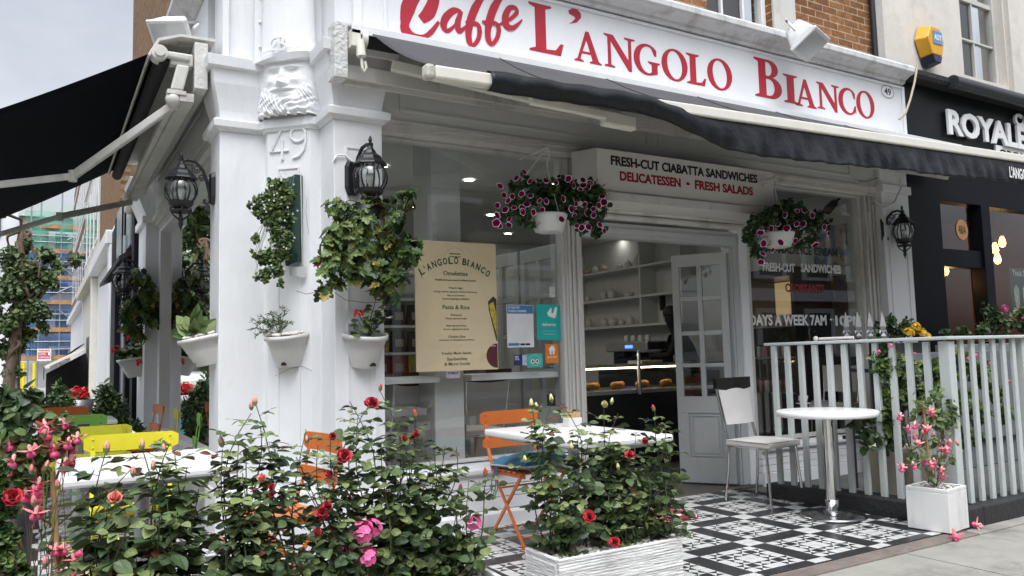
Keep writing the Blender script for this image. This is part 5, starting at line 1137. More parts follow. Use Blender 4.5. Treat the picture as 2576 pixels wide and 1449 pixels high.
BN = net_mat('blue debris netting', (.14, .27, .52), .30); GN = net_mat('green debris netting', (.16, .50, .38), .42); BN2 = net_mat('dense blue netting', (.09, .24, .55), .6)
def net(x0, x1, y0, y1, m):
    a_ = S2(x0, y1); b_ = S2(x1, y0); mb = MB(); mb.grid(lambda u, v: (a_.x + (b_.x - a_.x) * u, YT - .02 + .12 * math.sin(u * 23 + v * 3) * .5, a_.z + (b_.z - a_.z) * v), 24, 6); part('netting', mb, m, sc_)
net(62, 330, 545, 566, GN); net(62, 330, 572, 628, GN); net(62, 330, 636, 696, BN); net(62, 330, 705, 758, BN); net(62, 330, 768, 828, BN); net(62, 330, 838, 900, BN); net(62, 92, 636, 900, BN2)
p = oY(93, 908, YT - .3); q = oY(129, 877, YT - .3); ws_ = thing('warning_sign', 'red and white scaffold warning sign hung on the far scaffolding', 'sign', (p.x, YT - .3, p.z))
mb = MB(); mb.box(p.x, q.x, YT - .3, YT - .26, p.z, q.z); part('board', mb, WINK, ws_)
h = q.z - p.z; wd = q.x - p.x; RS = mat('sign red', (.55, .02, .03), .5, var=0)
mb = MB(); mb.box(p.x + .04, q.x - .04, YT - .31, YT - .301, p.z + h * .42, p.z + h * .70); mb.box(p.x + .04, q.x - .04, YT - .31, YT - .301, p.z + h * .15, p.z + h * .38); part('print', mb, RS, ws_)
part('print', text_mb('WARNING', (p.x + .06, YT - .305, p.z + h * .77), XA, ZA, wd - .12, h * .17, bold=.03, t=.005), RS, ws_)
mb = text_mb('ALARMED', (p.x + .06, YT - .315, p.z + h * .49), XA, ZA, wd * .55, h * .14, bold=.02, t=.005); text_mb('SCAFFOLDING', (p.x + .06, YT - .315, p.z + h * .20), XA, ZA, wd - .12, h * .13, bold=.02, t=.005, mb=mb); mb.box(q.x - .22 * wd, q.x - .08 * wd, YT - .32, YT - .312, p.z + h * .46, p.z + h * .68); part('print', mb, WINK, ws_)
for i, x in enumerate((38, 50, 58, 85)):
    p = oY(x, 980, 52); mb = MB(); mb.tube([(p.x, 52, -.25), (p.x, 52, oY(x, 912 if i else 925, 52).z)], .09, 8); solo('scaffold_sleeve', mb, mat('yellow foam sleeve', (.75, .62, .02), .6), 'bright yellow padded scaffold foot at the far street end', 'padded pole', 'yellow padded scaffold feet', loc=(p.x, 52, -.25))
mb = MB(); mb.box(-14, S(40, 800).x, 63, 70, -.3, 13)
fh = thing('white_house', 'white stucco house behind the tree at the far left', 'house', (-8, 63, 0)); part('wall', mb, WHITE2, fh)
for xx in np.arange(-12.5, -1.5, 2.2):
    for zz in (.6, 4, 7.2, 10):
        mb = MB(); mb.box(xx, xx + 1.1, 62.9, 62.99, zz, zz + 2); part('window', mb, mat('dark sash', (.06, .07, .08), .3), fh)
p = oZ(44, 985, -.01); p = Vector((oY(44, 900, 30).x, 30, 0))
lp = thing('street_lamp', 'black street lamp column with yellow band at its base beside the tree', 'street lamp', tuple(p))
mb = MB(); mb.lathe([(.16, 0), (.16, .5), (.10, .55), (.085, 1.0), (.07, 1.1), (.06, 5.5)], tuple(p), 12); part('column', mb, BLACK, lp)
mb = MB(); mb.lathe([(.168, .25), (.168, .42)], tuple(p), 12, cap=False); part('band', mb, mat('ochre band', (.5, .36, .1), .6), lp)
mb = MB(); mb.tube([(p.x, 30, 5.5), (p.x, 30, 6.0), (p.x - .5, 30, 6.2)], .05, 8); mb.lathe([(.02, .1), (.2, 0), (.18, -.06), (.02, -.1)], (p.x - .6, 30, 6.1), 12); part('head', mb, BLACK, lp)
# street opposite, seen only as reflections in the shop glass
op = thing('opposite_terrace', 'brown brick terrace across the street with white framed sash windows', 'terrace', (0, -13, 0))
mb = MB(); mb.box(-24, 34, -14, -13, 0, 10.5); part('wall', mb, brick_mat('opposite brick', (.20, .12, .06), (.15, .085, .045), (.25, .2, .15), .23, .077, 'XZ'), op)
mb = MB(); mb.box(-24, 34, -12.98, -12.6, 3.2, 3.7); part('fascia', mb, WHITE2, op)
for xx in np.arange(-22, 33, 3.0):
    for zz in (.7, 4.3, 7.4):
        mb = MB(); mb.box(xx - .3, xx + 1.7, -12.999, -12.93, zz - .15, zz + 2.2); w_ = part('window', mb, WHITE, op)
        g = MB(); g.box(xx, xx + 1.4, -12.929, -12.92, zz, zz + 2.0); part('pane', g, mat('dark pane', (.04, .045, .05), .1), w_)

# ---------------------------------------------------------------- fence to the right of the door
fe = thing('slat_fence', 'pale grey green slatted timber fence on a black kerb right of the door', 'fence', (5.2, 3.1, 0))
FX0, FY0, FX1, FY1 = 5.125, 4.44, 5.30, 3.13
mb = MB(); mb.hexa([(5.055, 4.55, -.02), (5.22, 3.02, -.02), (5.42, 3.02, -.02), (5.26, 4.55, -.02)], [(5.055, 4.55, .115), (5.22, 3.02, .115), (5.42, 3.02, .115), (5.26, 4.55, .115)]); mb.box(5.4201, 12, 3.02, 3.22, -.02, .115)
part('kerb', mb, mat('black painted kerb', (.022, .022, .023), .6, var=.25, vs=6, bump=.4, bs=30, stain=((.5, .5, .48), .9, 7, .70)), fe, bevel=.012)
n = 11
for i in range(n + 1):
    u = i / n; x = FX0 + (FX1 - FX0) * u; y = FY0 + (FY1 - FY0) * u; s_ = (.045 if i < n else .075)
    mb = MB(); a = R_(0); mb.box(x - .03, x + .045 if i == n else x + .0, y - s_ / 2, y + s_ / 2, .116, 1.218); part('slat', mb, FENCEG, fe, bevel=.004)
x = 5.425; i = 0
while x < 9.0:
    big = i in (6, 15); wd = .075 if big else .045
    mb = MB(); mb.box(x, x + wd, 3.10, 3.125 if not big else 3.15, .116, 1.225); part('slat', mb, FENCEG, fe, bevel=.004); x += wd + .088; i += 1
mb = MB(); mb.hexa([(FX0 - .045, FY0 + .08, 1.219), (FX1 - .06, FY1 - .06, 1.226), (FX1 + .06, FY1 - .06, 1.226), (FX0 + .05, FY0 + .08, 1.219)], [(FX0 - .045, FY0 + .08, 1.243), (FX1 - .06, FY1 - .06, 1.25), (FX1 + .06, FY1 - .06, 1.25), (FX0 + .05, FY0 + .08, 1.243)]); mb.box(5.3605, 9.0, 3.07, 3.19, 1.2265, 1.25)
part('top_rail', mb, FENCEG, fe, bevel=.006)
mb = MB(); p = oY(2090, 852, 4.0); mb.tube([(5.18, 4.05, 1.262), (5.22, 3.78, 1.264)], .012, 6); mb.ball((5.2, 4.1, 1.265), .02, 8); part('bolt', mb, mat('white latch', (.6, .6, .58), .5), fe)
mb = MB(); mb.box(5.3, 12, 3.2, 5.1, -.06, -.02); struct('fenced_yard', mb, mat('dark yard concrete', (.10, .10, .095), .9, var=.2, vs=4))
mb = MB(); mb.box(6.75, 9.6, 4.40, 4.75, .25, 1.12); mb.box(6.8, 9.5, 4.45, 4.7, -.02, .25); solo('yard_bench', mb, mat('blue grey board', (.15, .16, .175), .6, var=.1), 'blue grey boarded bench box standing behind the right part of the fence', 'bench', loc=(6.75, 4.4, 0), bevel=.01)
ra = thing('spear_railing', 'dark railing with grey fleur spear tops behind the slatted fence', 'railing', (5.6, 4.5, 0))
for i, x in enumerate((2130, 2160, 2190, 2222)):
    p = oY(x, 845, 4.45 - i * .12); mb = MB(); mb.box(p.x - .014, p.x + .014, p.y - .014, p.y + .014, -.02, p.z); part('bar', mb, BLACK, ra)
    mb = MB(); c_ = (p.x, p.y, p.z - .02); mb.lathe([(.022, 0), (.03, .02), (.014, .04), (.014, .06), (.034, .10), (.026, .14), (.004, .22), (.001, .23)], c_, 4, 0, False)
    for s in (-1, 1): mb.tube([(p.x, p.y, p.z + .03), (p.x + s * .035, p.y, p.z + .045), (p.x + s * .045, p.y, p.z + .02)], .009, 5)
    part('spear_head', mb, mat('grey spear paint', (.30, .31, .31), .5), ra)
part('rail', MB().bar(oY(2120, 1100, 4.45), oY(2235, 1100, 4.09), .02, .03), BLACK, ra); part('rail', MB().bar(oY(2120, 930, 4.45), oY(2235, 935, 4.09), .02, .03), BLACK, ra)

# ---------------------------------------------------------------- furniture
ORANGE = mat('orange enamel', (.62, .155, .03), .4, var=.06); YELLOW = mat('yellow enamel', (.72, .64, .03), .4, var=.06); OLIVE = mat('olive yellow enamel', (.44, .43, .03), .4, var=.06); GREEN = mat('green enamel', (.14, .33, .05), .4, var=.06)
TABLEW = mat('white moulded table top', (.80, .80, .79), .3, var=.03, stain=((.62, .61, .58), .4, 7, .6)); LEGG = mat('grey table leg', (.42, .44, .45), .4, .3, var=.06)
def bistro(m, label, loc, rz, group='folding bistro chairs'):
    t = thing('bistro_chair', label, 'chair', (0, 0, 0), group)
    def slat(z0, z1, y0):
        mb = MB(); N = 14; vs = []
        for i in range(N + 1):
            u = i / N; x = -.235 + .47 * u; e = min(u, 1 - u); w = 1 if e > .05 else .62 + .38 * e / .05
            b = y0 + .018 * (1 - (2 * u - 1) ** 2); zc = (z0 + z1) / 2; hh = (z1 - z0) / 2 * w
            vs += [(x, b, zc - hh), (x, b, zc + hh), (x, b + .006, zc - hh), (x, b + .006, zc + hh)]
        fs = []
        for i in range(N):
            a = 4 * i; fs += [(a, a + 4, a + 5, a + 1), (a + 2, a + 3, a + 7, a + 6), (a + 1, a + 5, a + 7, a + 3), (a, a + 2, a + 6, a + 4)]
        fs += [(0, 1, 3, 2), (4 * N, 4 * N + 2, 4 * N + 3, 4 * N + 1)]
        mb.add(vs, fs)
        for sx in (-1, 1):
            for dz in (.25, .75): mb.ball((sx * .19, y0 - .002 + .006, z0 + (z1 - z0) * dz), .006, 6)
        part('back_slat', mb, m, t)
    slat(.735, .825, .215); slat(.585, .655, .185)
    for s in (-1, 1):
        x = s * .19
        mb = MB(); mb.bar((x, .236, .815), (x, .20, .60), .024, .008, (0, -1, 0)); mb.bar((x, .20, .60), (x, .14, .44), .022, .010, (0, -1, 0)); mb.bar((x, .14, .44), (x, -.20, .012), .012, .022, (0, -.7, .7)); mb.box(x - .012, x + .012, -.235, -.19, 0, .012); part('leg', mb, m, t, bevel=.002)
        x = s * .172
        mb = MB(); mb.bar((x, -.16, .438), (x, .21, .012), .012, .022, (0, .7, .7)); mb.box(x - .012, x + .012, .20, .245, 0, .012); part('leg', mb, m, t, bevel=.002)
    for y, z in ((-.165, .06), (.17, .06), (.06, .345)): part('stretcher', MB().tube([(-.19, y, z), (.19, y, z)], .006, 6), m, t)
    mb = MB()
    for i in range(6): y = -.19 + i * .062; mb.box(-.19, .19, y, y + .045, .445 + (.004 if i in (0, 5) else .008), .456 + (.004 if i in (0, 5) else .008))
    for s in (-1, 1): mb.box(s * .165 - .008, s * .165 + .008, -.19, .17, .425, .4475)
    part('seat', mb, m, t, bevel=.003)
    place(t, loc, rz); return t
b1 = bistro(ORANGE, 'orange folding chair with a blue cushion, in front of the shop window', (2.76, 4.47, 0), R_(3))
def bchair(m, label, loc, rz):
    t = dup(b1, loc, rz, label)
    for c in t.children:
        c.data = c.data.copy(); c.data.materials[0] = m
    return t
bchair(YELLOW, 'bright yellow folding chair facing the camera behind the nearest white table', (.42, 4.63, 0), R_(-4))
bchair(OLIVE, 'olive yellow folding chair back to back with the bright yellow one', (.27, 5.86, 0), R_(180))
bchair(GREEN, 'green folding chair behind the middle white table', (.22, 6.75, 0), R_(2))
bchair(ORANGE, 'orange folding chair at the far end of the row of white tables', (.15, 8.28, 0), R_(0))
bchair(ORANGE, 'orange folding chair seen side on beside the white corner pier', (1.02, 3.98, 0), R_(-84))
bchair(ORANGE, 'orange folding chair side on against the far end of the side window', (.72, 8.05, 0), R_(-86))
bchair(OLIVE, 'olive folding chair side on against the middle of the side window', (.74, 7.1, 0), R_(-93))
bchair(GREEN, 'green folding chair side on against the near part of the side window', (.78, 6.25, 0), R_(-97))
def square_table(label, x0, x1, y0, y1, group='white outdoor tables'):
    cx, cy = (x0 + x1) / 2, (y0 + y1) / 2; t = thing('cafe_table', label, 'table', (cx, cy, 0), group)
    mb = MB(); mb.box(x0, x1, y0, y1, .705, .745); part('table_top', mb, TABLEW, t, bevel=.012)
    mb = MB(); mb.box(x0 + .08, x1 - .08, y0 + .08, y1 - .08, .68, .704); part('under_frame', mb, LEGG, t)
    mb = MB(); mb.tube([(cx, cy, .07), (cx, cy, .68)], .034, 16); part('column', mb, LEGG, t)
    for a in range(4):
        an = a * math.pi / 2 + math.pi / 4; c, s = math.cos(an), math.sin(an); mb = MB()
        pts = [(cx + c * r, cy + s * r, z) for r, z in ((.03, .085), (.14, .09), (.24, .065), (.32, .015))]
        for k in range(3): mb.bar(pts[k], pts[k + 1], .05, .022)
        part('foot', mb, LEGG, t, bevel=.004)
    return t
square_table('nearest white table, left of the corner pier behind the roses', .065, .77, 3.70, 4.55)
square_table('middle white table between the olive and green chairs', -.10, .56, 5.98, 6.70)
square_table('farthest white table of the side street row', -.10, .56, 7.48, 8.10)
square_table('white table right of the orange chair with blue cushion', 2.37, 2.99, 3.32, 4.36)
# cushion
def cush(u, v):
    x = (u - .5) * .42; y = (v - .5) * .40; e = max(abs(u - .5), abs(v - .5)) * 2; h = .068 * (1 - e ** 4)
    for a, b in ((0, 0), (.10, .09), (-.10, .09), (.10, -.09), (-.10, -.09)): h -= .034 * math.exp(-((x - a) ** 2 + (y - b) ** 2) / .0009)
    h += .004 * math.sin(x * 60 + y * 40)
    return x, y, h
mb = MB(); mb.M = Matrix.Translation((2.77, 4.43, .495)) @ Matrix.Rotation(R_(3), 4, 'Z') @ Matrix.Rotation(R_(-3), 4, 'X')
mb.grid(cush, 36, 36); mb.grid(lambda u, v: (lambda p: (p[0], p[1], -p[2] * .5 - .002))(cush(1 - u, v)), 36, 36)
TEALC = mat('petrol blue cotton', (.02, .145, .25), .85, var=.15, vs=20, bump=.2, bs=120, sheen=.3)
cu_ = thing('seat_cushion', 'petrol blue tufted seat cushion with white piping on the orange chair', 'cushion', (2.77, 4.43, .48)); part('pad', mb, TEALC, cu_)
M_ = mb.M; mb = MB(); mb.M = M_; q = [(-.21, -.2), (.21, -.2), (.21, .2), (-.21, .2)]; mb.tube([(x, y, 0) for x, y in q + q[:1]], .0055, 6); part('piping', mb, mat('white piping', (.7, .7, .68), .7), cu_)
mb = MB()
for k in range(3): mb.tube(curve_pts(M_ @ Vector((-.20, .17 - .02 * k, 0)), M_ @ Vector((-.25 - .01 * k, .13 - .02 * k, -.17 - .02 * k)), wob=.02), .004, 5)
part('tie', mb, TEALC, cu_)
# white leather cafe chair
def cafe_chair(label, loc, rz, group='chrome and white cafe chairs'):
    t = thing('cafe_chair', label, 'chair', (0, 0, 0), group)
    CW = mat('white leatherette', (.62, .60, .58), .45, var=.05, bump=.1, bs=120)
    mb = MB(); mb.grid(lambda u, v: ((u - .5) * (.40 + .02 * v), -.21 + .41 * (1 - v), .485 + .012 * (1 - (2 * u - 1) ** 4) * (1 - (2 * v - 1) ** 4)), 16, 16); mb.box(-.20, .20, -.21, .20, .44, .4855); part('seat', mb, CW, t, bevel=.012)
    def bk(u, v): z = .60 + .30 * v; w = .33 + .05 * v; return ((u - .5) * w, .215 + .055 * v - .025 * math.cos((u - .5) * 2.6), z)
    mb = MB(); mb.grid(bk, 14, 8); mb.grid(lambda u, v: (bk(1 - u, v)[0], bk(1 - u, v)[1] + .028, bk(1 - u, v)[2]), 14, 8); b_ = part('backrest', mb, CW, t)
    def tr(u, v): 
        z = .885 + .085 * v - .02 * (1 - (2 * u - 1) ** 2) * (1 - v); return ((u - .5) * .42, .262 - .02 * math.cos((u - .5) * 2.6), z)
    mb = MB(); mb.grid(tr, 14, 4); mb.grid(lambda u, v: (tr(1 - u, v)[0], tr(1 - u, v)[1] + .034, tr(1 - u, v)[2]), 14, 4)
    for f_ in (0, 1): mb.grid(lambda u, v: (tr(u, f_)[0], tr(u, f_)[1] + .034 * v, tr(u, f_)[2]), 14, 1); mb.grid(lambda u, v: (tr(f_, u)[0], tr(f_, u)[1] + .034 * v, tr(f_, u)[2]), 4, 1)
    part('top_rail', mb, mat('black lacquered rail', (.012, .010, .010), .2), t)
    for s in (-1, 1):
        mb = MB(); mb.tube([(s * .19, .285, .93), (s * .175, .23, .60), (s * .172, .19, .46), (s * .18, .20, .25), (s * .19, .235, 0)], .011, 10); part('leg', mb, CHROME, t)
        mb = MB(); mb.tube([(s * .18, -.17, .445), (s * .185, -.185, .25), (s * .20, -.21, 0)], .011, 10); part('leg', mb, CHROME, t)
    mb = MB(); mb.tube([(-.175, .19, .435), (-.18, -.17, .435), (.18, -.17, .435), (.175, .19, .435), (-.175, .19, .435)], .008, 8); part('seat_frame', mb, CHROME, t)
    place(t, loc, rz); return t
c1_ = cafe_chair('white cafe chair with black top rail beside the door, in front of the fence', (4.90, 4.42, 0), R_(4))
for loc, rz, lb in (((7.15, 5.45, .12), R_(-70), 'white cafe chair with black rail seen through the fence behind the glass'), ((2.32, 5.80, .12), R_(200), 'cafe chair inside the window below the coffee bags'), ((3.10, 5.85, .12), R_(175), 'cafe chair inside the window behind the orange chair back')):
    dup(c1_, loc, rz, lb)
# round table with cup and ashtray
rt = thing('round_table', 'round white table on a chrome pedestal beside the fence', 'table', (4.84, 3.76, 0))
mb = MB(); mb.lathe([(.001, .745), (.34, .745), (.345, .742), (.345, .712), (.34, .708), (.001, .708)], (4.84, 3.76, 0), 64); part('table_top', mb, TABLEW, rt)
mb = MB(); mb.lathe([(.001, .70), (.12, .7), (.12, .707), (.001, .707)], (4.84, 3.76, 0), 20); part('top_plate', mb, BLACK, rt)
mb = MB(); mb.tube([(4.84, 3.76, .05), (4.84, 3.76, .70)], .038, 24); mb.lathe([(.045, .035), (.045, .12), (.039, .122)], (4.84, 3.76, 0), 24); part('pedestal', mb, CHROME, rt)
mb = MB(); mb.lathe([(.225, .0), (.23, .004), (.23, .012), (.21, .022), (.06, .042), (.001, .044)], (4.84, 3.76, 0), 48); part('base', mb, mat('dull chrome base', (.40, .40, .41), .22, 1, var=.15), rt)
p = oZ(2022, 1016, .752); cp = thing('coffee_cup', 'white espresso cup on its saucer on the round table', 'cup', (p.x, p.y, .746))
mb = MB(); mb.lathe([(.001, .012), (.022, .012), (.026, .02), (.038, .07), (.036, .07), (.025, .022), (.001, .018)], (p.x, p.y, .746), 24); part('body', mb, CUP, cp)
mb = MB(); mb.lathe([(.03, 0), (.035, .004), (.062, .011), (.061, .013), (.03, .008), (.001, .007)], (p.x, p.y, .746), 28); part('saucer', mb, CUP, cp)
mb = MB(); mb.tube([(p.x - .034 - .022 * math.sin(a) * 1, p.y + .0, .746 + .044 + .018 * math.cos(a)) for a in np.linspace(0, math.pi, 10)], .004, 6); part('handle', mb, CUP, cp)
p = oZ(2062, 1016, .75); ash = thing('ashtray', 'clear square glass ashtray beside the espresso cup', 'ashtray', (p.x, p.y, .746))
mb = MB(); r1, r2 = .045, .036
mb.hexa([(p.x - r1, p.y - r1, .7465), (p.x + r1, p.y - r1, .7465), (p.x + r1, p.y + r1, .7465), (p.x - r1, p.y + r1, .7465)], [(p.x - r1, p.y - r1, .75), (p.x + r1, p.y - r1, .75), (p.x + r1, p.y + r1, .75), (p.x - r1, p.y + r1, .75)])
for sx, sy in ((1, 0), (-1, 0), (0, 1), (0, -1)): mb.box(p.x + min(sx * r1, sx * r2) - (r1 if sy else 0), p.x + max(sx * r1, sx * r2) + (r1 if sy else 0), p.y + min(sy * r1, sy * r2) - (r1 if sx else 0), p.y + max(sy * r1, sy * r2) + (r1 if sx else 0), .7502 + abs(sy) * .0004, .776)
part('dish', mb, mat('ashtray glass', (.75, .8, .8), .05, trans=.85, var=0), ash, bevel=.003)
mb = MB(); mb.tube([(p.x - .05, p.y, .785), (p.x - .01, p.y + .01, .772)], .004, 8); solo('cigarette', mb, mat('cigarette filter', (.6, .33, .12), .8), 'cigarette end resting on the glass ashtray', 'cigarette', loc=tuple(p))
p = oZ(1480, 1048, .80); p = Vector((2.86, 4.10, .746)); mb = MB()
sg = thing('condiment_holder', 'small white holder with sugar sticks on the right white table', 'holder', tuple(p))
mb.box(p.x - .05, p.x + .05, p.y - .035, p.y + .035, .746, .80); part('tray', mb, CUP, sg, bevel=.004)
mb = MB()
for i in range(8): mb.box(p.x - .042 + i * .011, p.x - .035 + i * .011, p.y - .02, p.y + .02, .80, .83 + .008 * (i % 3))
part('sticks', mb, mat('tan sugar stick', (.60, .38, .20), .7), sg)
for xx, yy in ((.20, 6.4), (.26, 7.7)):
    mb = MB(); mb.box(xx, xx + .10, yy, yy + .06, .746, .79); solo('condiment_tray', mb, BLACK, 'small black condiment tray on the ' + ('middle' if yy < 7 else 'farthest') + ' white table', 'tray', loc=(xx, yy, .746))
# floor sticker in the doorway
p = oZ(1675, 1297, 0); ds = thing('floor_sticker', 'round dark red distancing sticker on the tiles before the door', 'floor sticker', (p.x, p.y, 0))
mb = MB(); mb.lathe([(.001, .004), (.235, .004), (.235, .001)], (p.x, p.y, 0), 40, 0, False); part('disc', mb, mat('dark red vinyl', (.30, .025, .03), .4, var=.1), ds)
mb = MB(); mb.lathe([(.215, .0046), (.222, .0046)], (p.x, p.y, 0), 40, 0, False, cap=False); mb.box(p.x - .02, p.x + .11, p.y + .0, p.y + .04, .0044, .0052); mb.box(p.x + .06, p.x + .14, p.y - .08, p.y - .03, .0044, .0052)
text_mb('KEEP YOUR', (p.x - .17, p.y - .05, .0045), (.95, -.3, 0), (.3, .95, 0), .20, .04, t=.0006, mb=mb); part('print', mb, WINK, ds)

# ---------------------------------------------------------------- pots and planters
def pebbles(mb, x0, x1, y0, y1, z, n, r=(.008, .018), test=None, m=0):
    for _ in range(n):
        x, y = rnd.uniform(x0, x1), rnd.uniform(y0, y1)
        if test and not test(x, y): continue
        q = rnd.uniform(*r); mb.ball((x, y, z + rnd.uniform(0, .008)), q, 7, m, (rnd.uniform(.8, 1.4), rnd.uniform(.8, 1.3), .65))
def wall_pot(label, c, nrm, w_=.30, dp=.19, h=.215, tilt=10, peb=True, square=False):
    """half round pot hung on a wall: c = top back centre, nrm = outward wall normal (2D)"""
    t = thing('wall_planter', label, 'wall planter', (0, 0, 0), 'grey white planters hung on the cafe piers')
    N = 20; mb = MB(); rings = []
    def prof(s, z, ex=0):
        out = []
        for i in range(N + 1):
            a = math.pi * i / N; ca, sa = math.cos(a), math.sin(a)
            if square: k = (abs(ca) ** 5 + abs(sa) ** 5) ** (-1 / 5); ca *= k; sa *= k
            out.append((ca * (w_ / 2 * s + ex), -(sa * (dp * (s * 1.0) + ex)), z))
        return out
    lv = [(.62, -h), (.64, -h + .008), (.80, -h * .5), (.93, -.03)]
    rings = [prof(s, z) for s, z in lv] + [prof(.93, -.03, .012), prof(.94, 0, .012), prof(.90, 0), prof(.88, -.03)]
    k = N + 1
    mb.add([p for r in rings for p in r], [(i * k + j, i * k + j + 1, (i + 1) * k + j + 1, (i + 1) * k + j) for i in range(len(rings) - 1) for j in range(N)], 0, True)
    mb.add(rings[0], [tuple(range(k))]); back = [rings[0][0], rings[0][-1], rings[5][-1], rings[5][0]]; mb.add(back, [(0, 1, 2, 3)])
    part('pot', mb, TERRA, t)
    mb = MB(); mb.add(prof(.90, -.022), [tuple(range(k))[::-1]]); part('soil', mb, SOIL, t)
    mb = MB()
    if peb: pebbles(mb, -w_ * .42, w_ * .42, -dp * .85, -.02, .002, 80, (.013, .021), lambda x, y: (x / (w_ * .42)) ** 2 + (y / (dp * .85)) ** 2 < 1); part('pebbles', mb, PEB, t)
    mb = MB(); zz = -h + .03; yy = -(dp * .66) ; mb.add([(.02 + .022 * math.cos(a), yy - .006, zz - .012 + .024 * math.sin(a)) for a in np.linspace(0, math.pi, 10)] , [tuple(range(10))[::-1]]); part('drain_hole', mb, BLACK, t)
    t.location = c; ang = math.atan2(nrm[1], nrm[0]) + math.pi / 2; t.rotation_euler = (R_(tilt), 0, ang)
    return t
PC = {}
p = oY(917, 838, 4.925); PC['a'] = p; wall_pot('half round planter with red geranium on the front pier', p, (0, -1), .295, peb=False)
p = cq + nq * .004; p = Vector((p.x, p.y, oY(697, 838, 5.335).z)); PC['b'] = p; wall_pot('half round planter with pale pebbles on the slanted corner pier', p, (-.7071, -.7071), .30)
p = Vector((1.005, 5.70, oX(541, 838, 1.0).z)); PC['c'] = p; wall_pot('grey white planter with broad leaved lily on the left side of the pier', p, (-1, 0), .31, .23, .20, 12, True, True)
p = Vector((.965, 9.95, oX(392, 893, .965).z)); PC['d'] = p; wall_pot('white planter with red geranium on the far side street pilaster', p, (-1, 0), .34, .25, .22, 8, False, True)
# white cube planter
cpt = thing('cube_planter', 'white cube planter with pink fuchsia at the fence corner', 'planter', (5.05, 3.12, 0))
mb = MB(); mb.M = Matrix.Translation((5.065, 3.125, 0)) @ Matrix.Rotation(R_(7), 4, 'Z'); a = .135
mb.box(-a, a, -a, a, .004, .25)
for x0_, x1_, y0_, y1_ in ((-a, a, -a, -a + .02), (-a, a, a - .02, a), (-a, -a + .02, -a + .02, a - .02), (a - .02, a, -a + .02, a - .02)): mb.box(x0_, x1_, y0_, y1_, .2505, .275)
part('box', mb, paint('scuffed white planter', (.76, .76, .75), .25, .6), cpt, bevel=.004)
mb = MB(); mb.box(4.95, 5.18, 3.01, 3.24, .2508, .258); part('soil', mb, SOIL, cpt)
mb = MB(); pebbles(mb, 4.96, 5.17, 3.02, 3.23, .262, 120, (.006, .012)); part('pebbles', mb, PEB, cpt)
# long white troughs
def trough(label, x0, x1, y0, y1, z1, rz=0, slate=True):
    cx, cy = (x0 + x1) / 2, (y0 + y1) / 2
    t = thing('trough_planter', label, 'planter', (cx, cy, 0), 'long white trough planters')
    mb = MB()
    if slate:
        m = MATS.get('split slate white') or bpy.data.materials.new('split slate white')
        if 'split slate white' not in MATS:
            MATS['split slate white'] = m; m.use_nodes = True; n = m.node_tree; b = n.nodes['Principled BSDF']; b.inputs['Base Color'].default_value = (.74, .74, .73, 1); b.inputs['Roughness'].default_value = .7
            tcn = n.nodes.new('ShaderNodeTexCoord'); mp_ = n.nodes.new('ShaderNodeMapping'); mp_.inputs['Scale'].default_value = (14, 14, 90); nz_ = n.nodes.new('ShaderNodeTexNoise'); nz_.inputs['Scale'].default_value = 1; nz_.inputs['Detail'].default_value = 3
            bp = n.nodes.new('ShaderNodeBump'); bp.inputs['Strength'].default_value = 1; bp.inputs['Distance'].default_value = .012
            n.links.new(tcn.outputs['Object'], mp_.inputs[0]); n.links.new(mp_.outputs[0], nz_.inputs['Vector']); n.links.new(nz_.outputs[0], bp.inputs['Height']); n.links.new(bp.outputs[0], b.inputs['Normal'])
        N = 21
        for i in range(N):
            z0 = z1 * i / N; za = z1 * (i + 1) / N - .001
            for side in range(4):
                segs = 1
                for k in range(segs):
                    o_ = rnd.uniform(.0, .005); u0, u1 = k / segs, (k + 1) / segs
                    if side == 0: mb.box(x0 + (x1 - x0) * u0, x0 + (x1 - x0) * u1, y0 - o_, y0 + .02, z0, za)
                    if side == 1: mb.box(x0 + (x1 - x0) * u0, x0 + (x1 - x0) * u1, y1 - .02, y1 + o_, z0, za)
                    if side == 2: mb.box(x0 - o_, x0 + .02, y0 + .021 + (y1 - y0 - .042) * u0, y0 + .021 + (y1 - y0 - .042) * u1, z0, za)
                    if side == 3: mb.box(x1 - .02, x1 + o_, y0 + .021 + (y1 - y0 - .042) * u0, y0 + .021 + (y1 - y0 - .042) * u1, z0, za)
    else:
        m = WHITE
        for a_, b_, c_, d_ in ((x0, x1, y0, y0 + .022), (x0, x1, y1 - .022, y1), (x0, x0 + .022, y0 + .022, y1 - .022), (x1 - .022, x1, y0 + .022, y1 - .022)): mb.box(a_, b_, c_, d_, 0, z1)
        for k, z in enumerate((z1 - .025, z1 - .06, z1 - .095)): mb.box(x0 - .006, x1 + .006, y0 - .006 - .001 * k, y0 - .001, z, z + .018); mb.box(x1 + .001, x1 + .007, y0, y1, z, z + .018)
    part('box', mb, m, t, bevel=.003)
    mb = MB(); mb.box(x0 + .022, x1 - .022, y0 + .022, y1 - .022, 0, z1 - .035); part('soil', mb, SOIL, t)
    mb = MB(); pebbles(mb, x0 + .04, x1 - .04, y0 + .035, y1 - .035, z1 - .03, 170, (.010, .024)); part('pebbles', mb, PEB, t)
    t.rotation_euler = (0, 0, rz); return t
TZ = .28
a = oZ(1406, 1409, TZ); b = oZ(1712, 1350, TZ); c = oZ(1335, 1380, TZ)
TR = (a.x, b.x, a.y, a.y + .30)
trough('white split stone trough planter with the right hand red roses', a.x, b.x, a.y, a.y + .29, TZ)
trough('smooth white trough planter with pink geraniums left of the stone one', .98, 1.70, 2.98, 3.25, TZ - .01, R_(-4), False)
trough('white trough planter mostly below the photo edge under the pink roses', .10, .82, 2.72, 2.99, TZ - .06, R_(0), False)

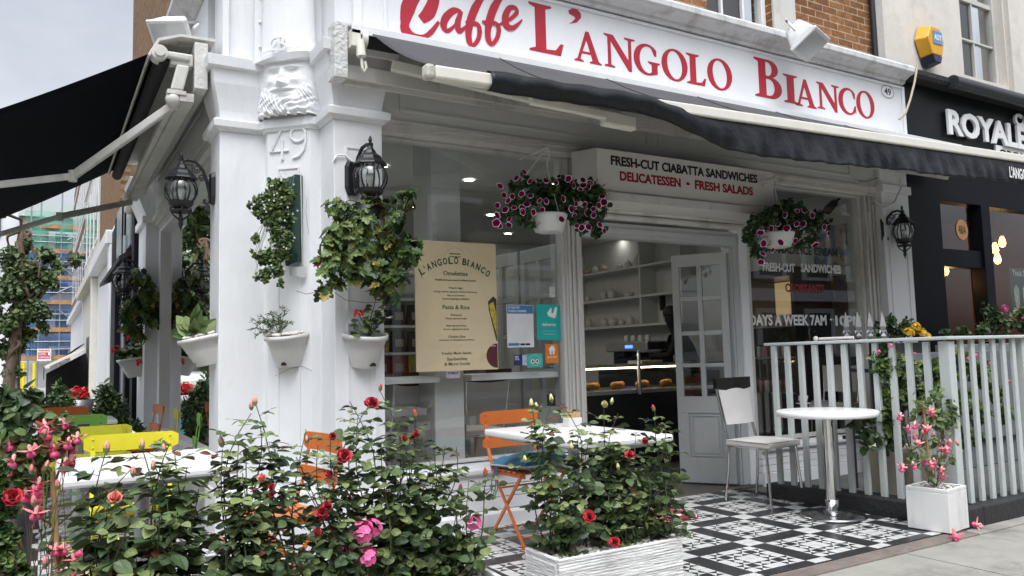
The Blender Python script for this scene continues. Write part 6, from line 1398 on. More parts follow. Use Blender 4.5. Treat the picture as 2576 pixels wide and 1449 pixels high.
# ---------------------------------------------------------------- flowers
PETR = mat('red rose petal', (.56, .010, .028), .55, var=.25, vs=40, sheen=.3); PETD = mat('deep red petal', (.25, .004, .016), .6, var=.25, vs=40)
PETP = mat('salmon rose petal', (.80, .33, .27), .55, var=.12, vs=40); PETY = mat('cream yellow petal', (.76, .72, .36), .5, var=.1, vs=40)
PINK = mat('pink geranium petal', (.78, .14, .36), .5, var=.2, vs=40); REDG = mat('red geranium petal', (.55, .006, .012), .5, var=.2, vs=40)
def rose_mesh(name, m, r=.03, n=26, open_=1.0):
    rg = random.Random(hash(name) % 999 if False else len(name) * 7 + int(r * 1000)); mb = MB()
    for i in range(n):
        t = i / n; a = i * 2.399; rad = r * (.10 + .75 * t * open_); tilt = .12 + 1.05 * t * open_; hgt = r * (1.15 - .55 * t); wd = r * (.5 + .75 * t)
        ca, sa = math.cos(a), math.sin(a)
        def pt(u, v):
            x = (u - .5) * wd * (1 - .35 * (2 * v - 1) ** 2 * (1 if v > .5 else .4)); curl = .25 * r * v * v * (1 if t > .4 else -.3)
            y = rad * .35 + rad * .75 * v * math.sin(tilt) + curl + x * x / (wd * 1.2) * -.6; z = -r * .45 + hgt * v * math.cos(tilt * .75) * 1.25 - (.12 * r if abs(u - .5) > .4 else 0)
            return (ca * y - sa * x, sa * y + ca * x, z)
        mb.grid(pt, 4, 4, 0 if i % 3 else 1, True)
    mb.lathe([(.003, -r * .95), (r * .30, -r * .6), (r * .42, -r * .38)], (0, 0, 0), 8, 2)
    return me_from(mb, name, [m, PETD if m is PETR else m, G3], (0, 0, 0))
def bud_mesh(name, m, r=.012):
    mb = MB(); mb.lathe([(.002, -r * 1.3), (r * .75, -r * .6), (r * .9, r * .2), (r * .5, r * 1.5), (r * .1, r * 2.1)], (0, 0, 0), 8, 0)
    mb.lathe([(.003, -r * 1.6), (r * .8, -r * .9), (r * .95, -r * .1)], (0, 0, 0), 8, 1)
    for k in range(5):
        a = k * 1.2566; mb.add([(r * .8 * math.cos(a - .3), r * .8 * math.sin(a - .3), -r * .2), (r * .8 * math.cos(a + .3), r * .8 * math.sin(a + .3), -r * .2), (r * 1.1 * math.cos(a), r * 1.1 * math.sin(a), r * 1.3)], [(0, 1, 2)], 1)
    return me_from(mb, name, [m, G3], (0, 0, 0))
def geranium_mesh(name, m, r=.048, n=26):
    mb = Leaves()
    for i in range(n):
        d = rv(); d.z = abs(d.z) * .9 + .05; d.normalize(); c = d * r * rnd.uniform(.75, 1)
        u = d.cross(Vector((0, 0, 1))); u = u.normalized() if u.length > .01 else Vector((1, 0, 0)); v = d.cross(u)
        for k in range(5):
            a = k * 1.2566 + i; q = u * math.cos(a) + v * math.sin(a); mb.leaf(c, q + d * .25, d, r * .36, r * .32, ROUND, 0, .1, .1)
    return me_from(mb, name, [m], (0, 0, 0))
def petunia_mesh(name, r=.026):
    mb = MB(); n = 15
    def ring(rr, z, wob=0): return [(rr * (1 + wob * math.cos(5 * 2 * math.pi * j / n)) * math.cos(2 * math.pi * j / n), rr * (1 + wob * math.cos(5 * 2 * math.pi * j / n)) * math.sin(2 * math.pi * j / n), z) for j in range(n)]
    R = [ring(.002, -r * .5), ring(r * .25, -r * .15), ring(r * .6, .0, .03), ring(r * .87, .06 * r, .06), ring(r, -.02 * r, .09)]
    vs = [p for q in R for p in q]
    for i in range(4): mb.add(vs[i * n:(i + 2) * n], [(j, (j + 1) % n, n + (j + 1) % n, n + j) for j in range(n)], (2, 0, 0, 1)[i], True)
    mb.lathe([(.003, -r * 1.6), (r * .12, -r * .7), (r * .3, -r * .1)], (0, 0, 0), 7, 0)
    return me_from(mb, name, [mat('magenta petunia petal', (.115, .002, .035), .9, var=.2, vs=60, spec=.1), mat('white petunia rim', (.72, .60, .66), .5, var=.08), mat('petunia throat', (.05, .002, .02), .6)], (0, 0, 0))
FP = mat('fuchsia coral sepal', (.86, .30, .31), .5, var=.2, vs=60); FM = mat('fuchsia magenta skirt', (.70, .10, .23), .45, var=.2, vs=60); FW = mat('pale pink tube', (.75, .42, .40), .45, var=.1)
def fuchsia_mesh(name, r=.02):
    mb = Leaves(); mb.lathe([(.002, 0), (r * .28, -r * .2), (r * .22, -r * .9), (r * .3, -r * 1.1)], (0, 0, 0), 7, 2)
    for k in range(4):
        a = k * math.pi / 2; mb.leaf((0, 0, -r * 1.05), (math.cos(a), math.sin(a), .15), (0, 0, 1), r * 1.7, r * .8, OVATE, 0, .2, -.2)
    mb.lathe([(r * .3, -r * 1.05), (r * .62, -r * 1.3), (r * .66, -r * 1.75), (r * .4, -r * 1.9)], (0, 0, 0), 8, 1)
    for k in range(3): mb.tube([(0, 0, -r * 1.7), (r * .2 * math.cos(k * 2), r * .2 * math.sin(k * 2), -r * 3)], r * .03, 3, 0)
    return me_from(mb, name, [FP, FM, FW], (0, 0, 0))
FB = lambda name, r: bud_mesh(name, FP, r)
ME = dict(rr=rose_mesh('red_rose', PETR, .030), rs=rose_mesh('red_rose_half', PETR, .022, 18, .6), rp=rose_mesh('salmon_rose', PETP, .026, 22, .8), ry=rose_mesh('cream_rose', PETY, .026, 18, .5),
          br=bud_mesh('red_bud', PETR, .010), bp=bud_mesh('pink_bud', PETP, .010), by=bud_mesh('yellow_bud', PETY, .011), gp=geranium_mesh('pink_geranium', PINK), gr=geranium_mesh('red_geranium', REDG, .034, 18), pe=petunia_mesh('petunia'), fu=fuchsia_mesh('fuchsia'), fb=FB('fuchsia_bud', .008))
def flower(name, me, p, parent, d=(0, 0, 1), s=1.0):
    o = link(bpy.data.objects.new(name, me)); off = ORG[parent.name]; o.parent = parent; o.location = Vector(p) - off; o.scale = (s,) * 3
    o.rotation_euler = (Vector(d).to_track_quat('Z', 'Y') @ Matrix.Rotation(rnd.uniform(0, 6), 3, 'Z').to_quaternion()).to_euler(); return o
TOC = lambda p: (CAM - Vector(p)).normalized()
def compound(lv, p, d, ln, size, mats_, n=5, shape=OVATE, stem=None, outw=Vector((0, 0, 0))):
    d = Vector(d).normalized(); side = d.cross(Vector((0, 0, 1))); side = side.normalized() if side.length > .01 else Vector((1, 0, 0)); up = side.cross(d)
    m = rnd.choice(mats_)
    for k in range(n):
        if k == n - 1: q = d; t = 1
        else: s = 1 if k % 2 else -1; t = .45 + .38 * (k // 2) / max(1, (n - 1) // 2); q = side * s * .9 + d * .5
        q = q + rv() * .25 + Vector((0, 0, -.1)); nn = up * .55 + outw * .8 + rv() * .6; sz = size * rnd.uniform(.75, 1.15) * (1.12 if k == n - 1 else 1)
        lv.leaf(Vector(p) + d * ln * t, q, nn, sz, sz * .78, shape, m, rnd.uniform(.1, .35), rnd.uniform(0, .35))
    if stem is not None: stem.tube([p, Vector(p) + d * ln], .0012, 3, 0, False)
def rose_bush(label, base, tips, fill, blooms, group='rose bushes in the troughs', size=.048, young=.14, dens=1.05):
    """base: (x0,x1,y0,y1,z); tips: list of points the canes reach; fill: extra random shorter canes; blooms: (mesh key, point)"""
    x0, x1, y0, y1, z = base; t = thing('rose_bush', label, 'rose bush', ((x0 + x1) / 2, (y0 + y1) / 2, z), group)
    lv = Leaves(); st = MB(); allp = list(tips); zt = max(p.z for p in tips); cxm = sum(p.x for p in tips) / len(tips); cym = sum(p.y for p in tips) / len(tips)
    for _ in range(fill):
        q = rnd.choice(tips); k = rnd.uniform(.3, .92); f_ = Vector((cxm, cym, 0)); allp.append(Vector((f_.x + (q.x - f_.x) * rnd.uniform(-.2, 1.05) + rnd.uniform(-.05, .05), f_.y + (q.y - f_.y) * .6 + rnd.uniform(-.13, .13), z + (q.z - z) * k)))
    bases = [Vector((x0 + (x1 - x0) * (i + .5) / 4 + rnd.uniform(-.03, .03), rnd.uniform(y0, y1), z)) for i in range(4)]
    for q in allp:
        b = min(bases, key=lambda c: abs(c.x - q.x) + rnd.uniform(0, .12)) + Vector((rnd.uniform(-.02, .02), rnd.uniform(-.02, .02), 0)); pts = curve_pts(b, q, 0, .085, 10); L_ = (q - b).length
        st.tube(pts, [.0045 - .003 * i / 10 for i in range(11)], 5, 1 if rnd.random() < .3 else 0)
        n = max(4, int(L_ * 30 * dens))
        for i in range(n):
            u = .12 + .86 * (i + rnd.random()) / n; k = min(9, int(u * 10)); p = pts[k].lerp(pts[k + 1], u * 10 - k); a = i * 2.4 + rnd.random(); d = Vector((math.cos(a), math.sin(a), rnd.uniform(-.15, .55)))
            top = u > .88
            ms = [3, 2, 2, 1] if (top and rnd.random() < young * 4) else ([0, 0, 1, 1, 2] if u < .7 else [0, 1, 1, 2, 2])
            compound(lv, p, d, rnd.uniform(.035, .07), size * (.72 if top else rnd.uniform(.75, 1.15)), ms, rnd.choice((3, 5, 5)), OVATE, st, (p - Vector((cxm, cym, z + (zt - z) * .35))).normalized())
    part('foliage', lv, [G1, G2, G3, G4], t); part('canes', st, [STEM, TWIG], t)
    for key, p, s in blooms:
        p = Vector(p) + (TOC(p) * .09 if key in ('rr', 'rs', 'rp') else Vector((0, 0, 0)))
        d = (TOC(p) * rnd.uniform(.3, .9) + Vector((0, 0, .6)) + rv() * .3) if key[0] in 'rg' else Vector((rnd.uniform(-.2, .2), rnd.uniform(-.2, .2), 1))
        flower('bud' if key[0] == 'b' else 'rose' if key[0] == 'r' else 'flower_head', ME[key], p, t, d, s)
    return t
def D(x, y, Y): return oY(x, y, Y)
ym = (TR[2] + TR[3]) / 2 + .0
# right hand trough: red and cream roses
tips = [D(1390, 1010, ym), D(1338, 1025, ym + .04), D(1412, 1015, ym - .02), D(1519, 1025, ym), D(1555, 1040, ym + .05), D(1648, 1030, ym + .03), D(1672, 1075, ym), D(1697, 1105, ym - .03), D(1712, 1190, ym), D(1600, 1090, ym + .02), D(1455, 1075, ym), D(1360, 1090, ym - .04), D(1320, 1170, ym), D(1480, 1110, ym - .05), D(1570, 1120, ym - .06), D(1640, 1150, ym - .06), D(1690, 1250, ym - .04), D(1380, 1180, ym - .07)]
bl = [('by', D(1387, 1003, ym), 1.1), ('by', D(1337, 1017, ym + .04), 1.25), ('by', D(1350, 1022, ym + .04), .9), ('by', D(1359, 1030, ym + .04), .8), ('ry', D(1521, 1017, ym), 1.0), ('by', D(1539, 1010, ym), .9), ('by', D(1438, 1125, ym - .09), 1.0), ('by', D(1321, 1156, ym - .05), .9), ('by', D(1555, 1175, ym - .1), .9),
      ('br', D(1644, 1027, ym + .03), 1), ('rs', D(1623, 1110, ym - .08), 1.1), ('rr', D(1585, 1144, ym - .10), .9), ('rr', D(1482, 1298, ym - .13), 1.02), ('rr', D(1545, 1364, ym - .15), .95)]
rose_bush('red and cream rose bush filling the white stone trough', (TR[0] + .06, TR[1] - .06, TR[2] + .07, TR[3] - .05, TZ - .04), tips, 26, bl)
# middle bush left of it
y2 = 3.12
tips = [D(957, 985, y2), D(935, 1010, y2), D(880, 1010, y2 + .05), D(900, 1050, y2), D(1045, 1035, y2), D(1000, 1060, y2 + .05), D(1085, 1095, y2), D(1120, 1120, y2), D(1148, 1125, y2 + .03), D(1060, 1100, y2 - .05), D(960, 1110, y2 - .06), D(1105, 1190, y2), D(1180, 1200, y2), D(1225, 1210, y2 + .02), D(870, 1110, y2), D(1080, 1240, y2 - .08), D(980, 1220, y2 - .08), D(1150, 1290, y2)]
bl = [('rr', D(935, 1013, y2), 1.0), ('br', D(957, 976, y2), .9), ('br', D(1044, 1041, y2), 1.0), ('rs', D(1048, 1092, y2 - .05), 1.0), ('rs', D(1018, 1103, y2 - .06), .9), ('br', D(1221, 1190, y2 - .03), 1.2), ('rr', D(865, 1147, y2 - .12), 1.02), ('bp', D(1092, 1210, y2 - .08), 1), ('br', D(1158, 1228, y2 - .03), 1), ('br', D(880, 1256, y2 - .05), 1), ('rs', D(1036, 1100, y2 - .03), .8)]
rose_bush('tall red rose bush in the smooth white trough before the front pier', (1.12, 1.55, 3.05, 3.2, TZ - .05), tips, 22, bl)
# left hand bushes with salmon buds
y3 = 2.90
tips = [D(642, 1012, y3), D(632, 1040, y3), D(655, 1075, y3), D(600, 1120, y3 + .03), D(690, 1115, y3), D(560, 1130, y3 + .02), D(530, 1190, y3), D(715, 1180, y3), D(610, 1190, y3 - .06), D(670, 1220, y3 - .08), D(570, 1260, y3 - .06)]
bl = [('bp', D(641, 1010, y3), 1.0), ('bp', D(632, 1022, y3), .9), ('bp', D(557, 1112, y3 + .02), 1.2), ('rp', D(659, 1202, y3 - .08), .75), ('rs', D(684, 1225, y3 - .08), .8), ('rs', D(682, 1245, y3 - .06), .7), ('bp', D(558, 1366, y3 - .1), 1.2)]
rose_bush('slender rose bush with salmon buds rising before the corner pier', (.58, .80, 2.78, 2.93, TZ - .1), tips, 11, bl, size=.046)
y4 = 2.80
tips = [D(268, 1130, y4), D(357, 1125, y4), D(425, 1120, y4), D(440, 1145, y4), D(330, 1180, y4), D(280, 1230, y4), D(385, 1170, y4 - .03), D(470, 1175, y4), D(500, 1230, y4), D(250, 1290, y4 - .02), D(310, 1300, y4 - .06), D(420, 1260, y4 - .08), D(480, 1300, y4 - .06), D(340, 1380, y4 - .05)]
bl = [('bp', D(268, 1126, y4), 1.1), ('bp', D(357, 1120, y4), 1.0), ('rp', D(289, 1252, y4 - .05), 1.0), ('bp', D(412, 1128, y4), .8), ('bp', D(386, 1172, y4 - .04), .9), ('bp', D(335, 1188, y4 - .04), 1.0), ('bp', D(268, 1140, y4), .5)]
rose_bush('low dark leaved rose bush with a salmon bloom before the nearest table', (.16, .50, 2.78, 2.93, TZ - .1), tips, 15, bl, size=.058, dens=.9)
y5 = 3.0
tips = [D(770, 1080, y5), D(832, 1095, y5), D(800, 1120, y5), D(745, 1150, y5), D(835, 1190, y5 - .03), D(760, 1210, y5 - .04), D(815, 1250, y5 - .06), D(730, 1270, y5), D(850, 1300, y5)]
bl = [('bp', D(772, 1107, y5), .9), ('rs', D(836, 1098, y5 - .02), 1.0), ('rs', D(829, 1194, y5 - .06), 1.1), ('rs', D(824, 1274, y5 - .08), 1.2), ('rs', D(800, 1340, y5 - .1), 1.0), ('rr', D(812, 1290, y5 - .02), .8)]
rose_bush('thin red rose bush in front of the side-on orange chair', (.86, 1.04, 2.9, 3.06, TZ - .1), tips, 9, bl, size=.045)
# pink geraniums in the smooth trough
def geranium(label, base, heads, leaves, key, n=60, ls=.05, cat='geranium', group=None, mats_=(0, 1, 1, 2)):
    t = thing('geranium', label, cat, tuple(base), group); lv = Leaves(); st = MB(); base = Vector(base)
    for p, s in heads: st.tube(curve_pts(base + Vector((rnd.uniform(-.03, .03), rnd.uniform(-.03, .03), 0)), p, .01, .02, 6), .0028, 5); flower('flower_head', ME[key], p, t, TOC(p) * .5 + Vector((0, 0, .7)), s)
    for _ in range(n):
        q = Vector(rnd.choice(leaves)); p = q + Vector((rnd.gauss(0, .035), rnd.gauss(0, .035), rnd.gauss(0, .03))); 
        if rnd.random() < .4: st.tube(curve_pts(base, p, 0, .02, 4), .0018, 4)
        d = rv(); d.z *= .4; lv.leaf(p, d, Vector((0, 0, 1)) + rv() * .7 + TOC(p) * .3, ls * rnd.uniform(.7, 1.2), ls * .95, ROUND, rnd.choice(mats_), .12, .2)
    part('foliage', lv, [G1, G2, G3], t); part('stems', st, STEM, t); return t
geranium('pink geranium with rounded heads at the left end of the smooth trough', (1.08, 3.0, TZ - .05), [(D(908, 1345, 2.97), 1.05), (D(920, 1405, 2.93), .95), (D(935, 1330, 3.0), .85), (D(862, 1395, 2.95), .9)], [D(890, 1440, 2.98), D(950, 1445, 3.0), D(870, 1455, 2.95)], 'gp', 40)
geranium('single pink geranium head at the right end of the smooth trough', (1.58, 3.12, TZ - .05), [(D(1190, 1316, 3.1), .80)], [D(1160, 1390, 3.1), D(1185, 1400, 3.12), D(1130, 1400, 3.08), D(1170, 1375, 3.14)], 'gp', 60)
geranium('small green geranium tuft at the right end of the stone trough', (TR[1] - .08, ym, TZ - .04), [], [D(1680, 1335, ym), D(1705, 1330, ym), D(1660, 1345, ym - .05)], 'gp', 40, .03)
pa = PC['a']; geranium('red geranium in the half round pot on the front pier', (pa.x, pa.y - .09, pa.z - .02), [(D(902, 790, 4.80), .95), (D(946, 746, 4.82), .85)], [D(925, 790, 4.82), D(940, 785, 4.83), D(915, 815, 4.82), D(938, 820, 4.83), D(905, 825, 4.83), D(955, 800, 4.82)], 'gr', 46, .05)
pd = PC['d']; geranium('red geranium spilling from the far side street planter', (pd.x - .12, pd.y, pd.z - .03), [(D(330, 850, 9.9), 1.6), (D(291, 880, 9.9), 1.5), (D(352, 912, 9.8), 1.5), (D(312, 835, 9.9), 1.4)], [D(335, 875, 9.9), D(355, 870, 9.9), D(375, 862, 9.9), D(310, 890, 9.9), D(330, 895, 9.9), D(345, 885, 9.85)], 'gr', 130, .07)

# ---------------------------------------------------------------- hanging and leafy plants
def mpp(p): return (Vector(p) - CAM).dot(Vector(f_)) / F_PX      # metres per photo pixel at a place
def clump_leaves(cl, Y, n, size, shape, mats_, depth=.6, droop=.25, face=.35, out=.5, jit=.0, wd=.9, down=.2, split=4):
    lv = Leaves(); cs = []
    for c in cl:
        p = oY(c[0], c[1], c[3] if len(c) > 3 else Y); cs.append((p, c[2] * mpp(p)))
    sub_ = []
    for p, r in cs:
        sub_.append((p, r * .6))
        for _ in range(split):
            d = rv(); sub_.append((p + Vector((d.x, d.y * depth, d.z)) * r * rnd.uniform(.45, .95), r * rnd.uniform(.22, .5)))
    tot = sum(r * r for _, r in sub_)
    for p, r in sub_:
        for _ in range(max(2, int(n * r * r / tot))):
            d = rv(); k = rnd.random() ** .45; q = p + Vector((d.x * r * k, d.y * r * k * depth, d.z * r * k))
            dd = d * out + Vector((0, 0, -down)) + rv() * .7; nn = TOC(q) * face + Vector((0, 0, .5)) + d * .4 + rv() * .5
            s = size * rnd.uniform(.65, 1.25)
            m = mats_(q, d) if callable(mats_) else rnd.choice(mats_)
            lv.leaf(q, dd, nn, s, s * wd, shape, m, rnd.uniform(.05, .3), rnd.uniform(0, droop * 2))
    return lv, cs
def stems_to(cs, root, m=None, r=.003, n=1):
    st = MB()
    for p, rr in cs:
        for _ in range(n): st.tube(curve_pts(root, p + rv() * rr * .5, 0, .05, 6), [r, r, r * .8, r * .7, r * .6, r * .5, r * .4], 5)
    return st
IM = [I1, I2, I3, I4, I5]
def im_left(q, d):
    u = rnd.random()
    if d.x < 0 or d.z > .4: return 1 if u < .44 else 0 if u < .84 else 3 if u < .90 else 4 if u < .925 else 2
    return 2 if u < .5 else 0 if u < .85 else 1 if u < .94 else 3
def creeper(label, cl, Y, n, size, root, group='leafy creepers hung from the lanterns', wisps=()):
    t = thing('creeper', label, 'creeper', tuple(root), group)
    lv, cs = clump_leaves(cl, Y, n, size, LOBED, im_left, .75, .35, .45, .4, down=.55); part('foliage', lv, IM, t)
    st = stems_to(cs, Vector(root), r=.004)
    for a in wisps: st.tube([oY(x, y, Y) for x, y in a], .0018, 4)
    part('stems', st, TWIG, t); return t
cr1 = creeper('bushy green and yellowing creeper hanging under the front lantern', [(860, 520, 40), (918, 535, 46), (1000, 540, 42), (838, 590, 38), (895, 600, 55), (960, 610, 58), (1005, 620, 42), (830, 655, 34), (880, 655, 42), (940, 675, 42), (990, 690, 36), (812, 722, 16), (962, 722, 26), (1035, 640, 18), (1028, 505, 22), (846, 708, 18), (985, 735, 18), (1045, 610, 12)], 4.70, 1050, .072, oY(925, 520, 4.72), wisps=[[(840, 735), (870, 755), (920, 762), (965, 760)], [(795, 735), (770, 740), (745, 732)], [(1020, 690), (1050, 660), (1062, 700)]])
p = oY(925, 520, 4.72); mb = MB(); mb.lathe([(.06, -.09), (.085, 0), (.08, 0), (.055, -.085)], tuple(p), 16); mb.lathe([(.001, -.01), (.08, -.01)], tuple(p), 16); mb.tube([p + Vector((0, .0, 0)), p + Vector((0, .06, .16))], .003, 4)
solo('hanging_pot', mb, BLACK, 'small black pot hidden in the bushy creeper under the lantern', 'pot', loc=tuple(p))
creeper('dark creeper hanging under the far lantern of the side street wall', [(350, 700, 32), (365, 740, 36), (330, 770, 30), (360, 790, 34), (330, 820, 26), (385, 800, 24), (395, 770, 14), (345, 840, 18), (310, 790, 14)], 9.5, 330, .095, oY(360, 705, 9.55))
mb = MB()
for pts in ([(.17, 1.13), (.10, 1.16), (.02, 1.15), (-.06, 1.12), (-.10, 1.10)], [(.14, 2.30), (.13, 2.20), (.15, 2.05)], [(-.12, 2.05), (-.05, 2.02), (.0, 2.04)]): mb.tube([cq + tq * a_ + nq * .0005 + Vector((0, 0, b_)) for a_, b_ in pts], .0014, 4)
part('plaster_crack', mb, mat('crack shadow line', (.25, .24, .22), .9, var=0), cafe)
# trailing plant in a green pouch on the slanted pier
pc = lambda x, y, o: (lambda q: q)(oY(x, y, 5.30 - o))
tp = thing('trailing_plant', 'small leaved trailing plant with tiny white flowers spilling from the green pouch', 'trailing plant', tuple(pc(700, 470, .1)))
lv, cs = clump_leaves([(700, 475, 42), (672, 500, 34), (722, 495, 42), (690, 545, 44), (652, 525, 20), (715, 545, 26), (702, 600, 38), (686, 648, 36), (722, 590, 20), (668, 690, 20), (700, 680, 20), (645, 600, 12), (708, 640, 22), (645, 700, 10), (640, 640, 10), (707, 710, 10), (628, 515, 8)], 5.19, 4600, .021, ROUND, lambda q, d: rnd.choice((0, 0, 1, 2)) if d.z < .3 else rnd.choice((0, 1, 1)), .45, .2, .5, .4, down=.3)
part('foliage', lv, [I1, I2, I3], tp); part('stems', stems_to(cs, pc(715, 465, .08), r=.002, n=3), STEM, tp)
fl = Leaves()
for p, r in cs[:8]:
    for _ in range(9):
        d = rv(); q = p + d * r * 1.05 + TOC(p) * .02
        for k in range(5): a = k * 1.2566; fl.leaf(q, (math.cos(a), 0, math.sin(a)), TOC(q), .006, .006, ROUND, 0, .1, 0)
part('blossom', fl, mat('white blossom', (.78, .78, .72), .6, var=.05), tp)
gp_ = thing('green_pouch', 'dark green plastic planting pouch hung on the slanted corner pier', 'planting pouch', tuple(cq + Vector((0, 0, 2.0))))
zt0, zb0 = oY(735, 446, 5.28).z, oY(735, 665, 5.28).z
def pouch(u, v):
    z = zt0 + (zb0 - zt0) * v; b = .05 + .055 * math.sin(math.pi * min(1, v * .9 + .08)) + .008 * math.sin(u * 17 + v * 11)
    s = (u - .5); q = cq + tq * (.045 + s * .13 * (1 - .10 * v)) + nq * (.006 + b * (1 - (2 * s) ** 4)); return (q.x, q.y, z - .012 * math.sin(u * 5))
mb = MB(); mb.grid(pouch, 20, 30); part('bag', mb, mat('dark green plastic film', (.008, .045, .028), .22, var=.2, vs=8, bump=.4, bs=22), gp_)
mb = MB(); q = cq + tq * .10 + nq * .02; mb.tube([(q.x, q.y, zt0), (q.x, q.y - .01, zt0 + .02), (q.x + .01, q.y, zb0)], .004, 5); mb.grid(lambda u, v: tuple(cq + tq * (.02 + .12 * u) + nq * (.02 + .03 * math.sin(u * 3)) + Vector((0, 0, zb0 - .02 - .05 * v * (1 + .5 * u)))), 8, 3)
part('clear_edge', mb, mat('clear crinkled film', (.45, .47, .46), .2, var=.2), gp_)
# hanging baskets of petunias
def basket(label, label2, c, Y, cl, fl_, sc, off, nleaf, fs=1.0):
    p = oY(*c, Y); t = thing('hanging_basket', label2, 'hanging basket', tuple(p), 'white hanging baskets under the shop awning')
    mb = MB(); mb.lathe([(.075, -.115), (.10, -.108), (.135, 0), (.138, .012), (.128, .012), (.09, -.10), (.001, -.10)], tuple(p), 28); part('bowl', mb, CUP, t)
    mb = MB(); tp_ = oY(c[0] - 10, c[1] - 165, Y + .05) if sc else p + Vector((0, 0, .42))
    for k in range(3): a = k * 2.094 + .5; mb.tube([p + Vector((.132 * math.cos(a), .132 * math.sin(a), .01)), p + Vector((0, 0, .36))], .0022, 4)
    mb.tube([p + Vector((0, 0, .36)), p + Vector((0, 0, .40)), p + Vector((.02, 0, .43)), p + Vector((.025, 0, .47)), p + Vector((0, 0, .485)), p + Vector((-.015, 0, .47))], .005, 6)
    part('hanger', mb, CUP, t)
    mb = MB(); h = p + Vector((0, 0, .487)); mb.bar(h + Vector((0, -.02, .006)), (h.x, 4.98, h.z + .006), .02, .012); mb.tube([h + Vector((0, .05, -.01)), (h.x, 4.97, h.z - .16)], .006, 5); part('bracket', mb, WORN, t)
    pl = thing('petunia_plant', label, 'petunias', tuple(p + Vector((0, 0, .03))), 'magenta petunias in the hanging baskets')
    lv, cs = clump_leaves(cl, Y, nleaf, .042, OVATE, [0, 0, 0, 1, 2], .8, .3, .4, .5); part('foliage', lv, [I3, I1, G1], pl); part('stems', stems_to(cs, p, r=.003, n=2), STEM, pl)
    for a, b in fl_:
        q = oY((off[0] + off[2] * a) / 1.4907, (off[1] + off[2] * b) / 1.4907, Y - rnd.uniform(.10, .22)); flower('petunia_flower', ME['pe'], q, pl, TOC(q) + rv() * .75 + (q - p) * .9, fs * rnd.uniform(.8, 1.15)).scale[1] *= rnd.uniform(.6, 1)
F1 = [(820, 305), (712, 392), (897, 432), (1112, 425), (1290, 368), (1252, 455), (1418, 400), (1492, 495), (1580, 540), (1615, 418), (493, 498), (545, 620), (600, 697), (655, 640), (783, 605), (905, 632), (1025, 697), (1118, 705), (1350, 672), (455, 762), (560, 820), (680, 792), (790, 790), (855, 745), (945, 855), (1068, 820), (797, 850), (455, 895), (615, 950), (610, 1025), (440, 1000), (475, 1035), (1325, 950), (1460, 812), (1500, 893), (1525, 745), (1640, 748), (1660, 880), (1880, 640), (1835, 762), (1760, 900), (1760, 810), (1535, 1040), (1600, 1065), (1690, 1055), (1845, 1025), (1905, 1105), (1700, 500), (1715, 455), (1620, 490), (1900, 720)]
basket('magenta and white petunias overflowing the basket above the poster window', 'white hanging basket above the left window, nearer the poster', (1380, 545), 4.62, [(1300, 480, 30), (1340, 470, 34), (1385, 470, 42), (1430, 475, 44), (1480, 490, 38), (1290, 520, 24), (1320, 530, 30), (1440, 530, 34), (1490, 540, 30), (1270, 545, 16), (1500, 565, 24), (1460, 565, 20), (1330, 560, 16), (1520, 520, 16), (1400, 510, 36), (1490, 470, 24)], F1, True, (1740, 560, .276), 1700, 1.0)
F2 = [(865, 143), (910, 143), (772, 175), (860, 240), (720, 245), (670, 275), (588, 305), (785, 275), (980, 175), (610, 388), (740, 380), (850, 368), (1100, 312), (1085, 240), (605, 465), (680, 440), (590, 530), (910, 240), (1000, 400), (1070, 265)]
basket('darker petunias in the basket right of the cream shutter box', 'white hanging basket right of the shutter box', (1957, 590), 4.50, [(1900, 560, 28), (1930, 540, 32), (1970, 530, 36), (2010, 530, 34), (2050, 550, 30), (1890, 600, 24), (1905, 630, 18), (2000, 585, 32), (2045, 600, 22), (2080, 565, 16), (1912, 650, 10), (1960, 560, 30), (1990, 610, 18)], F2, False, (2560, 720, .4969), 1500, 1.15)
# broad leaved lily, feathery plant
p = PC['c']; t = thing('lily_plant', 'broad leaved green lily plant in the planter on the left of the pier', 'lily', (p.x - .14, p.y, p.z))
lv = Leaves(); b = Vector((p.x - .13, p.y, p.z - .01))
for x, y, dz in ((490, 765, -.05), (500, 790, -.1), (470, 800, 0), (440, 812, 0), (425, 848, .05), (522, 800, 0), (538, 830, .05), (540, 848, -.03), (480, 830, -.12), (505, 825, -.12), (455, 835, .02), (520, 790, .1), (535, 805, -.1), (450, 790, .06), (495, 815, -.15)):
    q = oY(x, y, p.y + dz); d = q - b; lv.leaf(b + rv() * .02, d, TOC(q) + Vector((0, 0, .3)) + rv() * .3, d.length, .095, [(.12, .14), (.35, .42), (.65, .40), (.88, .15)], rnd.choice((0, 1, 2)), .4, .25)
part('foliage', lv, [I1, G2, G3], t)
p = PC['b']; t = thing('feathery_plant', 'feathery green plant in the pebble topped corner planter', 'plant', (p.x - .06, p.y - .06, p.z)); lv = Leaves(); st = MB(); b = Vector((p.x - .07, p.y - .05, p.z - .01))
for x, y in ((712, 775), (700, 795), (680, 790), (660, 800), (640, 806), (632, 830), (650, 815), (670, 810), (690, 805), (715, 810), (645, 845), (665, 835), (735, 812), (705, 820)):
    q = oY(x, y, b.y - .06); pts = curve_pts(b, q, .02, .02, 6); st.tube(pts, .002, 4)
    for i in range(2, 7):
        for s in range(5): d = (pts[i] - pts[i - 1]).normalized() + rv() * .9; lv.leaf(pts[i] + rv() * .008, d, TOC(q) + rv() * .5, rnd.uniform(.022, .042), .011, NARROW, rnd.choice((0, 0, 1)), .2, .1)
part('foliage', lv, [I1, G2], t); part('stems', st, STEM, t)
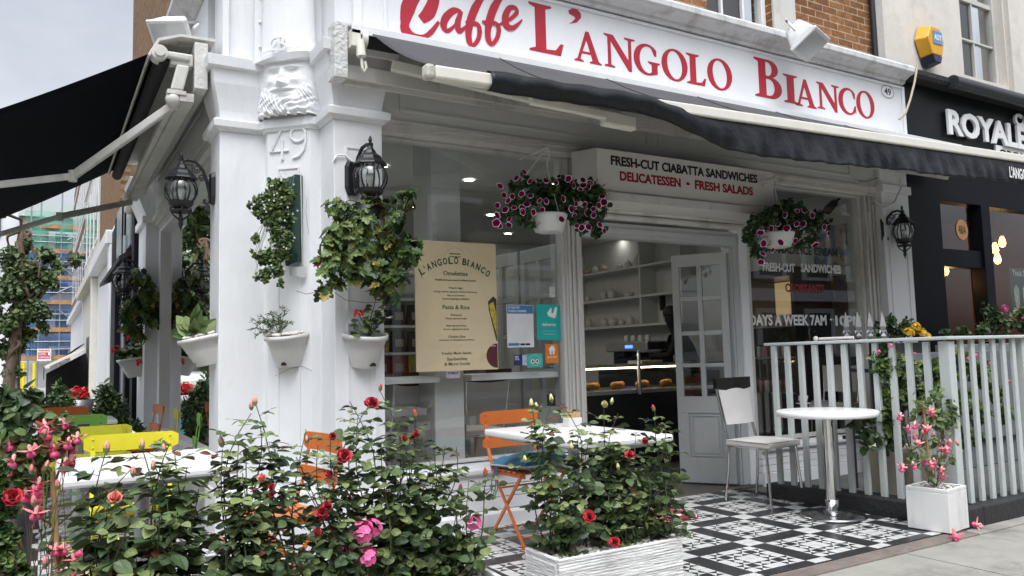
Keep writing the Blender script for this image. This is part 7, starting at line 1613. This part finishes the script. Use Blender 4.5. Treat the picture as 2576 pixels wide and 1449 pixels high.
# fuchsias
def fuchsia(label, root, cane, cl, Y, nleaf, size, fl_, off, cat='fuchsia', branches=(), s=1.0, mats_=None):
    t = thing('fuchsia', label, cat, tuple(root)); lv, cs = clump_leaves(cl, Y, nleaf, size, OVATE, [0, 1, 1, 2], .7, .3, .4, .5, down=.3); part('foliage', lv, [G2, I1, I2], t)
    st = stems_to(cs, Vector(root), r=.0022)
    for a in branches: st.tube([oY(x, y, Y) for x, y in a], .004, 5)
    part('stems', st, TWIG, t)
    if cane: mb = MB(); mb.tube(cane, .0085, 8); part('cane', mb, BAMB, t)
    for a, b in fl_:
        q = oY((off[0] + off[2] * a) / 1.4907, (off[1] + off[2] * b) / 1.4907, Y - rnd.uniform(0, .08)) + Vector((0, 0, .02)); flower('fuchsia_flower' , ME['fu'] if rnd.random() < .72 else ME['fb'], q, t, Vector((rnd.uniform(-.3, .3), rnd.uniform(-.3, .3), 1)), s * rnd.uniform(.85, 1.15))
    return t
fuchsia('coral fuchsia on a bamboo cane growing from the white cube planter', (5.06, 3.12, .26), [(5.06, 3.12, .22), oY(2335, 1150, 3.10), oY(2322, 1010, 3.08)],
        [(2320, 1010, 30), (2355, 1000, 30), (2390, 1020, 26), (2300, 1040, 20), (2345, 1050, 26), (2385, 1075, 22), (2310, 1130, 20), (2345, 1110, 22), (2300, 1150, 22), (2360, 1160, 26), (2390, 1150, 14), (2340, 1200, 18), (2400, 1050, 16)], 3.10, 330, .036,
        [(1865, 195), (1880, 215), (1700, 330), (1755, 303), (1835, 340), (1740, 385), (1810, 390), (1900, 405), (1655, 640), (1735, 605), (1828, 575), (1895, 578), (1960, 640), (1790, 445), (1940, 455), (1990, 485), (2020, 435), (1955, 490), (1968, 690), (1868, 600), (1670, 625), (1850, 330), (1650, 235), (2075, 470)], (2560, 1440, .4969), s=1.25)
FL = [(335, 300), (475, 295), (50, 450), (330, 415), (400, 490), (520, 440), (540, 570), (185, 690), (260, 700), (215, 500), (250, 800), (195, 815), (300, 740), (300, 790), (350, 660), (160, 985), (280, 940), (425, 1240), (485, 1235), (600, 1230), (545, 1320), (340, 1390), (560, 1430), (500, 1420), (80, 640), (110, 570), (520, 480), (585, 400), (435, 805), (345, 330), (300, 850), (235, 690), (280, 960), (390, 470), (500, 590), (270, 530), (350, 360), (255, 930), (330, 690)]
fuchsia('large coral fuchsia with pale cane at the left foreground edge', (.0, 3.30, .20), [oY(146, 1500, 3.34), oY(140, 1300, 3.34), oY(132, 1186, 3.34)],
        [(20, 1090, 34), (60, 1110, 34), (110, 1090, 30), (30, 1150, 36), (85, 1160, 34), (130, 1130, 26), (15, 1210, 34), (50, 1215, 26), (160, 1080, 20), (175, 1150, 14), (140, 1370, 20), (185, 1400, 24), (230, 1390, 18), (100, 1040, 16), (150, 1050, 14), (180, 1110, 16)], 3.34, 300, .040, FL, (0, 1440, .4969), branches=[[(0, 1245), (60, 1280), (130, 1320)], [(120, 1345), (180, 1290), (235, 1222)], [(140, 1210), (160, 1150), (185, 1085)], [(130, 1200), (90, 1140), (40, 1100)]], s=1.3)
fp_ = MB(); root_ = Vector((.0, 3.30, 0)); fp_.lathe([(.11, 0), (.15, .22), (.155, .24), (.14, .24), (.13, .2), (.001, .2)], tuple(root_), 20); solo('round_pot', fp_, CONC, 'grey round pot under the left fuchsia, mostly below the photo edge', 'pot', loc=tuple(root_))
for i, (x, y) in enumerate(((2470, 1326), (2405, 1352))):
    q = oZ(x, y, .004); o_ = link(bpy.data.objects.new('fallen_flower', ME['fu'])); o_.location = q + Vector((0, 0, .02)); o_.rotation_euler = (1.3, .3, i * 2); o_.scale = (1.6,) * 3; tag(o_, ('fallen fuchsia flower on the paving by the kerb', 'fallen fuchsia flower at the foot of the white cube planter')[i], 'flower')
# shrubs
def shrub(label, cl, Y, n, size, shape, ms, root, name='shrub', group=None, pot=None, mats_=None, extra=()):
    t = thing(name, label, 'shrub', tuple(root), group); lv, cs = clump_leaves(cl, Y, n, size, shape, mats_ or [0, 0, 1, 2], .8, .2, .35, .6); part('foliage', lv, ms, t); part('stems', stems_to(cs, Vector(root), r=.004), TWIG, t)
    for key, x, y, s, yy in extra: q = oY(x, y, yy); flower('flower_head', ME[key], q, t, TOC(q) + Vector((0, 0, .5)), s)
    return t
shrub('bright green pelargonium bush growing through the slatted fence', [(2230, 905, 38), (2285, 925, 44), (2345, 945, 40), (2415, 915, 34), (2465, 935, 34), (2505, 985, 26), (2455, 1040, 34), (2245, 985, 42), (2240, 1060, 34), (2300, 1000, 40), (2350, 1040, 34), (2525, 1040, 16), (2400, 1085, 26), (2420, 1000, 36), (2230, 880, 20), (2440, 1100, 22)], 3.55, 2600, .058, LOBED, [I1, I2, I3], oY(2300, 1150, 3.6), mats_=[0, 1, 1, 1, 2], extra=[('gp', x, y, .32, 3.42) for x, y in ((2210, 885), (2240, 870), (2300, 890), (2420, 880), (2436, 903), (2455, 895), (2500, 880), (2538, 960), (2400, 1000), (2490, 915), (2392, 868))])
shrub('dark trailing leaves poking out low through the fence', [(2170, 1080, 16), (2195, 1095, 18), (2180, 1120, 14), (2225, 1115, 18), (2260, 1110, 18), (2150, 1060, 10), (2190, 1060, 14)], 3.6, 130, .06, OVATE, [G1, I3, I1], oY(2260, 1120, 3.7))
for x, lb, yy in ((2255, 'left one', 1262), (2350, 'right one', 1275)):
    q = oZ(x, yy, -.02); mb = MB(); mb.lathe([(.17, 0), (.21, .4), (.215, .43), (.19, .43), (.17, .38), (.001, .38)], tuple(q), 24); solo('stone_pot', mb, mat('beige stone pot', (.50, .44, .36), .8, var=.15, stain=((.30, .26, .20), .6, 4, .5)), f'large beige stone pot behind the fence slats, {lb}', 'pot', 'beige stone pots behind the fence', loc=tuple(q))
shrub('marigold plant with yellow heads above the fence rail', [(2210, 828, 18), (2240, 818, 22), (2280, 825, 22), (2320, 838, 16), (2200, 845, 12), (2260, 840, 20)], 4.5, 420, .05, OVATE, [G1, I3, G2], oY(2265, 858, 4.5))
YG = mat('marigold petal', (.70, .42, .02), .6, var=.2, vs=40); mgm = geranium_mesh('marigold', YG, .042, 46); mroot = [o_ for o_ in C.objects if o_.name.startswith('shrub') and 'marigold' in o_.get('label', '')][0]
for x, y in ((2286, 838), (2304, 824), (2318, 840), (2330, 850)): flower('flower_head', mgm, oY(x, y, 4.36), mroot, (0, -.5, 1), 1.15)
q = oY(2265, 868, 4.5); mb = MB(); mb.box(q.x - .32, q.x + .32, 4.42, 4.58, q.z - .10, q.z + .02); solo('window_box', mb, mat('dark trough plastic', (.03, .032, .03), .5), 'dark plastic trough behind the fence rail holding marigolds', 'window box', loc=tuple(q), bevel=.008)
shrub('leafy plants with a pink bloom in front of the amber shop window', [(2380, 838, 14), (2420, 832, 20), (2470, 826, 24), (2510, 812, 26), (2550, 806, 30), (2488, 790, 16), (2580, 815, 30), (2475, 775, 10)], 4.6, 620, .055, OVATE, [I3, I1, G2], oY(2480, 860, 4.6), extra=[('gp', 2527, 777, .9, 4.45), ('gp', 2572, 800, .3, 4.45)])
q = oY(2480, 872, 4.6); mb = MB(); mb.box(q.x - .75, q.x + .9, 4.5, 4.7, q.z - .15, q.z + .03); solo('window_box', mb, mat('grey trough', (.22, .23, .24), .6), 'long grey trough behind the fence in front of the amber shop', 'window box', loc=tuple(q), bevel=.008)
shrub('fine leaved olive green shrub at the bottom left corner with a red rose', [(2, 1225, 18), (8, 1280, 24), (5, 1345, 30), (5, 1410, 36), (40, 1410, 18), (0, 1180, 16), (50, 1440, 16), (32, 1350, 12)], 2.75, 1500, .022, ROUND, [I1, I2, I3], oY(5, 1500, 2.75), extra=[('rr', 30, 1250, .9, 2.72)])
shrub('dark broad leaved shrub at the left edge behind the fuchsia', [(12, 1000, 26), (45, 1010, 24), (20, 1045, 34), (62, 1040, 26), (25, 1095, 34), (80, 1020, 18), (8, 1150, 26), (68, 985, 14), (40, 1130, 26)], 4.9, 210, .08, OVATE, [G1, G2, I3], oY(25, 1180, 4.9))
CN = [leafm('conifer dark', (.035, .075, .02)), leafm('conifer green', (.07, .13, .03)), leafm('conifer light', (.11, .17, .045))]
shrub('dense feathery evergreen behind the left dark shrub', [(70, 1035, 26), (100, 1030, 26), (85, 1005, 18), (115, 1055, 20), (60, 1065, 24)], 8.8, 700, .075, NARROW, CN, oY(85, 1090, 8.8), group='potted evergreens along the side street')
shrub('small pointed evergreen beside the red flower pot in the side street', [(140, 1000, 18), (155, 985, 16), (150, 1015, 22), (172, 1010, 16), (135, 1025, 14), (150, 968, 9)], 12.5, 600, .08, NARROW, CN, oY(150, 1045, 12.5), group='potted evergreens along the side street')
shrub('tall evergreen against the black shop in the side street', [(262, 985, 16), (258, 1010, 26), (285, 1030, 30), (250, 1045, 28), (300, 1060, 24), (270, 1070, 34), (285, 1000, 20), (262, 968, 9)], 10.2, 1300, .075, NARROW, CN, oY(275, 1110, 10.2), group='potted evergreens along the side street')
shrub('low evergreen at the foot of the far pilaster', [(335, 1085, 18), (350, 1100, 16), (325, 1105, 14), (342, 1068, 8)], 9.3, 330, .06, NARROW, CN, oY(338, 1130, 9.3), group='potted evergreens along the side street')
for (x, y, Yv), lb in zip(((85, 1090, 8.8), (150, 1045, 12.5), (275, 1110, 10.2), (338, 1130, 9.3)), ('behind the left dark shrub', 'beside the red flowers', 'against the black shop', 'at the far pilaster')):
    q = oY(x, y, Yv); h = max(.1, q.z); mb = MB(); mb.lathe([(.14, -h), (.19, 0), (.17, 0), (.15, -.04), (.001, -.04)], tuple(q), 20); solo('shrub_pot', mb, BLACK, 'black pot of the evergreen ' + lb, 'pot', 'black pots of the evergreens', loc=tuple(q))
q = oY(200, 1005, 13.0); t = thing('geranium', 'mass of red geraniums in a grey pot down the side street', 'geranium', tuple(q))
lv, cs = clump_leaves([(198, 1002, 12), (188, 1004, 9), (210, 1004, 9)], 13.0, 120, .08, ROUND, [0, 1], .8); part('foliage', lv, [G2, I1], t)
for _ in range(26): flower('flower_head', ME['gr'], oY(200 + rnd.gauss(0, 9), 990 + rnd.gauss(0, 5), 12.9), t, (0, -.6, 1), 1.6)
mb = MB(); mb.lathe([(.14, -.24), (.2, -.0), (.18, 0), (.001, -.02)], tuple(q), 20); solo('round_pot', mb, mat('grey zinc pot', (.22, .23, .24), .4, .5), 'grey pot holding the red geraniums in the side street', 'pot', loc=tuple(q))
q = oY(178, 1020, 13.4); mb = MB(); mb.box(q.x - .2, q.x + .15, 13.3, 13.6, 0, q.z + .08); solo('teal_box', mb, mat('turquoise paint', (.08, .42, .48), .5), 'turquoise box planter beside the grey pot of red geraniums', 'planter', loc=(q.x, 13.4, 0), bevel=.01)
# trees
def tree(label, base, crown, Y, n, size, h, r=.11, limbs=True, cs_xyz=None, group='street trees'):
    t = thing('street_tree', label, 'tree', tuple(base), group)
    if cs_xyz is None: lv, cs = clump_leaves(crown, Y, n, size, OVATE, [0, 0, 1, 1, 2], 1.2, .3, .3, .5, wd=.8)
    else:
        lv = Leaves(); cs = cs_xyz; tot = sum(q[1] ** 2 for q in cs)
        for p, rr in cs:
            for _ in range(int(n * rr * rr / tot)): d = rv(); q = Vector(p) + d * rr * rnd.random() ** .45; lv.leaf(q, d + rv(), rv() + Vector((0, 0, .6)), size * rnd.uniform(.6, 1.2), size * .8, OVATE, rnd.choice((0, 0, 1, 1, 2)), .2, .2)
    part('crown', lv, [leafm('tree leaf dark', (.045, .08, .026)), leafm('tree leaf', (.08, .125, .04)), leafm('tree leaf light', (.13, .175, .055))], t)
    st = MB(); top = Vector((base[0] + .15, base[1], base[2] + h)); tr = curve_pts(base, top, 0, .12, 8); st.tube(tr, [r * (1 - .07 * i) for i in range(9)], 9)
    for p, rr in cs:
        k = rnd.randint(4, 8); st.tube(curve_pts(tr[k], Vector(p), .15, .15, 6), [r * .35 * (1 - .13 * i) for i in range(7)], 6)
    part('trunk', st, mat('grey brown bark', (.16, .115, .08), .9, var=.3, vs=12, bump=.8, bs=30), t); return t
b = oY(14, 1060, 16); b.z = -.02
tree('leafy street tree at the far left edge with a bough reaching over the street', b, [(60, 675, 50), (25, 725, 55), (90, 715, 46), (30, 640, 36), (120, 700, 30), (150, 672, 22), (180, 655, 16), (200, 650, 10), (60, 790, 44), (20, 815, 42), (95, 775, 30), (40, 860, 30), (110, 640, 20), (70, 610, 20), (10, 880, 30), (75, 840, 20), (50, 930, 14), (20, 930, 20), (-20, 760, 40), (105, 820, 14)], 16, 5600, .085, 3.6)
tree('out of view street tree that only shows reflected in the side window', (-3.4, 30, -.02), None, 30, 5200, .26, 3.6, cs_xyz=[((-3.4 + dx * 1.2, 30 + dy, z * 1.25), rr * .8) for dx, dy, z, rr in ((0, 0, 4.2, 1.2), (.9, .5, 4.8, 1.0), (-.9, -.4, 4.6, 1.1), (.2, 0, 5.8, 1.2), (-.7, .5, 3.6, .9), (.8, -.5, 3.5, .8), (0, 0, 7, 1.1), (1.2, 0, 6, .9), (-1.3, 0, 6, .9))])
# parked car, seen as a reflection in the side window
car = thing('parked_car', 'dark grey parked car down the side street, seen as a reflection', 'car', (-4.4, 30, -.16))
mb = MB(); prof = [(28.0, .15), (28.0, .75), (28.9, .92), (29.5, 1.45), (31.2, 1.5), (32.1, 1.0), (32.3, .9), (32.3, .2)]
mb.add([(-5.3, y, z) for y, z in prof] + [(-3.5, y, z) for y, z in prof], [tuple(range(8))[::-1], tuple(range(8, 16))] + [(i, (i + 1) % 8, (i + 1) % 8 + 8, i + 8) for i in range(8)]); part('body', mb, mat('dark grey car paint', (.04, .045, .05), .25, var=.05, coat=.6), car, bevel=.06)
for y in (28.8, 31.5):
    for x in (-5.32, -3.5): mb = MB(); mb.tube([(x, y, .16), (x + .02, y, .16)], .33, 20); part('wheel', mb, BLACK, car)
for x in (-5.0, -3.9): mb = MB(); mb.box(x, x + .25, 27.97, 28.05, .6, .72); part('headlight', mb, glow_mat('headlamp', (1, 1, 1), 3), car)
mb = MB(); mb.hexa([(-5.2, 28.93, .97), (-3.6, 28.93, .97), (-3.6, 28.99, .97), (-5.2, 28.99, .97)], [(-5.1, 29.42, 1.40), (-3.7, 29.42, 1.40), (-3.7, 29.48, 1.40), (-5.1, 29.48, 1.40)]); part('windscreen', mb, mat('dark pane', (.04, .045, .05), .1), car)
for (x, y, Yv, r_), lb in zip(((25, 1180, 4.9, .12), (5, 1500, 2.75, .17)), ('dark pot under the broad leaved shrub at the left edge', 'dark pot of the fine leaved shrub at the bottom left corner')):
    q = oY(x, y, Yv); h = max(.25, q.z); mb = MB(); mb.lathe([(r_ * .75, -h), (r_, 0), (r_ * .9, 0), (r_ * .85, -.04), (.001, -.04)], tuple(q), 22); solo('shrub_pot', mb, BLACK, lb, 'pot', loc=tuple(q))
def wire(name, label, pts, r=.004, m=None): mb = MB(); mb.tube(pts, r, 5); solo(name, mb, m or WORN, label, 'cable', loc=tuple(pts[0]))
wire('lintel_cable', 'thin pale cable clipped along the lintel over the poster window', [(2.05 + i * .11, 4.958, 2.795 + .008 * math.sin(i * 1.9) - .012 * (i % 5 == 2)) for i in range(14)])
wire('lintel_cable', 'dark cable drooping under the awning above the right hand lantern', [oY(x, y, 4.96) for x, y in ((2160, 455), (2180, 458), (2205, 448), (2232, 436))], .004, BLACK)
